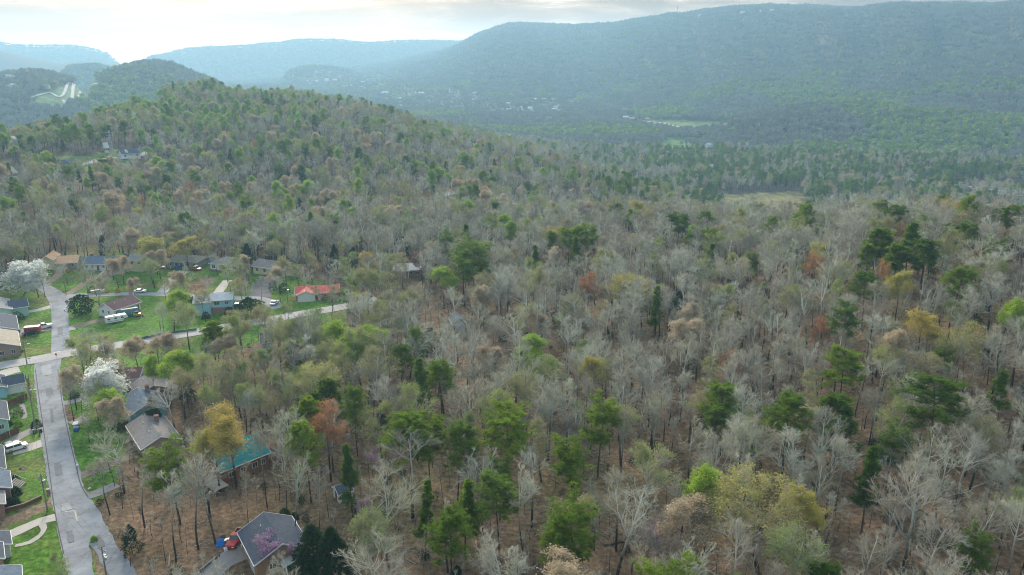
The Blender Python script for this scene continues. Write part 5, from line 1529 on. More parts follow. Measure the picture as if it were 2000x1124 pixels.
def zones(x, y):
    """share of every kind by place"""
    px, py = proj(x, y, terrain(x, y))
    d = np.hypot(x, y)
    n = vnoise(x / 45, y / 45, 90) * 0.5 + 0.5
    n2 = vnoise(x / 60, y / 60, 95) * 0.5 + 0.5
    leftlow = sstep(-0.02, -0.3, np.arctan2(x, y) + 0.22) * sstep(420, 520, d) * (1 - sstep(1500, 1900, d))
    valley = sstep(0.03, 0.2, np.arctan2(x, y)) * sstep(520, 640, d) * (1 - sstep(1300, 1500, d))
    hill = (1 - sstep(0.0, 0.15, np.arctan2(x, y))) * sstep(330, 420, d) * (1 - sstep(1000, 1300, d))
    hamlet = (px < 420) & (d < 330)
    olive = (px < 760) & (py > 560) & (py < 860) & (d < 420)
    pinep = 0.009 + 0.14 * leftlow * n + 0.36 * valley * sstep(0.3, 0.55, n) + 0.07 * hill * sstep(0.5, 0.8, n)
    spring = (px < 640) & (py > 165) & (py < 345) & (d > 420)
    patchy = sstep(0.45, 0.75, n2)
    densep = 0.009 + 0.22 * valley * sstep(0.3, 0.55, n) + 0.08 * leftlow * n + 0.045 * hill * sstep(0.4, 0.8, n)
    limep = 0.003 + 0.08 * leftlow * n2 + 0.11 * hill * sstep(0.35, 0.9, n2) + 0.03 * olive + 0.26 * spring * patchy + 0.10 * spring + 0.05 * hill + 0.02 * valley + 0.05 * hamlet
    budp = 0.12 + 0.16 * hill * n2 + 0.10 * leftlow + 0.10 * valley * n2 + 0.12 * hamlet + 0.30 * olive + 0.22 * spring * sstep(0.3, 0.6, n2)
    return [('pine', pinep), ('densepine', densep), ('lime', limep), ('bud', budp), ('tan', 0.012 + 0.045 * hill + 0.03 * valley + 0.05 * leftlow), ('yellow', 0.006),
            ('orange', 0.004 + 0.004 * hill), ('white', 0.055), ('cedar', 0.01 + 0.03 * valley + 0.02 * hill)], px, py, d


# keep the view of the hand-placed crowns and houses open: thin what would stand right in front of them
def open_view(x, y):
    tq = proj(x, y, terrain(x, y) + 17.0)
    keep = np.ones(len(x), bool)
    dd_ = np.hypot(x, y)
    for i in range(nhand):
        if TREES[i][2] == 'shrub':
            continue
        hx, hy = TREES[i][0], TREES[i][1]; hd = math.hypot(hx, hy)
        f_ = FORMS[TREES[i][2]][TREES[i][3]]
        hh = f_[2] * TREES[i][4]; z0 = tz(hx, hy)
        tx0, ty0 = proj(hx, hy, z0 + hh); bx0, by0 = proj(hx, hy, z0 + hh * 0.52)
        wpx = F * f_[3] * TREES[i][5] / hd
        hit_ = (dd_ < hd - 1) & (dd_ > hd - 32) & (np.abs(tq[0] - tx0) < wpx + F * 1.0 / hd) & (tq[1] < by0 - 0.2 * (by0 - ty0))
        keep &= ~(hit_ & (rg.random(len(x)) < 0.75))
    for fx, fy, fr_, vis in FOOTV:
        hd = math.hypot(fx, fy)
        tx0, ty0 = proj(fx, fy, tz(fx, fy) + 3.0)
        wpx = F * fr_ / hd
        hit_ = (dd_ < hd - 1) & (dd_ > hd - 60) & (np.abs(tq[0] - tx0) < wpx) & (tq[1] < ty0 + 4)
        keep &= ~(hit_ & (rg.random(len(x)) < vis * 0.72))
    return keep


# near and middle distance woods
x, y = scatter(70, 420, 5.65, -46, 44, 21)
ok = clear_mask(x, y)
probs, px, py, d = zones(x, y)
# open woods: gaps where the litter shows
gap = fbm(x / 26, y / 26, 33, 2)
ok &= ~((gap > 0.8) & (d < 300))
ok &= rg.random(len(x)) < np.where(d < 150, 0.80, np.where(d < 220, 0.92, 1.0))
md = np.sqrt(((x[:, None] - HX[None]) ** 2 + (y[:, None] - HY[None]) ** 2)).min(1)
ok &= md > 4.2
ok &= open_view(x, y)
x, y, d = x[ok], y[ok], d[ok]
probs = [(k_, (p[ok] if isinstance(p, np.ndarray) else p)) for k_, p in probs]
kinds = pick(probs, rg.random(len(x)))
for i in range(len(x)):
    kd = kinds[i]
    fi = int(rg.integers(len(FORMS[kd])))
    if kd == 'bare' and d[i] < 330 and rg.random() < 0.12:
        fi = 11
    sc = rg.uniform(0.62, 1.04)
    TREES.append((float(x[i]), float(y[i]), kd, fi, sc, sc * rg.uniform(1.0, 1.42), None))

# ---- who is an individual: the 300 nearest of each kind that fall inside the frame
info = []
for i, (tx, ty, kd, fi, sc, sw, lab) in enumerate(TREES):
    h = FORMS[kd][fi][2] * sc
    z0 = tz(tx, ty) if i < nhand else None
    info.append((tx, ty))
A = np.array(info)
TZ = terrain(A[:, 0], A[:, 1])
hts = np.array([FORMS[t[2]][t[3]][2] * t[4] for t in TREES])
qx, qy = proj(A[:, 0], A[:, 1], TZ + hts * 0.75)
dist = np.hypot(A[:, 0], A[:, 1])
inview = (qx > -60) & (qx < 2060) & (qy < 1180)
names = np.array([NAMES[t[2]] for t in TREES])
single = np.zeros(len(TREES), bool)
single[:nhand] = True
LIMIT = {'bare_tree': 300, 'pine_tree': 150, 'budding_tree': 90}
for nm in set(names):
    ii = np.nonzero((names == nm) & inview)[0]
    hand_n = (ii < nhand).sum()
    rest = ii[ii >= nhand]
    rest = rest[np.argsort(dist[rest])][: max(0, LIMIT.get(nm, 60) - hand_n)]
    single[rest] = True

HLAND = [(520, 1055, 'the slate roofed house'), (290, 850, 'the brown roofed house'), (475, 890, 'the teal roofed house'), (670, 962, 'the white shed'), (620, 572, 'the red roofed house'), (898, 620, 'the hidden grey roof'),
         (260, 790, 'the blue grey house'), (800, 530, 'the white roofed house'), (990, 550, 'the hidden tan roof'), (525, 665, 'the dark blue roof'), (460, 1060, 'the red pickup'),
         (1690, 892, 'the pale fallen log'), (1940, 1010, 'the right edge'), (1350, 1110, 'the bottom edge'), (228, 625, 'the white camper'), (240, 592, 'the maroon roof'), (418, 598, 'the pale blue house'), (350, 515, 'the pillared house'), (435, 508, 'the hip roofed house'), (525, 520, 'the brown roof on the hill street'), (190, 510, 'the blue roof'), (122, 508, 'the orange roof'), (146, 838, 'the golf cart')]
LAND += HLAND
LD = np.array([(a_, b_) for a_, b_, _ in LAND])
ORD = ['', 'second ', 'third ', 'fourth ', 'fifth ', 'sixth ', 'seventh ', 'eighth ', 'ninth ', 'tenth ', 'eleventh ', 'twelfth ', 'thirteenth ', 'fourteenth ']
used = {}


def relation(i, look):
    dd = np.hypot(LD[:, 0] - qx[i], LD[:, 1] - qy[i])
    for j in np.argsort(dd)[:6]:
        vx, vy = qx[i] - LD[j, 0], qy[i] - LD[j, 1]
        if abs(vx) > 1.8 * abs(vy):
            r_ = 'right of' if vx > 0 else 'left of'
        elif abs(vy) > 1.8 * abs(vx):
            r_ = 'below' if vy > 0 else 'above'
        else:
            r_ = ('below right of' if vx > 0 else 'below left of') if vy > 0 else ('above right of' if vx > 0 else 'above left of')
        key = (look, r_, j)
        if used.get(key, 0) < 1:
            used[key] = 1
            return '%s %s %s' % (look, r_, LAND[j][2])
    j = np.argsort(dd)[0]
    key = (look, 'n', j)
    n = used.get(key, 0); used[key] = n + 1
    return '%s, %snearest to %s' % (look, ORD[min(n + 1, 13)], LAND[j][2])


order = [i for i in np.argsort(dist) if single[i]]
for i in order:
    tx, ty, kd, fi, sc, sw, lab = TREES[i]
    nm = NAMES[kd]
    if lab is None:
        lab = relation(i, LOOK[kd][fi % len(LOOK[kd])])
        if len(lab.split()) > 16:
            lab = lab.replace(' with a ', ' with ').replace(' of the near wood', '').replace('tree with wide twiggy crown', 'twiggy tree').replace('tree with a', 'tree,')
            lab = ' '.join(lab.split()[:16])
    root = thing(nm, lab, 'shrub' if nm.endswith('shrub') else 'tree', (tx, ty, float(TZ[i])), float(rg.uniform(0, 2 * PI)), GROUPS.get(nm))
    root.scale = (sw, sw, sc)
    root.rotation_euler[0], root.rotation_euler[1] = float(rg.normal() * 0.035), float(rg.normal() * 0.035)
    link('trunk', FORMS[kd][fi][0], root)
    link('crown', FORMS[kd][fi][1], root)


# ---- the masses beyond: real geometry instanced on points
def scatter_group():
    g = bpy.data.node_groups.new('scatter', 'GeometryNodeTree')
    g.interface.new_socket('Geometry', in_out='INPUT', socket_type='NodeSocketGeometry')
    g.interface.new_socket('Collection', in_out='INPUT', socket_type='NodeSocketCollection')
    g.interface.new_socket('Geometry', in_out='OUTPUT', socket_type='NodeSocketGeometry')
    gi = g.nodes.new('NodeGroupInput'); go = g.nodes.new('NodeGroupOutput')
    ci = g.nodes.new('GeometryNodeCollectionInfo')
    ci.inputs['Separate Children'].default_value = True
    ci.inputs['Reset Children'].default_value = True
    ip = g.nodes.new('GeometryNodeInstanceOnPoints')
    ip.inputs['Pick Instance'].default_value = True
    mp = g.nodes.new('GeometryNodeMeshToPoints')

    def attr(nm, ty):
        a_ = g.nodes.new('GeometryNodeInputNamedAttribute'); a_.data_type = ty
        a_.inputs['Name'].default_value = nm
        return a_.outputs['Attribute']
    L(g, gi.outputs['Geometry'], mp.inputs['Mesh'])
    L(g, mp.outputs[0], ip.inputs['Points'])
    L(g, gi.outputs['Collection'], ci.inputs['Collection'])
    L(g, ci.outputs[0], ip.inputs['Instance'])
    L(g, attr('form', 'INT'), ip.inputs['Instance Index'])
    L(g, attr('rot', 'FLOAT_VECTOR'), ip.inputs['Rotation'])
    L(g, attr('size', 'FLOAT_VECTOR'), ip.inputs['Scale'])
    L(g, ip.outputs[0], go.inputs['Geometry'])
    return g


SG = scatter_group()


def mass(name, label, forms, x, y, z, fi, sx, sz, rz=None):
    """one stuff object: forms = list of lists of (mesh); points pick a form"""
    c = bpy.data.collections.new(name + '_forms')
    for k_, meshes in enumerate(forms):
        # join the pieces of a form in one mesh
        o = bpy.data.objects.new('form_%03d' % k_, meshes)
        c.objects.link(o)
    me = bpy.data.meshes.new(name)
    me.vertices.add(len(x))
    me.vertices.foreach_set('co', np.stack([x, y, z], 1).astype(np.float32).ravel())
    a = me.attributes.new('form', 'INT', 'POINT'); a.data.foreach_set('value', np.asarray(fi, dtype=np.int32))
    rz = np.random.default_rng(len(x)).uniform(0, 2 * PI, len(x)) if rz is None else rz
    a = me.attributes.new('rot', 'FLOAT_VECTOR', 'POINT'); a.data.foreach_set('vector', np.stack([0 * rz, 0 * rz, rz], 1).astype(np.float32).ravel())
    a = me.attributes.new('size', 'FLOAT_VECTOR', 'POINT'); a.data.foreach_set('vector', np.stack([sx, sx, sz], 1).astype(np.float32).ravel())
    o = link(name, me)
    md_ = o.modifiers.new('scatter', 'NODES')
    md_.node_group = SG
    for it in SG.interface.items_tree:
        if it.in_out == 'INPUT' and it.socket_type == 'NodeSocketCollection':
            md_[it.identifier] = c
    tag(o, label, kind='stuff')
    return o


def joined(kind, fi):
    """trunk and crown of a form as one mesh for the masses"""
    key = (kind, fi)
    if key not in joined.c:
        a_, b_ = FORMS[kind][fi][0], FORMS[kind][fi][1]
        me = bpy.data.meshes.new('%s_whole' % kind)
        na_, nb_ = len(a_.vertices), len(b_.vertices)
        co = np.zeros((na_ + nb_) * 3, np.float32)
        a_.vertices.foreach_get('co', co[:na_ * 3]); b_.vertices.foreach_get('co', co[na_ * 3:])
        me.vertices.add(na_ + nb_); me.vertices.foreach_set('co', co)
        li = np.zeros(len(a_.loops) + len(b_.loops), np.int32)
        l1 = li[:len(a_.loops)]; l2 = li[len(a_.loops):]
        t1 = np.zeros(len(a_.loops), np.int32); a_.loops.foreach_get('vertex_index', t1); l1[:] = t1
        t2 = np.zeros(len(b_.loops), np.int32); b_.loops.foreach_get('vertex_index', t2); l2[:] = t2 + na_
        me.loops.add(len(li)); me.loops.foreach_set('vertex_index', li)
        n1_, n2_ = len(a_.polygons), len(b_.polygons)
        lt1 = np.zeros(n1_, np.int32); a_.polygons.foreach_get('loop_total', lt1)
        lt2 = np.zeros(n2_, np.int32); b_.polygons.foreach_get('loop_total', lt2)
        lt = np.concatenate([lt1, lt2])
        me.polygons.add(n1_ + n2_)
        me.polygons.foreach_set('loop_start', np.concatenate([[0], np.cumsum(lt)[:-1]]).astype(np.int32))
        me.polygons.foreach_set('loop_total', lt)
        m1 = np.zeros(n1_, np.int32); m2_ = np.zeros(n2_, np.int32)
        b_.polygons.foreach_get('material_index', m2_)
        me.polygons.foreach_set('material_index', np.concatenate([m1, m2_ + 1]).astype(np.int32))
        for mm in list(a_.materials) + list(b_.materials):
            me.materials.append(mm)
        me.update(calc_edges=True)
        joined.c[key] = me
    return joined.c[key]


joined.c = {}

# kinds of the middle wood, as far as 1280 m
x, y = scatter(420, 1280, 8.6, -46, 44, 22)
ok = clear_mask(x, y)
ok &= open_view(x, y)
ok &= np.sqrt(((x[:, None] - HX[None]) ** 2 + (y[:, None] - HY[None]) ** 2)).min(1) > 4.5
probs, px, py, d = zones(x, y)
x, y, d = x[ok], y[ok], d[ok]
kinds = pick([(k_, (p[ok] if isinstance(p, np.ndarray) else p)) for k_, p in probs], rg.random(len(x)))
far_sc = rg.uniform(0.62, 1.05, len(x))
rest = [i for i in range(len(TREES)) if not single[i]]
bykind = {}
for i in rest:
    tx, ty, kd, fi, sc, sw, _ = TREES[i]
    bykind.setdefault(kd, []).append((tx, ty, float(TZ[i]), fi, sw, sc))
zz = terrain(x, y)
for i in range(len(x)):
    bykind.setdefault(kinds[i], []).append((x[i], y[i], zz[i], int(rg.integers(len(FORMS[kinds[i]]))), far_sc[i] * 1.05, far_sc[i]))
# thin saplings and brush under the near wood
x, y = scatter(80, 360, 5.2, -36, 36, 25, 0.5)
ok = clear_mask(x, y) & (rg.random(len(x)) < 0.62)
x, y = x[ok], y[ok]; zz = terrain(x, y)
for i in range(len(x)):
    bykind.setdefault('sapling', []).append((x[i], y[i], zz[i], int(rg.integers(3)), rg.uniform(0.5, 1.05), rg.uniform(0.5, 1.15)))
x, y = scatter(80, 360, 8.5, -36, 36, 26, 0.5)
ok = clear_mask(x, y) & (rg.random(len(x)) < 0.85)
x, y = x[ok], y[ok]; zz = terrain(x, y)
for i in range(len(x)):
    bykind.setdefault('shrub', []).append((x[i], y[i], zz[i], int(rg.random() < 0.28), rg.uniform(0.4, 0.9), rg.uniform(0.4, 0.9)))
MN = {'bare': 'bare_wood', 'white': 'pale_wood', 'bud': 'budding_wood', 'lime': 'lime_green_wood', 'yellow': 'yellow_wood', 'orange': 'orange_wood', 'tan': 'tan_wood', 'pine': 'pine_wood', 'densepine': 'dense_pine_wood',
      'cedar': 'cedar_wood', 'sapling': 'undergrowth', 'shrub': 'brush', 'pear': 'blossom_wood', 'flatpine': 'crest_pine_wood'}
ML = {'bare': 'mass of bare grey trees covering the hill and the wood', 'white': 'whitish bare trees scattered through the far wood', 'bud': 'budding trees scattered over the hillside', 'lime': 'lime green trees dotted over the hillside',
      'yellow': 'yellow trees dotted through the far wood', 'orange': 'orange budded trees dotted through the far wood', 'tan': 'tan budded trees dotted over the hillside', 'pine': 'pines spread through the valley wood',
      'densepine': 'dense green pines in the valley and on the hill', 'cedar': 'dark cedars along the foot of the hill', 'sapling': 'thin bare saplings under the near trees', 'shrub': 'low bare brush on the leaf litter',
      'pear': 'white blossoming trees in the valley', 'flatpine': 'flat pines on the crest'}
for kd, pts in bykind.items():
    a = np.array(pts, float)
    mass(MN[kd], ML[kd], [joined(kd, f_) for f_ in range(len(FORMS[kd]))], a[:, 0], a[:, 1], a[:, 2], a[:, 3], a[:, 4], a[:, 5])


# broken branches and sticks lying about the near wood
def sticks(seed):
    r_ = np.random.default_rng(seed)
    S = np.stack([r_.normal(size=26) * 1.5, r_.normal(size=26) * 1.5, r_.uniform(0.02, 0.3, 26)], 1)
    D = r_.normal(size=(26, 3)) * [1, 1, 0.12]
    g = NP().add(cones(S, D, r_.uniform(0.6, 2.6, 26), 0.05))
    g.add(cones(np.array([[-2.0, 0, 0.15]]), np.array([[1, 0.25, 0.03]]), np.array([r_.uniform(3, 7)]), 0.13), 0)
    return g.mesh('stick_heap', [M['stick']])


M['stick'] = leafmat('dead_sticks', [(0.30, 0.27, 0.23), (0.12, 0.09, 0.07), (0.40, 0.37, 0.32)], 0)
x, y = scatter(80, 340, 7.5, -36, 36, 27, 0.5)
ok = clear_mask(x, y) & (rg.random(len(x)) < 0.5)
x, y = x[ok], y[ok]; zz = terrain(x, y)
mass('fallen_branches', 'dead sticks and broken branches lying on the leaf litter', [sticks(k_) for k_ in range(4)], x, y, zz, rg.integers(0, 4, len(x)), rg.uniform(0.5, 1.3, len(x)), rg.uniform(0.5, 1.3, len(x)))


# ---- beyond 1280 m: simple brush crowns in patches
def patch(seed, size, n, greens, limes=0, hgt=13, clusters=66):
    r_ = np.random.default_rng(seed)
    g = NP()
    for i in range(n):
        cx, cy_ = r_.uniform(-size / 2, size / 2, 2)
        H = hgt * r_.uniform(0.75, 1.15)
        W = r_.uniform(3.2, 5.2)
        base = np.array([cx, cy_, 0])
        if i < greens or (i >= greens and i < greens + limes):
            m_ = 110
            th = r_.uniform(0, 2 * PI, m_); ph = np.arccos(r_.uniform(-0.6, 1, m_)); rr = r_.uniform(0.55, 1, m_)
            c = base + np.stack([np.sin(ph) * np.cos(th) * W * 0.85 * rr, np.sin(ph) * np.sin(th) * W * 0.85 * rr, H * 0.62 + np.cos(ph) * H * 0.36 * rr], 1)
            g.add(leaftris(r_, c, 1, 0.1, 0.95), 1 if i < greens else 2)
        else:
            m_ = clusters
            th = r_.uniform(0, 2 * PI, m_); s = r_.uniform(0.15, 1, m_) * W
            b0 = base + np.stack([np.cos(th) * s * 0.25, np.sin(th) * s * 0.25, H * r_.uniform(0.35, 0.6, m_)], 1)
            tip = base + np.stack([np.cos(th) * s, np.sin(th) * s, H * (1.0 - 0.30 * (s / W) ** 2) * r_.uniform(0.8, 1.02, m_)], 1)
            sd = nrm(r_.normal(size=(m_, 3))) * 0.22
            V = np.stack([b0 - sd * 0.6, tip - sd, tip + sd, b0 + sd * 0.6], 1)
            g.add((V.reshape(-1, 3), np.arange(m_ * 4).reshape(-1, 4)), 0)
            # dark understory
        g.add(cones(base[None] - [0, 0, 4], np.array([[0, 0, 1.0]]), np.array([H * 0.8 + 4]), 0.3), 3)
    return g.mesh('forest_patch', [M['twigdist'], M['leafpine'], M['leafbud'], M['pinebark']])


PATCH = [patch(300 + i, 24, 9, g_, l_) for i, (g_, l_) in enumerate([(0, 0), (0, 1), (0, 0), (1, 0), (1, 1), (0, 2), (5, 1), (7, 0)])]


def farforest(name, label, d0, d1, step, az0, az1, seed, scale=1.0, evergreen=0.1):
    x, y = scatter(d0, d1, step, az0, az1, seed)
    ok = clear_mask(x, y)
    z = terrain(x, y)
    px, py = proj(x, y, z)
    ok &= ~(inpoly(px, py, TOWN) & (np.hypot(x, y) > 900) & (rg.random(len(x)) < 0.5)) 
    # nothing where the ground faces away behind a crest
    x, y, z, px = x[ok], y[ok], z[ok], px[ok]
    n = vnoise(x / 170, y / 170, 91) * 0.5 + 0.5
    low = 1 - sstep(-20, 60, z)
    u = rg.random(len(x))
    ev = evergreen * (0.4 + 1.6 * low) * (n > 0.55) * 2.4
    fi = np.where(u < ev, 6 + (rg.random(len(x)) < 0.4), rg.choice(6, len(x), p=[0.36, 0.12, 0.32, 0.11, 0.05, 0.04]))
    s = scale * rg.uniform(0.9, 1.12, len(x))
    mass(name, label, PATCH, x, y, z, fi, s, s * rg.uniform(0.85, 1.15, len(x)))


TOWN = [(560, 150), (740, 135), (900, 175), (1120, 200), (1180, 225), (1000, 235), (800, 215), (700, 190), (600, 160)]
farforest('valley_wood', 'trees filling the valley and the foot of the mountain', 1280, 2300, 17, -45, 42, 31, evergreen=0.22)
farforest('mountain_wood', 'bare woods covering the long blue mountain', 2300, 3500, 22, -45, 42, 32, 1.05, evergreen=0.10)
farforest('upper_mountain_wood', 'woods towards the top of the long mountain', 3500, 5200, 31, -20, 36, 33, 1.25, evergreen=0.08)
farforest('distant_wood', 'faint woods on the farthest ridges', 5200, 7000, 40, -36, 0, 34, 1.25, evergreen=0.05)


# ================================================================ vehicles
def carpaint(name, c):
    return mat(name, c, 0.3, var=0.05, spec=0.5)


CP_ = {'white': carpaint('white_paint', (0.72, 0.73, 0.73)), 'red': carpaint('red_paint', (0.42, 0.03, 0.03)), 'black': carpaint('black_paint', (0.015, 0.018, 0.022)), 'silver': carpaint('silver_paint', (0.36, 0.40, 0.40)),
       'blue': carpaint('blue_paint', (0.03, 0.14, 0.40)), 'orange': carpaint('orange_paint', (0.50, 0.16, 0.06)), 'pink': carpaint('faded_paint', (0.62, 0.50, 0.50)), 'navy': carpaint('navy_paint', (0.02, 0.07, 0.14)),
       'green': carpaint('dark_green_paint', (0.02, 0.09, 0.08)), 'yellow': carpaint('yellow_paint', (0.55, 0.36, 0.04))}
M['tyre'] = mat('tyre_rubber', (0.02, 0.02, 0.02), 0.85)
M['rim'] = mat('wheel_rim', (0.45, 0.45, 0.46), 0.35, metal=0.7, var=0.05)
M['lamp'] = mat('lamp_lens', (0.75, 0.75, 0.72), 0.2, var=0.02)
M['taillamp'] = mat('tail_lens', (0.45, 0.02, 0.02), 0.3, var=0.05)
M['tarp'] = mat('blue_tarp', (0.02, 0.16, 0.50), 0.6)
M['rust'] = mat('rusty_metal', (0.22, 0.10, 0.05), 0.8, var=0.4, scale=4)


def wheels(root, xs, hw, r=0.34):
    for x_ in xs:
        for s in (-1, 1):
            w_ = MB().tube((x_, s * (hw - 0.22), r), (x_, s * hw, r), r, k=14).build('wheel', M['tyre'], root)
            MB().tube((x_, s * (hw - 0.02), r), (x_, s * (hw + 0.02), r), r * 0.6, k=10).build('rim', M['rim'], w_)


def car(name, label, a, b, paint, kind='suv', cat='car', group='cars parked at the houses', ln=None):
    """a, b: ground pixels of tail and nose"""
    p, q = G(*a), G(*b)
    c = (p + q) / 2
    ang = math.atan2(q.y - p.y, q.x - p.x)
    root = thing(name, label, cat, (c.x, c.y, tz(c.x, c.y) + 0.09), ang, group)
    P = CP_[paint]
    hw = 0.92
    if kind == 'pickup':
        Lh = 2.75
        MB().prism([(-Lh, 0.45), (Lh - 0.1, 0.42), (Lh, 0.75), (Lh - 0.12, 1.08), (0.95, 1.16), (-0.75, 1.16), (-Lh, 1.12)], -hw, hw, axis='y').build('body', P, root)
        # the bed: side walls and tailgate above a dark floor
        MB().box(-Lh + 0.08, -0.85, -hw + 0.1, hw - 0.1, 1.165, 1.18).build('bed_liner', M['tyre'], root)
        for s in (-1, 1):
            MB().box(-Lh, -0.8, s * hw - 0.05 - 0.05 * s, s * hw + 0.05 - 0.05 * s, 1.14, 1.36).build('bed_side', P, root)
        MB().box(-Lh, -Lh + 0.09, -hw, hw, 1.14, 1.36).build('tailgate', P, root)
        cab = [(-0.75, 1.16), (1.0, 1.16), (0.45, 1.78), (-0.6, 1.80)]
    elif kind == 'sedan':
        Lh = 2.25
        MB().prism([(-Lh, 0.35), (Lh, 0.35), (Lh + 0.03, 0.62), (Lh - 0.2, 0.82), (0.9, 0.95), (-1.5, 0.97), (-Lh, 0.88)], -hw, hw, axis='y').build('body', P, root)
        cab = [(-1.55, 0.96), (1.0, 0.95), (0.35, 1.38), (-0.95, 1.40)]
    else:
        Lh = 2.35
        MB().prism([(-Lh, 0.4), (Lh, 0.38), (Lh + 0.03, 0.75), (Lh - 0.15, 1.0), (1.1, 1.12), (-Lh, 1.12)], -hw, hw, axis='y').build('body', P, root)
        cab = [(-Lh + 0.03, 1.12), (1.2, 1.11), (0.6, 1.68), (-Lh + 0.3, 1.70)]
    MB().prism(cab, -hw + 0.1, hw - 0.1, axis='y').build('window_band', M['glass'], root)
    x0_, x1_, zt = cab[3][0], cab[2][0], max(cab[2][1], cab[3][1])
    MB().box(x0_ - 0.04, x1_ + 0.04, -hw + 0.08, hw - 0.08, zt - 0.03, zt + 0.04).build('roof_panel', P, root)
    for s in (-1, 1):
        for xx in ((x0_ + x1_) / 2,):
            MB().box(xx - 0.06, xx + 0.06, s * (hw - 0.095) - 0.015, s * (hw - 0.095) + 0.015, cab[0][1], zt - 0.03).build('pillar', P, root)
        MB().box(Lh - 0.12, Lh + 0.05, s * 0.62 - 0.18, s * 0.62 + 0.18, 0.68, 0.82).build('headlight', M['lamp'], root)
        MB().box(-Lh - 0.03, -Lh + 0.08, s * 0.72 - 0.12, s * 0.72 + 0.12, 0.75, 0.98).build('tail_light', M['taillamp'], root)
        MB().box(0.95, 1.1, s * (hw + 0.12) - 0.1, s * (hw + 0.12) + 0.1, 1.1, 1.25).build('mirror', P, root)
    wheels(root, (-Lh * 0.62, Lh * 0.62), hw + 0.02)
    return root


car('pickup_truck', 'red pickup parked beside the slate roofed house', (470, 1049), (452, 1074), 'red', 'pickup', 'pickup truck', 'pickups')
car('pickup_truck', 'white pickup on the grey driveway next to the red trailer', (74, 645), (98, 640), 'white', 'pickup', 'pickup truck', 'pickups')
car('suv', 'black suv in front of the white pickup and red trailer', (70, 652), (49, 657), 'black')
car('suv', 'white suv on the concrete drive by the brick house', (20, 884), (47, 876), 'white')
car('sedan', 'silver car parked behind the white suv', (12, 880), (32, 872), 'silver', 'sedan')
car('sedan', 'white car at the turning place near the red roofed house', (532, 598), (540, 592), 'white', 'sedan')
car('sedan', 'faded pink white car on the grass left of the white pillars', (302, 527), (322, 525), 'pink', 'sedan')
car('suv', 'blue car in front of the white pillared porch', (345, 529), (358, 526), 'blue')
car('suv', 'silver car next to the blue car by the pillars', (357, 525), (367, 520), 'silver')
car('pickup_truck', 'orange pickup at the right of the pillared house', (377, 527), (390, 530), 'orange', 'pickup', 'pickup truck', 'pickups')
car('sedan', 'navy car behind the driveway of the blue roofed house', (234, 520), (246, 521), 'navy', 'sedan')
car('sedan', 'white car just left of the navy one at the teal gable', (228, 517), (240, 515), 'white', 'sedan')
car('suv', 'dark suv beside the sky blue split level house', (456, 603), (470, 601), 'navy')
car('sedan', 'white car behind the pink redbud on the upper street', (265, 573), (283, 572), 'white', 'sedan')

# red utility trailer
p = G(44, 653); tr_ = thing('utility_trailer', 'red box trailer on the grey driveway left of the white pickup', 'trailer', (p.x + 1, p.y, p.z + 0.07), 0.30)
MB().box(0, 4.6, -1.1, 1.1, 0.55, 2.3).build('box_body', CP_['red'], tr_)
MB().box(-0.02, 4.62, -1.12, 1.12, 2.3, 2.38).build('roof_sheet', M['trim'], tr_)
MB().box(4.6, 5.8, -0.06, 0.06, 0.5, 0.6).build('tow_bar', M['steel'], tr_)
wheels(tr_, (1.9, 2.7), 1.2, 0.33)

# camper trailer
a_, b_ = G(210, 634), G(246, 628)
ang = math.atan2(b_.y - a_.y, b_.x - a_.x); c = (a_ + b_) / 2
cp_ = thing('camper_trailer', 'white fifth wheel camper trailer beside the maroon roofed house', 'camper', (c.x, c.y, tz(c.x, c.y) + 0.07), ang)
MB().prism([(-4.4, 0.7), (2.6, 0.7), (2.75, 1.6), (4.6, 1.75), (4.5, 2.6), (3.9, 3.15), (-4.3, 3.15)], -1.25, 1.25, axis='y').build('body', CP_['white'], cp_)
MB().box(-1.2, -0.2, -0.5, 0.3, 3.15, 3.4).box(1.8, 2.2, -0.2, 0.2, 3.15, 3.3).build('air_conditioner', M['trim'], cp_)
MB().box(-4.2, 3.9, -1.27, -1.25, 1.15, 1.3).build('side_stripe', CP_['navy'], cp_)
for wx in (-3.2, -0.4, 2.3):
    MB().box(wx - 0.5, wx + 0.5, -1.29, -1.26, 1.9, 2.5).build('window', M['glass'], cp_)
MB().box(0.8, 1.45, -1.29, -1.26, 0.85, 2.6).build('door', M['trim'], cp_)
wheels(cp_, (-1.6, -0.6), 1.25, 0.38)
cp_.scale = (0.78, 0.85, 0.85)
# storage tent and small loader
p = G(250, 618)
st = thing('storage_tent', 'dark green arched storage tent behind the camper trailer', 'tent', (p.x, p.y, p.z), ang - 0.1)
prof = [(1.9 * math.cos(t_), 0.6 + 2.3 * math.sin(t_)) for t_ in np.linspace(0, PI, 11)]
MB().prism([(1.9, -0.3)] + prof + [(-1.9, -0.3)], -3.4, 3.4).build('cover', CP_['green'], st)
MB().box(3.4, 3.46, -1.3, 1.3, 0, 2.1).build('door_flap', M['tyre'], st)
for q in (-3.42, -1.1, 1.1, 3.42):
    hoop = MB()
    for i in range(10):
        hoop.tube((q, prof[i][0] * 1.02, prof[i][1] * 1.01), (q, prof[i + 1][0] * 1.02, prof[i + 1][1] * 1.01), 0.05, k=5)
    hoop.build('hoop', M['steel'], st)
p = G(269, 619)
ld = thing('compact_loader', 'small yellow loader at the end of the dark green tent', 'loader', (p.x, p.y, p.z), 0.4)
MB().prism([(-1.3, 0.5), (1.0, 0.5), (1.1, 1.1), (0.2, 1.3), (-1.3, 1.4)], -0.6, 0.6, axis='y').build('body', CP_['yellow'], ld)
MB().box(-0.8, 0.3, -0.5, 0.5, 1.4, 2.1).build('cab', M['glass'], ld)
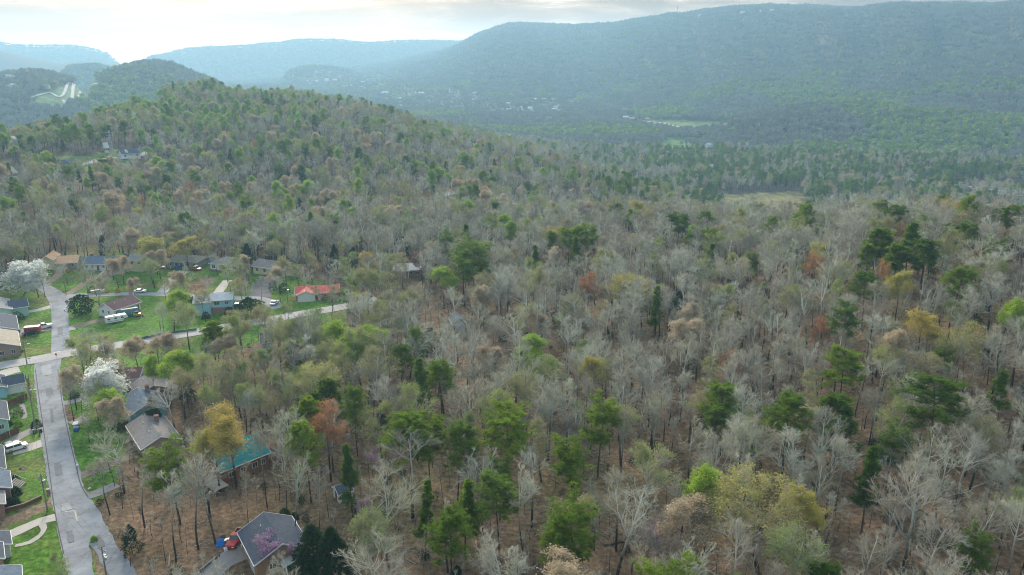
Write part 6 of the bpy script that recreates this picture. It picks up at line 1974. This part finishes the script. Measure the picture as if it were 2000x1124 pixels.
for s in (-1, 1):
    MB().tube((-0.6, s * 0.72, 1.3), (1.6, s * 0.72, 0.7), 0.08, k=6).build('lift_arm', CP_['yellow'], ld)
MB().prism([(1.6, 0.1), (2.3, 0.1), (1.9, 0.35), (1.7, 0.9), (1.6, 0.9)], -0.85, 0.85, axis='y').build('bucket', M['rust'], ld)
wheels(ld, (-0.8, 0.7), 0.85, 0.4)
# boat / white hull with blue cover by the dark driveway
p = G(185, 577)
bt = thing('small_boat', 'white boat with a blue cover parked beside the upper street', 'boat', (p.x, p.y + 2.5, p.z + 0.05), 0.12)
V_ = []
for xx, hw_, zk in ((-2.8, 0.9, 0.45), (0, 1.05, 0.4), (1.8, 0.8, 0.5), (3.0, 0.05, 0.95)):
    V_ += [(xx, -hw_, 1.15), (xx, 0, zk), (xx, hw_, 1.15)]
Fb = []
for i in range(3):
    a0 = i * 3
    Fb += [(a0, a0 + 3, a0 + 4, a0 + 1), (a0 + 1, a0 + 4, a0 + 5, a0 + 2), (a0 + 2, a0 + 5, a0 + 3, a0)]
Fb += [(0, 1, 2)]
MB().add(V_, Fb).build('hull', CP_['white'], bt)
MB().box(-0.3, 1.6, -0.7, 0.7, 1.16, 1.45, taper=0.4).build('cover', CP_['blue'], bt)
MB().box(-2.9, -2.6, -0.25, 0.25, 0.6, 1.6).build('outboard_motor', M['tyre'], bt)
MB().box(-2.4, 2.6, -0.08, 0.08, 0.3, 0.42).build('trailer_frame', M['steel'], bt)
wheels(bt, (-0.6,), 0.95, 0.3)
# golf cart
p = G(146, 845)
gc = thing('golf_cart', 'golf cart with a white canopy on the verge', 'golf cart', (p.x, p.y + 1, p.z), PI / 2 + 0.35)
MB().prism([(-1.2, 0.3), (1.2, 0.3), (1.25, 0.6), (0.9, 0.85), (0.4, 0.5), (-0.2, 0.5), (-0.3, 0.8), (-1.2, 0.85)], -0.6, 0.6, axis='y').build('body', CP_['blue'], gc)
MB().box(-0.55, -0.05, -0.52, 0.52, 0.8, 0.95).box(-0.62, -0.5, -0.52, 0.52, 0.9, 1.3).build('seat', M['trim'], gc)
MB().box(-1.0, 0.85, -0.62, 0.62, 1.85, 1.95).build('canopy', CP_['white'], gc)
for sx in (-0.9, 0.75):
    for s in (-1, 1):
        MB().tube((sx, s * 0.55, 0.7), (sx * 0.95, s * 0.55, 1.87), 0.03, k=6).build('canopy_post', M['steel'], gc)
wheels(gc, (-0.8, 0.8), 0.6, 0.24)

# ================================================================ street furniture
def upole(label, base, hgt=9.5, trans=False, lamp=False, arm=True, az=0.2, lean=(0, 0)):
    p = G(*base)
    r_ = thing('utility_pole', label, 'utility pole', (p.x, p.y, p.z), az, 'wooden utility poles')
    MB().tube((0, 0, -0.8), (lean[0], lean[1], hgt), 0.17, 0.11, k=10).build('pole', M['pole'], r_)
    if arm:
        a_ = MB().box(-1.15, 1.15, -0.06, 0.06, hgt - 0.75, hgt - 0.63).build('crossarm', M['pole'], r_)
        for xx in (-1.05, -0.35, 0.35, 1.05):
            MB().tube((xx, 0, hgt - 0.63), (xx, 0, hgt - 0.42), 0.045, k=8).build('insulator', M['trim'], a_)
    if trans:
        t_ = MB().tube((0.42, 0, hgt - 2.6), (0.42, 0, hgt - 1.5), 0.27, k=14).build('transformer', M['steel'], r_)
        MB().tube((0.42, 0, hgt - 1.5), (0.42, 0, hgt - 1.2), 0.06, k=8).build('bushing', M['trim'], t_)
    if lamp:
        l_ = MB().tube((0, 0, hgt - 1.6), (1.7, -0.6, hgt - 1.1), 0.035, k=6).build('lamp_arm', M['steel'], r_)
        MB().box(1.5, 2.1, -0.78, -0.5, hgt - 1.2, hgt - 1.05).build('lamp_head', M['trim'], l_)
    return Vector((p.x, p.y, p.z + hgt - 0.45)), az


def cable(label, p, q, n=1, sag=0.8, az0=0.0, off=1.0):
    r_ = thing('overhead_wire', label, 'power line', ((p + q) / 2).to_tuple(), 0, 'overhead wires')
    base = (p + q) / 2
    dirv = (q - p).normalized(); side = Vector((-dirv.y, dirv.x, 0)).normalized()
    for k_ in range(n):
        o_ = side * (k_ - (n - 1) / 2) * off
        m_ = MB(); prev = None
        for i in range(15):
            s = i / 14
            v = p.lerp(q, s) + o_ - Vector((0, 0, sag * 4 * s * (1 - s))) - base
            if prev is not None:
                m_.tube(prev, v, 0.022, k=4, caps=False)
            prev = v
        m_.build('wire', M['cable'], r_)


t1, _ = upole('utility pole at the corner by the tan roofed house', (53, 713), 8.0, lamp=True, az=0.1)
t2, _ = upole('utility pole with a transformer above the brown fence', (71, 842), 12.5, True, True, az=0.1)
t3, _ = upole('utility pole with a transformer beside the dirt drive', (93, 999), 8.6, True, az=0.1)
t4, _ = upole('utility pole on the grass wedge at the bottom of the street', (212, 1150), 8.5, True, True, az=-0.5)
t5, _ = upole('utility pole with a white transformer by the main road', (349, 640), 8.0, True, az=0.3)
t6, _ = upole('utility pole in front of the red roofed house', (563, 601), 8.2, True, az=0.3)
upole('short bare post by the lawn fence', (315, 655), 4.5, arm=False)
upole('cut off pale post under trees at the bottom', (293, 1118), 3.6, arm=False)
t0 = G(-180, 700) + Vector((0, 0, 9)); t7 = G(205, 1400) + Vector((0, 0, 9))
cable('wire from the left edge to the corner pole', t0, t1, 1)
cable('wires from the corner pole to the fence pole', t1, t2, 2, 0.6)
cable('wires from the fence pole to the dirt drive pole', t2, t3, 3, 0.6)
cable('wires crossing the street to the pole on the grass wedge', t3, t4, 3, 0.7)
cable('wire along the main road to the white transformer pole', t1, t5, 1, 1.6)
cable('wire along the main road to the red roofed house', t5, t6, 2, 1.2)
cable('service wire from the white transformer pole to the blue house', t5, G(390, 592) + Vector((0, 0, 5)), 1, 0.4)
# stop sign: red octagon reading STOP
p = G(112, 707)
ss = thing('stop_sign', 'red stop sign at the street corner', 'stop sign', (p.x, p.y, p.z), 0.1)
MB().tube((0, 0, -0.4), (0, 0, 2.3), 0.035, k=8).build('post', M['steel'], ss)
oc = [(0.38 * math.cos(R(22.5 + 45 * i)), 2.3 + 0.38 * math.sin(R(22.5 + 45 * i))) for i in range(8)]
pl = MB().prism(oc, -0.07, -0.045, axis='y').build('sign_plate', CP_['red'], ss)
cu = bpy.data.curves.new('lettering', 'FONT'); cu.body = 'STOP'; cu.size = 0.26; cu.align_x = 'CENTER'; cu.align_y = 'CENTER'; cu.extrude = 0.003
cu.materials.append(M['trim'])
_t = bpy.data.objects.new('lettering_curve', cu); COL.objects.link(_t); bpy.context.view_layer.update()
_m = bpy.data.meshes.new_from_object(_t.evaluated_get(bpy.context.evaluated_depsgraph_get())); bpy.data.objects.remove(_t)
tx = link('lettering', _m, pl); tx.location = (0, -0.078, 2.3); tx.rotation_euler = (R(90), 0, 0)
p = G(60, 716)
sg = thing('street_name_sign', 'small green street sign beside the main road', 'street sign', (p.x, p.y, p.z), 0.3)
MB().tube((0, 0, -0.4), (0, 0, 2.6), 0.03, k=8).build('post', M['steel'], sg)
MB().box(-0.45, 0.45, -0.02, 0.02, 2.4, 2.62).build('sign_plate', CP_['green'], sg)


def fence(name, label, pts, h, mt, board=0.16, group='garden fences'):
    P = [G(*q) for q in pts]
    base = P[0]
    r_ = thing(name, label, 'fence', base.to_tuple(), 0, group)
    for a_, b_ in zip(P[:-1], P[1:]):
        n = max(1, int((b_ - a_).length / 2.2))
        ang_ = math.atan2(b_.y - a_.y, b_.x - a_.x)
        seg = (b_ - a_).length / n
        for i in range(n):
            s = a_.lerp(b_, i / n) - base
            s.z = tz(s.x + base.x, s.y + base.y) - base.z
            MB().box(-0.06, 0.06, -0.06, 0.06, -0.4, h + 0.1, rz=ang_, c=(s.x, s.y)).build('post', M['pole'], r_).location.z = s.z
            m_ = MB(); nb_ = int(seg / board)
            for k_ in range(nb_):
                u = 0.08 + (seg - 0.12) * k_ / nb_
                m_.box(u, u + board * 0.93, -0.09 + 0.006 * (k_ % 2), -0.065 + 0.006 * (k_ % 2), 0.04, h + 0.03 * ((k_ * 7) % 3 - 1), rz=ang_, c=(s.x, s.y))
            o_ = m_.build('board_panel', mt, r_); o_.location.z = s.z
    return r_


fb = mat('brown_fence_stain', (0.17, 0.075, 0.05), 0.9, var=0.3, scale=3)
fg = mat('grey_fence_wood', (0.13, 0.14, 0.14), 0.9, var=0.3, scale=3)
fence('wooden_fence', 'grey board fence beside the blue gabled house', [(12, 756), (52, 743)], 1.7, fg)
fence('wooden_fence', 'thin grey fence running down the verge of the street', [(56, 738), (62, 778)], 1.0, fg)
fence('wooden_fence', 'brown board fence above the slate roofed green house', [(16, 796), (54, 779)], 1.6, fb)
fence('wooden_fence', 'brown board fence above the parked white cars', [(-10, 868), (38, 847)], 1.7, fb)
fence('wire_fence', 'low green fence along the lawn by the main road', [(262, 668), (316, 656), (385, 646)], 0.9, CP_['green'])
fence('split_rail_fence', 'low dark rail fence along the gravel drive', [(385, 1126), (405, 1108), (430, 1088)], 0.5, fg)
# dark red retaining wall
P = [G(6, 1002), G(48, 992), G(82, 976)]
rw = thing('retaining_wall', 'dark red retaining wall along the dirt drive', 'retaining wall', P[0].to_tuple(), 0)
for a_, b_ in zip(P[:-1], P[1:]):
    l_ = (b_ - a_).length; an = math.atan2(b_.y - a_.y, b_.x - a_.x); s = a_ - P[0]
    MB().box(0, l_, -0.15, 0.15, -0.5, 0.75, rz=an, c=(s.x, s.y)).build('wall_course', fb, rw)
    MB().box(0, l_, -0.19, 0.19, 0.753, 0.83, rz=an, c=(s.x, s.y)).build('cap', M['pole'], rw)
# porch steps with white rails
p = G(20, 958)
ps = thing('porch_steps', 'white railed porch steps of the brick house', 'steps', (p.x, p.y, p.z), 0.05)
for k_ in range(6):
    MB().box(0.35 * k_, 0.35 * (k_ + 1), 0, 2.4, -0.2, 1.4 - 0.2 * k_).build('step', M['deck'], ps)
for yy in (0.0, 2.4):
    MB().tube((0, yy, 2.3), (2.2, yy, 1.1), 0.05, k=6).tube((0, yy, 1.2), (0, yy, 2.35), 0.05, k=6).tube((2.2, yy, 0), (2.2, yy, 1.15), 0.05, k=6).build('rail', M['trim'], ps)
# flag
fl = thing('flag', 'small red white and blue flag by the porch steps', 'flag', (p.x - 0.2, p.y + 4.0, p.z), 0.3)
MB().tube((0, 0, 1.2), (0.8, -0.3, 3.4), 0.025, k=6).build('flag_pole', M['trim'], fl)
for k_ in range(7):
    MB().box(0.3, 1.4, -0.34 + 0.004 * k_, -0.31 + 0.004 * k_, 2.3 + 0.1 * k_, 2.4 + 0.1 * k_).build('stripe', CP_['red'] if k_ % 2 == 0 else M['trim'], fl)
MB().box(0.3, 0.75, -0.355, -0.35, 2.62, 3.02).build('canton', CP_['navy'], fl)
# bins, mailboxes, hydrant
def wbin(label, px, col):
    p = G(*px); r_ = thing('wheeled_bin', label, 'bin', (p.x, p.y, p.z + 0.06), 0.4, 'wheeled bins')
    MB().box(-0.3, 0.3, -0.35, 0.35, 0.08, 1.0, taper=-0.12).build('bin_body', CP_[col], r_)
    MB().box(-0.36, 0.36, -0.42, 0.42, 1.0, 1.08).build('lid', CP_[col], r_)
    for s in (-1, 1): MB().tube((s * 0.3, 0.3, 0.12), (s * 0.36, 0.3, 0.12), 0.12, k=10).build('wheel', M['tyre'], r_)
wbin('dark green wheeled bin on the verge by the fence pole', (68, 848), 'green')
wbin('black wheeled bin at the kerb right of the green one', (80, 846), 'black')
wbin('blue bin at the corner of the dark roofed house', (38, 650), 'blue')
def mailbox(label, px):
    p = G(*px); r_ = thing('mailbox', label, 'mailbox', (p.x, p.y, p.z), 0.8, 'roadside mailboxes')
    MB().box(-0.05, 0.05, -0.05, 0.05, -0.3, 1.05).build('post', M['pole'], r_)
    MB().prism([(-0.13, 1.05), (0.13, 1.05), (0.13, 1.2), (0.08, 1.29), (-0.08, 1.29), (-0.13, 1.2)], -0.25, 0.25).build('box', M['trim'], r_)
mailbox('mailbox at the mouth of the brown driveway', (152, 918)); mailbox('mailbox at the grey driveway below', (176, 964)); mailbox('mailbox beside the concrete drive of the corner house', (104, 604))
p = G(96, 968)
br = thing('brick_pillar', 'brown brick mailbox pillar beside the street', 'pillar', (p.x, p.y, p.z), 0.2)
MB().box(-0.3, 0.3, -0.3, 0.3, -0.3, 1.3).build('shaft', WL['brick'], br); MB().box(-0.36, 0.36, -0.36, 0.36, 1.303, 1.4).build('cap', M['deck'], br)


def blobshrub(name, label, px, r, mt, group, cat='bush', h=None, n=260):
    """rounded bush of many small leaves"""
    r2 = np.random.default_rng(int(px[0] * 7 + px[1]))
    g_ = NP(); h = h or r * 1.5
    a_ = r2.uniform(0, 2 * PI, n); q = r2.uniform(-0.3, 1, n); s = np.sqrt(1 - np.clip(q, 0, 1) ** 2) * r * (1 + 0.15 * np.sin(a_ * 3 + 1)) * r2.uniform(0.7, 1, n)
    C0 = np.stack([np.cos(a_) * s, np.sin(a_) * s, np.clip(q, 0.03, 1) * h], 1)
    g_.add(leaftris(r2, C0, 5, 0.09, 0.13))
    # a few stems
    g_.add(cones(np.zeros((7, 3)) - [0, 0, 0.2], nrm(r2.normal(size=(7, 3)) * [1, 1, 0.2] + [0, 0, 1.3]), np.full(7, h * 0.9), 0.03), 1)
    o = link(name, g_.mesh(name, [mt, M['pinebark']]))
    p = G(*px); o.location = (p.x, p.y, p.z)
    tag(o, label, cat, group)


M['forsythia'] = leafmat('forsythia_bloom', [(0.60, 0.46, 0.02), (0.55, 0.42, 0.03)], 0.3)
M['maroonleaf'] = leafmat('maroon_leaves', [(0.09, 0.03, 0.04), (0.10, 0.035, 0.04)], 0.2)
for lb, px in (('leftmost of the three yellow forsythia bushes on the upper street', (208, 572)), ('middle one of the three yellow forsythia bushes', (230, 571)), ('rightmost of the three yellow forsythia bushes', (257, 571)),
               ('small yellow bush at the teal gable', (222, 530)), ('yellow bush in front of the orange roofed house', (132, 533))):
    blobshrub('forsythia_bush', lb, px, 1.0, M['forsythia'], 'yellow forsythia bushes')
blobshrub('maroon_bush', 'dark maroon bush beside the boat', (180, 570), 1.5, M['maroonleaf'], None)
for lb, px, r_ in (('round clipped shrub right of the brick house steps', (30, 985), 0.9), ('large clipped shrub below the porch steps', (20, 988), 1.1), ('clipped shrub nearest the porch steps', (32, 968), 1.1), ('small shrub above the porch steps', (30, 940), 0.8), ('shrub beside the small flag', (36, 946), 0.7),
                ('big dark bush at the corner of the tan roofed house', (33, 690), 1.9), ('dark bush left of the two white windows', (5, 693), 1.4), ('bush against the green gabled house', (44, 607), 1.3), ('dark shrub between the two left houses', (35, 625), 2.0),
                ('shrub below the slate roofed green house', (14, 832), 1.3), ('bright green shrub beside the curved path', (37, 832), 1.0), ('dark shrub at the end of the grey drive', (72, 836), 1.3), ('bare brown shrub by the curved path', (28, 812), 2.2),
                ('dark hedge shrub on the lawn by the upper street', (355, 590), 1.6), ('second hedge shrub beside the upper street', (368, 590), 1.6), ('third hedge shrub beside the upper street', (380, 590), 1.5),
                ('ivy clump at the foot of the street trees', (145, 778), 1.4), ('bright green clump on the grass wedge', (184, 1058), 0.6), ('dark shrub left of the red roofed house', (555, 570), 2.2), ('dark shrub beside the dark driveway', (535, 565), 2.4),
                ('dark shrub under the fence above the slate roof', (556, 1010), 1.2), ('low shrub behind the slate roofed house', (575, 1015), 0.9), ('dark bush in front of the sky blue house', (402, 622), 1.5), ('bush at the right end of the sky blue house', (447, 614), 1.7)):
    blobshrub('evergreen_bush', lb, px, r_, M['twigred'] if 'brown' in lb else M['leafdark'] if 'bright' not in lb else M['leaflime'], 'shrubs in the yards')

# clutter beside the red pickup
p = G(432, 1066)
tp = thing('tarp_covered_pile', 'pile under a blue tarp beside the red pickup', 'tarp', (p.x, p.y, p.z), 0.3)
V_ = []; r2 = np.random.default_rng(4)
for i in range(6):
    for j in range(6):
        e = min(i, 5 - i, j, 5 - j)
        V_.append((i * 0.4 - 1, j * 0.36 - 0.9, (0.0 if e == 0 else 0.75 if e == 1 else 1.05) + r2.uniform(0, 0.18)))
Fb = [(i * 6 + j, (i + 1) * 6 + j, (i + 1) * 6 + j + 1, i * 6 + j + 1) for i in range(5) for j in range(5)]
MB().add(V_, Fb).build('tarp', M['tarp'], tp)
for lb, px, sz, mt in (('white crate on the ground below the blue tarp', (441, 1076), (0.6, 0.6, 0.5), M['trim']), ('grey box between the tarp and the red pickup', (444, 1062), (1.0, 0.7, 0.7), M['steel']), ('dark box above the blue tarp pile', (436, 1056), (0.9, 0.9, 0.6), M['tyre']),
                   ('pale cooler beside the garage wall', (476, 1070), (0.8, 0.5, 0.6), M['trim'])):
    p = G(*px); r_ = thing('storage_box', lb, 'box', (p.x, p.y, p.z), 0.5, 'boxes beside the pickup')
    MB().box(-sz[0] / 2, sz[0] / 2, -sz[1] / 2, sz[1] / 2, -0.05, sz[2]).build('box', mt, r_)
    MB().box(-sz[0] / 2 - 0.03, sz[0] / 2 + 0.03, -sz[1] / 2 - 0.03, sz[1] / 2 + 0.03, sz[2] + 0.002, sz[2] + 0.07).build('lid', mt, r_)
# white garden bench frame behind the slate roofed house
p = G(576, 1030)
gb = thing('garden_arbor', 'white slatted garden seat behind the slate roofed house', 'garden seat', (p.x, p.y, p.z), PI / 2 + 0.3)
for k_ in range(5):
    MB().box(-1.3, 1.3, -0.5 + k_ * 0.14, -0.41 + k_ * 0.14, 0.5, 0.54).build('slat', M['trim'], gb)
for k_ in range(3):
    MB().box(-1.3, 1.3, 0.24, 0.28, 0.65 + k_ * 0.17, 0.75 + k_ * 0.17).build('slat', M['trim'], gb)
for s in (-1.2, 1.2):
    for yy in (-0.45, 0.2): MB().box(s - 0.04, s + 0.04, yy, yy + 0.08, -0.1, 1.2 if yy > 0 else 0.5).build('leg', M['trim'], gb)
# children's play set on the lawn
p = G(362, 612)
pg = thing('play_set', 'small white metal swing set on the lawn', 'swing set', (p.x, p.y, p.z), 0.2)
MB().tube((-1.8, 0, 2.0), (1.8, 0, 2.0), 0.05, k=8).build('top_bar', M['trim'], pg)
for s in (-1.8, 1.8):
    for yy in (-0.8, 0.8): MB().tube((s, yy, -0.1), (s, 0, 2.0), 0.04, k=6).build('leg', M['trim'], pg)
for s in (-0.8, 0.6):
    MB().box(s - 0.25, s + 0.25, -0.1, 0.1, 0.55, 0.6).tube((s - 0.22, 0, 0.6), (s - 0.22, 0, 2.0), 0.015, k=4).tube((s + 0.22, 0, 0.6), (s + 0.22, 0, 2.0), 0.015, k=4).build('swing', CP_['navy'], pg)

# fallen logs in the near wood
M['log'] = mat('bleached_log', (0.42, 0.38, 0.32), 0.9, var=0.25, scale=2)
M['oldlog'] = mat('rotten_log', (0.09, 0.065, 0.05), 0.95, var=0.3, scale=2)
for lb, a_, b_, mt, r_ in (('long pale fallen log behind the emerald pine', (1636, 897), (1728, 886), 'log', 0.26), ('thin pale fallen trunk leaning at the right edge', (1862, 968), (1950, 935), 'log', 0.18), ('dark fallen log near the bottom right corner', (1852, 1104), (1892, 1098), 'oldlog', 0.28),
                       ('thin fallen trunk below the teal roofed house', (556, 938), (608, 941), 'log', 0.12), ('fallen trunk left of the white shed', (605, 924), (645, 918), 'log', 0.12), ('crossed pale log on the bare bank near the bottom', (745, 1068), (812, 1104), 'log', 0.16),
                       ('pale snapped trunk beside the dark brush', (726, 1008), (772, 958), 'log', 0.17), ('leaning dark log below the small orange tree', (1490, 717), (1548, 704), 'oldlog', 0.22), ('short pale log in the gap above the seat', (1548, 1060), (1580, 1052), 'log', 0.15),
                       ('dark rotting trunk in the lower middle wood', (1180, 1068), (1225, 1060), 'oldlog', 0.22), ('pale branch lying across the litter at the right', (1770, 800), (1822, 790), 'log', 0.14), ('old log on the slope under the yellow maple', (1660, 742), (1716, 732), 'oldlog', 0.2)):
    p, q = G(*a_), G(*b_)
    ro = thing('fallen_log', lb, 'log', p.to_tuple(), 0, 'fallen logs')
    v = q - p
    MB().tube((0, 0, r_ * 0.7), (v.x, v.y, v.z + r_ * 0.6), r_, r_ * 0.45, k=9).build('stem', M[mt], ro)
    m_ = MB()
    for s in (0.45, 0.62, 0.75, 0.88):
        b0 = Vector((v.x * s, v.y * s, v.z * s + r_ * 0.6))
        m_.tube(b0, b0 + Vector((random.uniform(-1.2, 1.2), random.uniform(-1, 1), random.uniform(0.3, 1.4))), r_ * 0.3, 0.02, k=5)
    m_.build('branch', M[mt], ro)
# brush pile of cut stems on the bank near the bottom
r2 = np.random.default_rng(9)
bx, by = hit(760, 1070)
S_ = np.stack([bx + r2.normal(size=260) * 3.2, by + r2.normal(size=260) * 3.0], 1)
S_ = np.concatenate([S_, (terrain(S_[:, 0], S_[:, 1]) + r2.uniform(0.05, 0.9, 260))[:, None]], 1)
g_ = NP().add(cones(S_, r2.normal(size=(260, 3)) * [1, 1, 0.15], r2.uniform(0.8, 3.2, 260), 0.045))
tag(link('brush_litter', g_.mesh('brush_litter', [M['log']])), 'tangle of cut branches on the bank near the bottom', kind='stuff')

# ================================================================ pylons and masts
def pylon(label, px, h, w, name='transmission_tower', arms=3):
    p = G(*px)
    r_ = thing(name, label, 'pylon' if arms else 'radio mast', (p.x, p.y, p.z), 0.3, 'transmission towers' if arms else 'radio masts on the crest')
    m_ = MB(); rr = h * 0.0045 + 0.03
    for sx in (-1, 1):
        for sy in (-1, 1):
            m_.tube((sx * w, sy * w, 0), (sx * w * 0.15, sy * w * 0.15, h), rr, k=4)
    for k_ in range(8):
        z0_, z1_ = h * k_ / 8, h * (k_ + 1) / 8
        w0, w1 = w * (1 - 0.85 * k_ / 8), w * (1 - 0.85 * (k_ + 1) / 8)
        for sy in (-1, 1):
            m_.tube((-w0, sy * w0, z0_), (w1, sy * w1, z1_), rr * 0.7, k=4); m_.tube((w0, sy * w0, z0_), (-w1, sy * w1, z1_), rr * 0.7, k=4)
    m_.build('lattice', M['steel'], r_)
    for k_ in range(arms):
        MB().tube((-w * 1.6, 0, h * (0.72 + 0.1 * k_)), (w * 1.6, 0, h * (0.72 + 0.1 * k_)), rr * 1.3, k=5).build('crossarm', M['steel'], r_)


pylon('grey pylon rising from the trees near the far dormered house', (220, 308), 19, 1.3)
pylon('pylon at the lower left in the dark trees', (18, 440), 18, 1.4)
pylon('left of two pylons in the valley town', (797, 196), 40, 4)
pylon('right of two pylons in the valley town', (805, 197), 40, 4)
def mast(label, px, h):
    x, y = hit(px[0], px[1] + 3, 10); z0 = tz(x, y)
    r_ = thing('radio_mast', label, 'radio mast', (x, y, z0), 0, 'radio masts on the crest')
    m_ = MB()
    for a_ in (0, 2.1, 4.2):
        m_.tube((math.cos(a_) * 1.6, math.sin(a_) * 1.6, 0), (math.cos(a_) * 1.0, math.sin(a_) * 1.0, h), 0.35, k=4)
    for k_ in range(9):
        m_.tube((1.6, 0, h * k_ / 9), (-0.8, 1.3, h * (k_ + 1) / 9), 0.2, k=4); m_.tube((-0.8, -1.3, h * k_ / 9), (1.5, 0, h * (k_ + 1) / 9), 0.2, k=4)
    m_.build('lattice', M['rust'], r_); MB().tube((0, 0, h), (0, 0, h + 8), 0.25, k=5).build('antenna', M['steel'], r_)
mast('tall radio mast on the mountain crest', (1322, 30), 52)
mast('smaller radio mast right of the tall one on the crest', (1443, 20), 38)
mast('third thin radio mast farther right on the crest', (1478, 18), 26)
# buildings along the crest
for k_, px in enumerate(((1296, 34), (1312, 32), (1368, 27), (1450, 20), (1466, 19), (1488, 18), (1508, 16), (1530, 14), (1600, 11), (1655, 7), (1700, 6))):
    x, y = hit(px[0], px[1] + 2, 14)
    o = link('crest_house', TM[(k_ * 2) % 6][0]); o.location = (x, y, tz(x, y) + 5); o.scale = (1.1, 1.1, 1.5)
    tag(o, 'tiny building on the mountain crest, %s from the left' % ORDN[k_], 'house', 'buildings on the mountain crest')

# ---------------------------------------------------------------- haze: one closed box of air around everything
zs = [v[2] for v in (np.array([0, 0, Z.min()]), np.array([0, 0, Z.max()]))]
hb = MB().box(-7500, 7500, -7500, 7500, float(Z.min()) - 3.0, max(float(Z.max()) + 60, CAM_Z + 40))
hm, t, b = newmat('haze_air')
t.nodes.remove(b)
pv = N(t, 'ShaderNodeVolumePrincipled')
pv.inputs['Color'].default_value = HAZE_COLOR
pv.inputs['Density'].default_value = HAZE_DENSITY
pv.inputs['Anisotropy'].default_value = HAZE_ANISO
L(t, pv.outputs[0], t.nodes['Material Output'].inputs['Volume'])
tag(hb.build('haze', hm), 'thin blue haze in the air over the valley', kind='stuff')
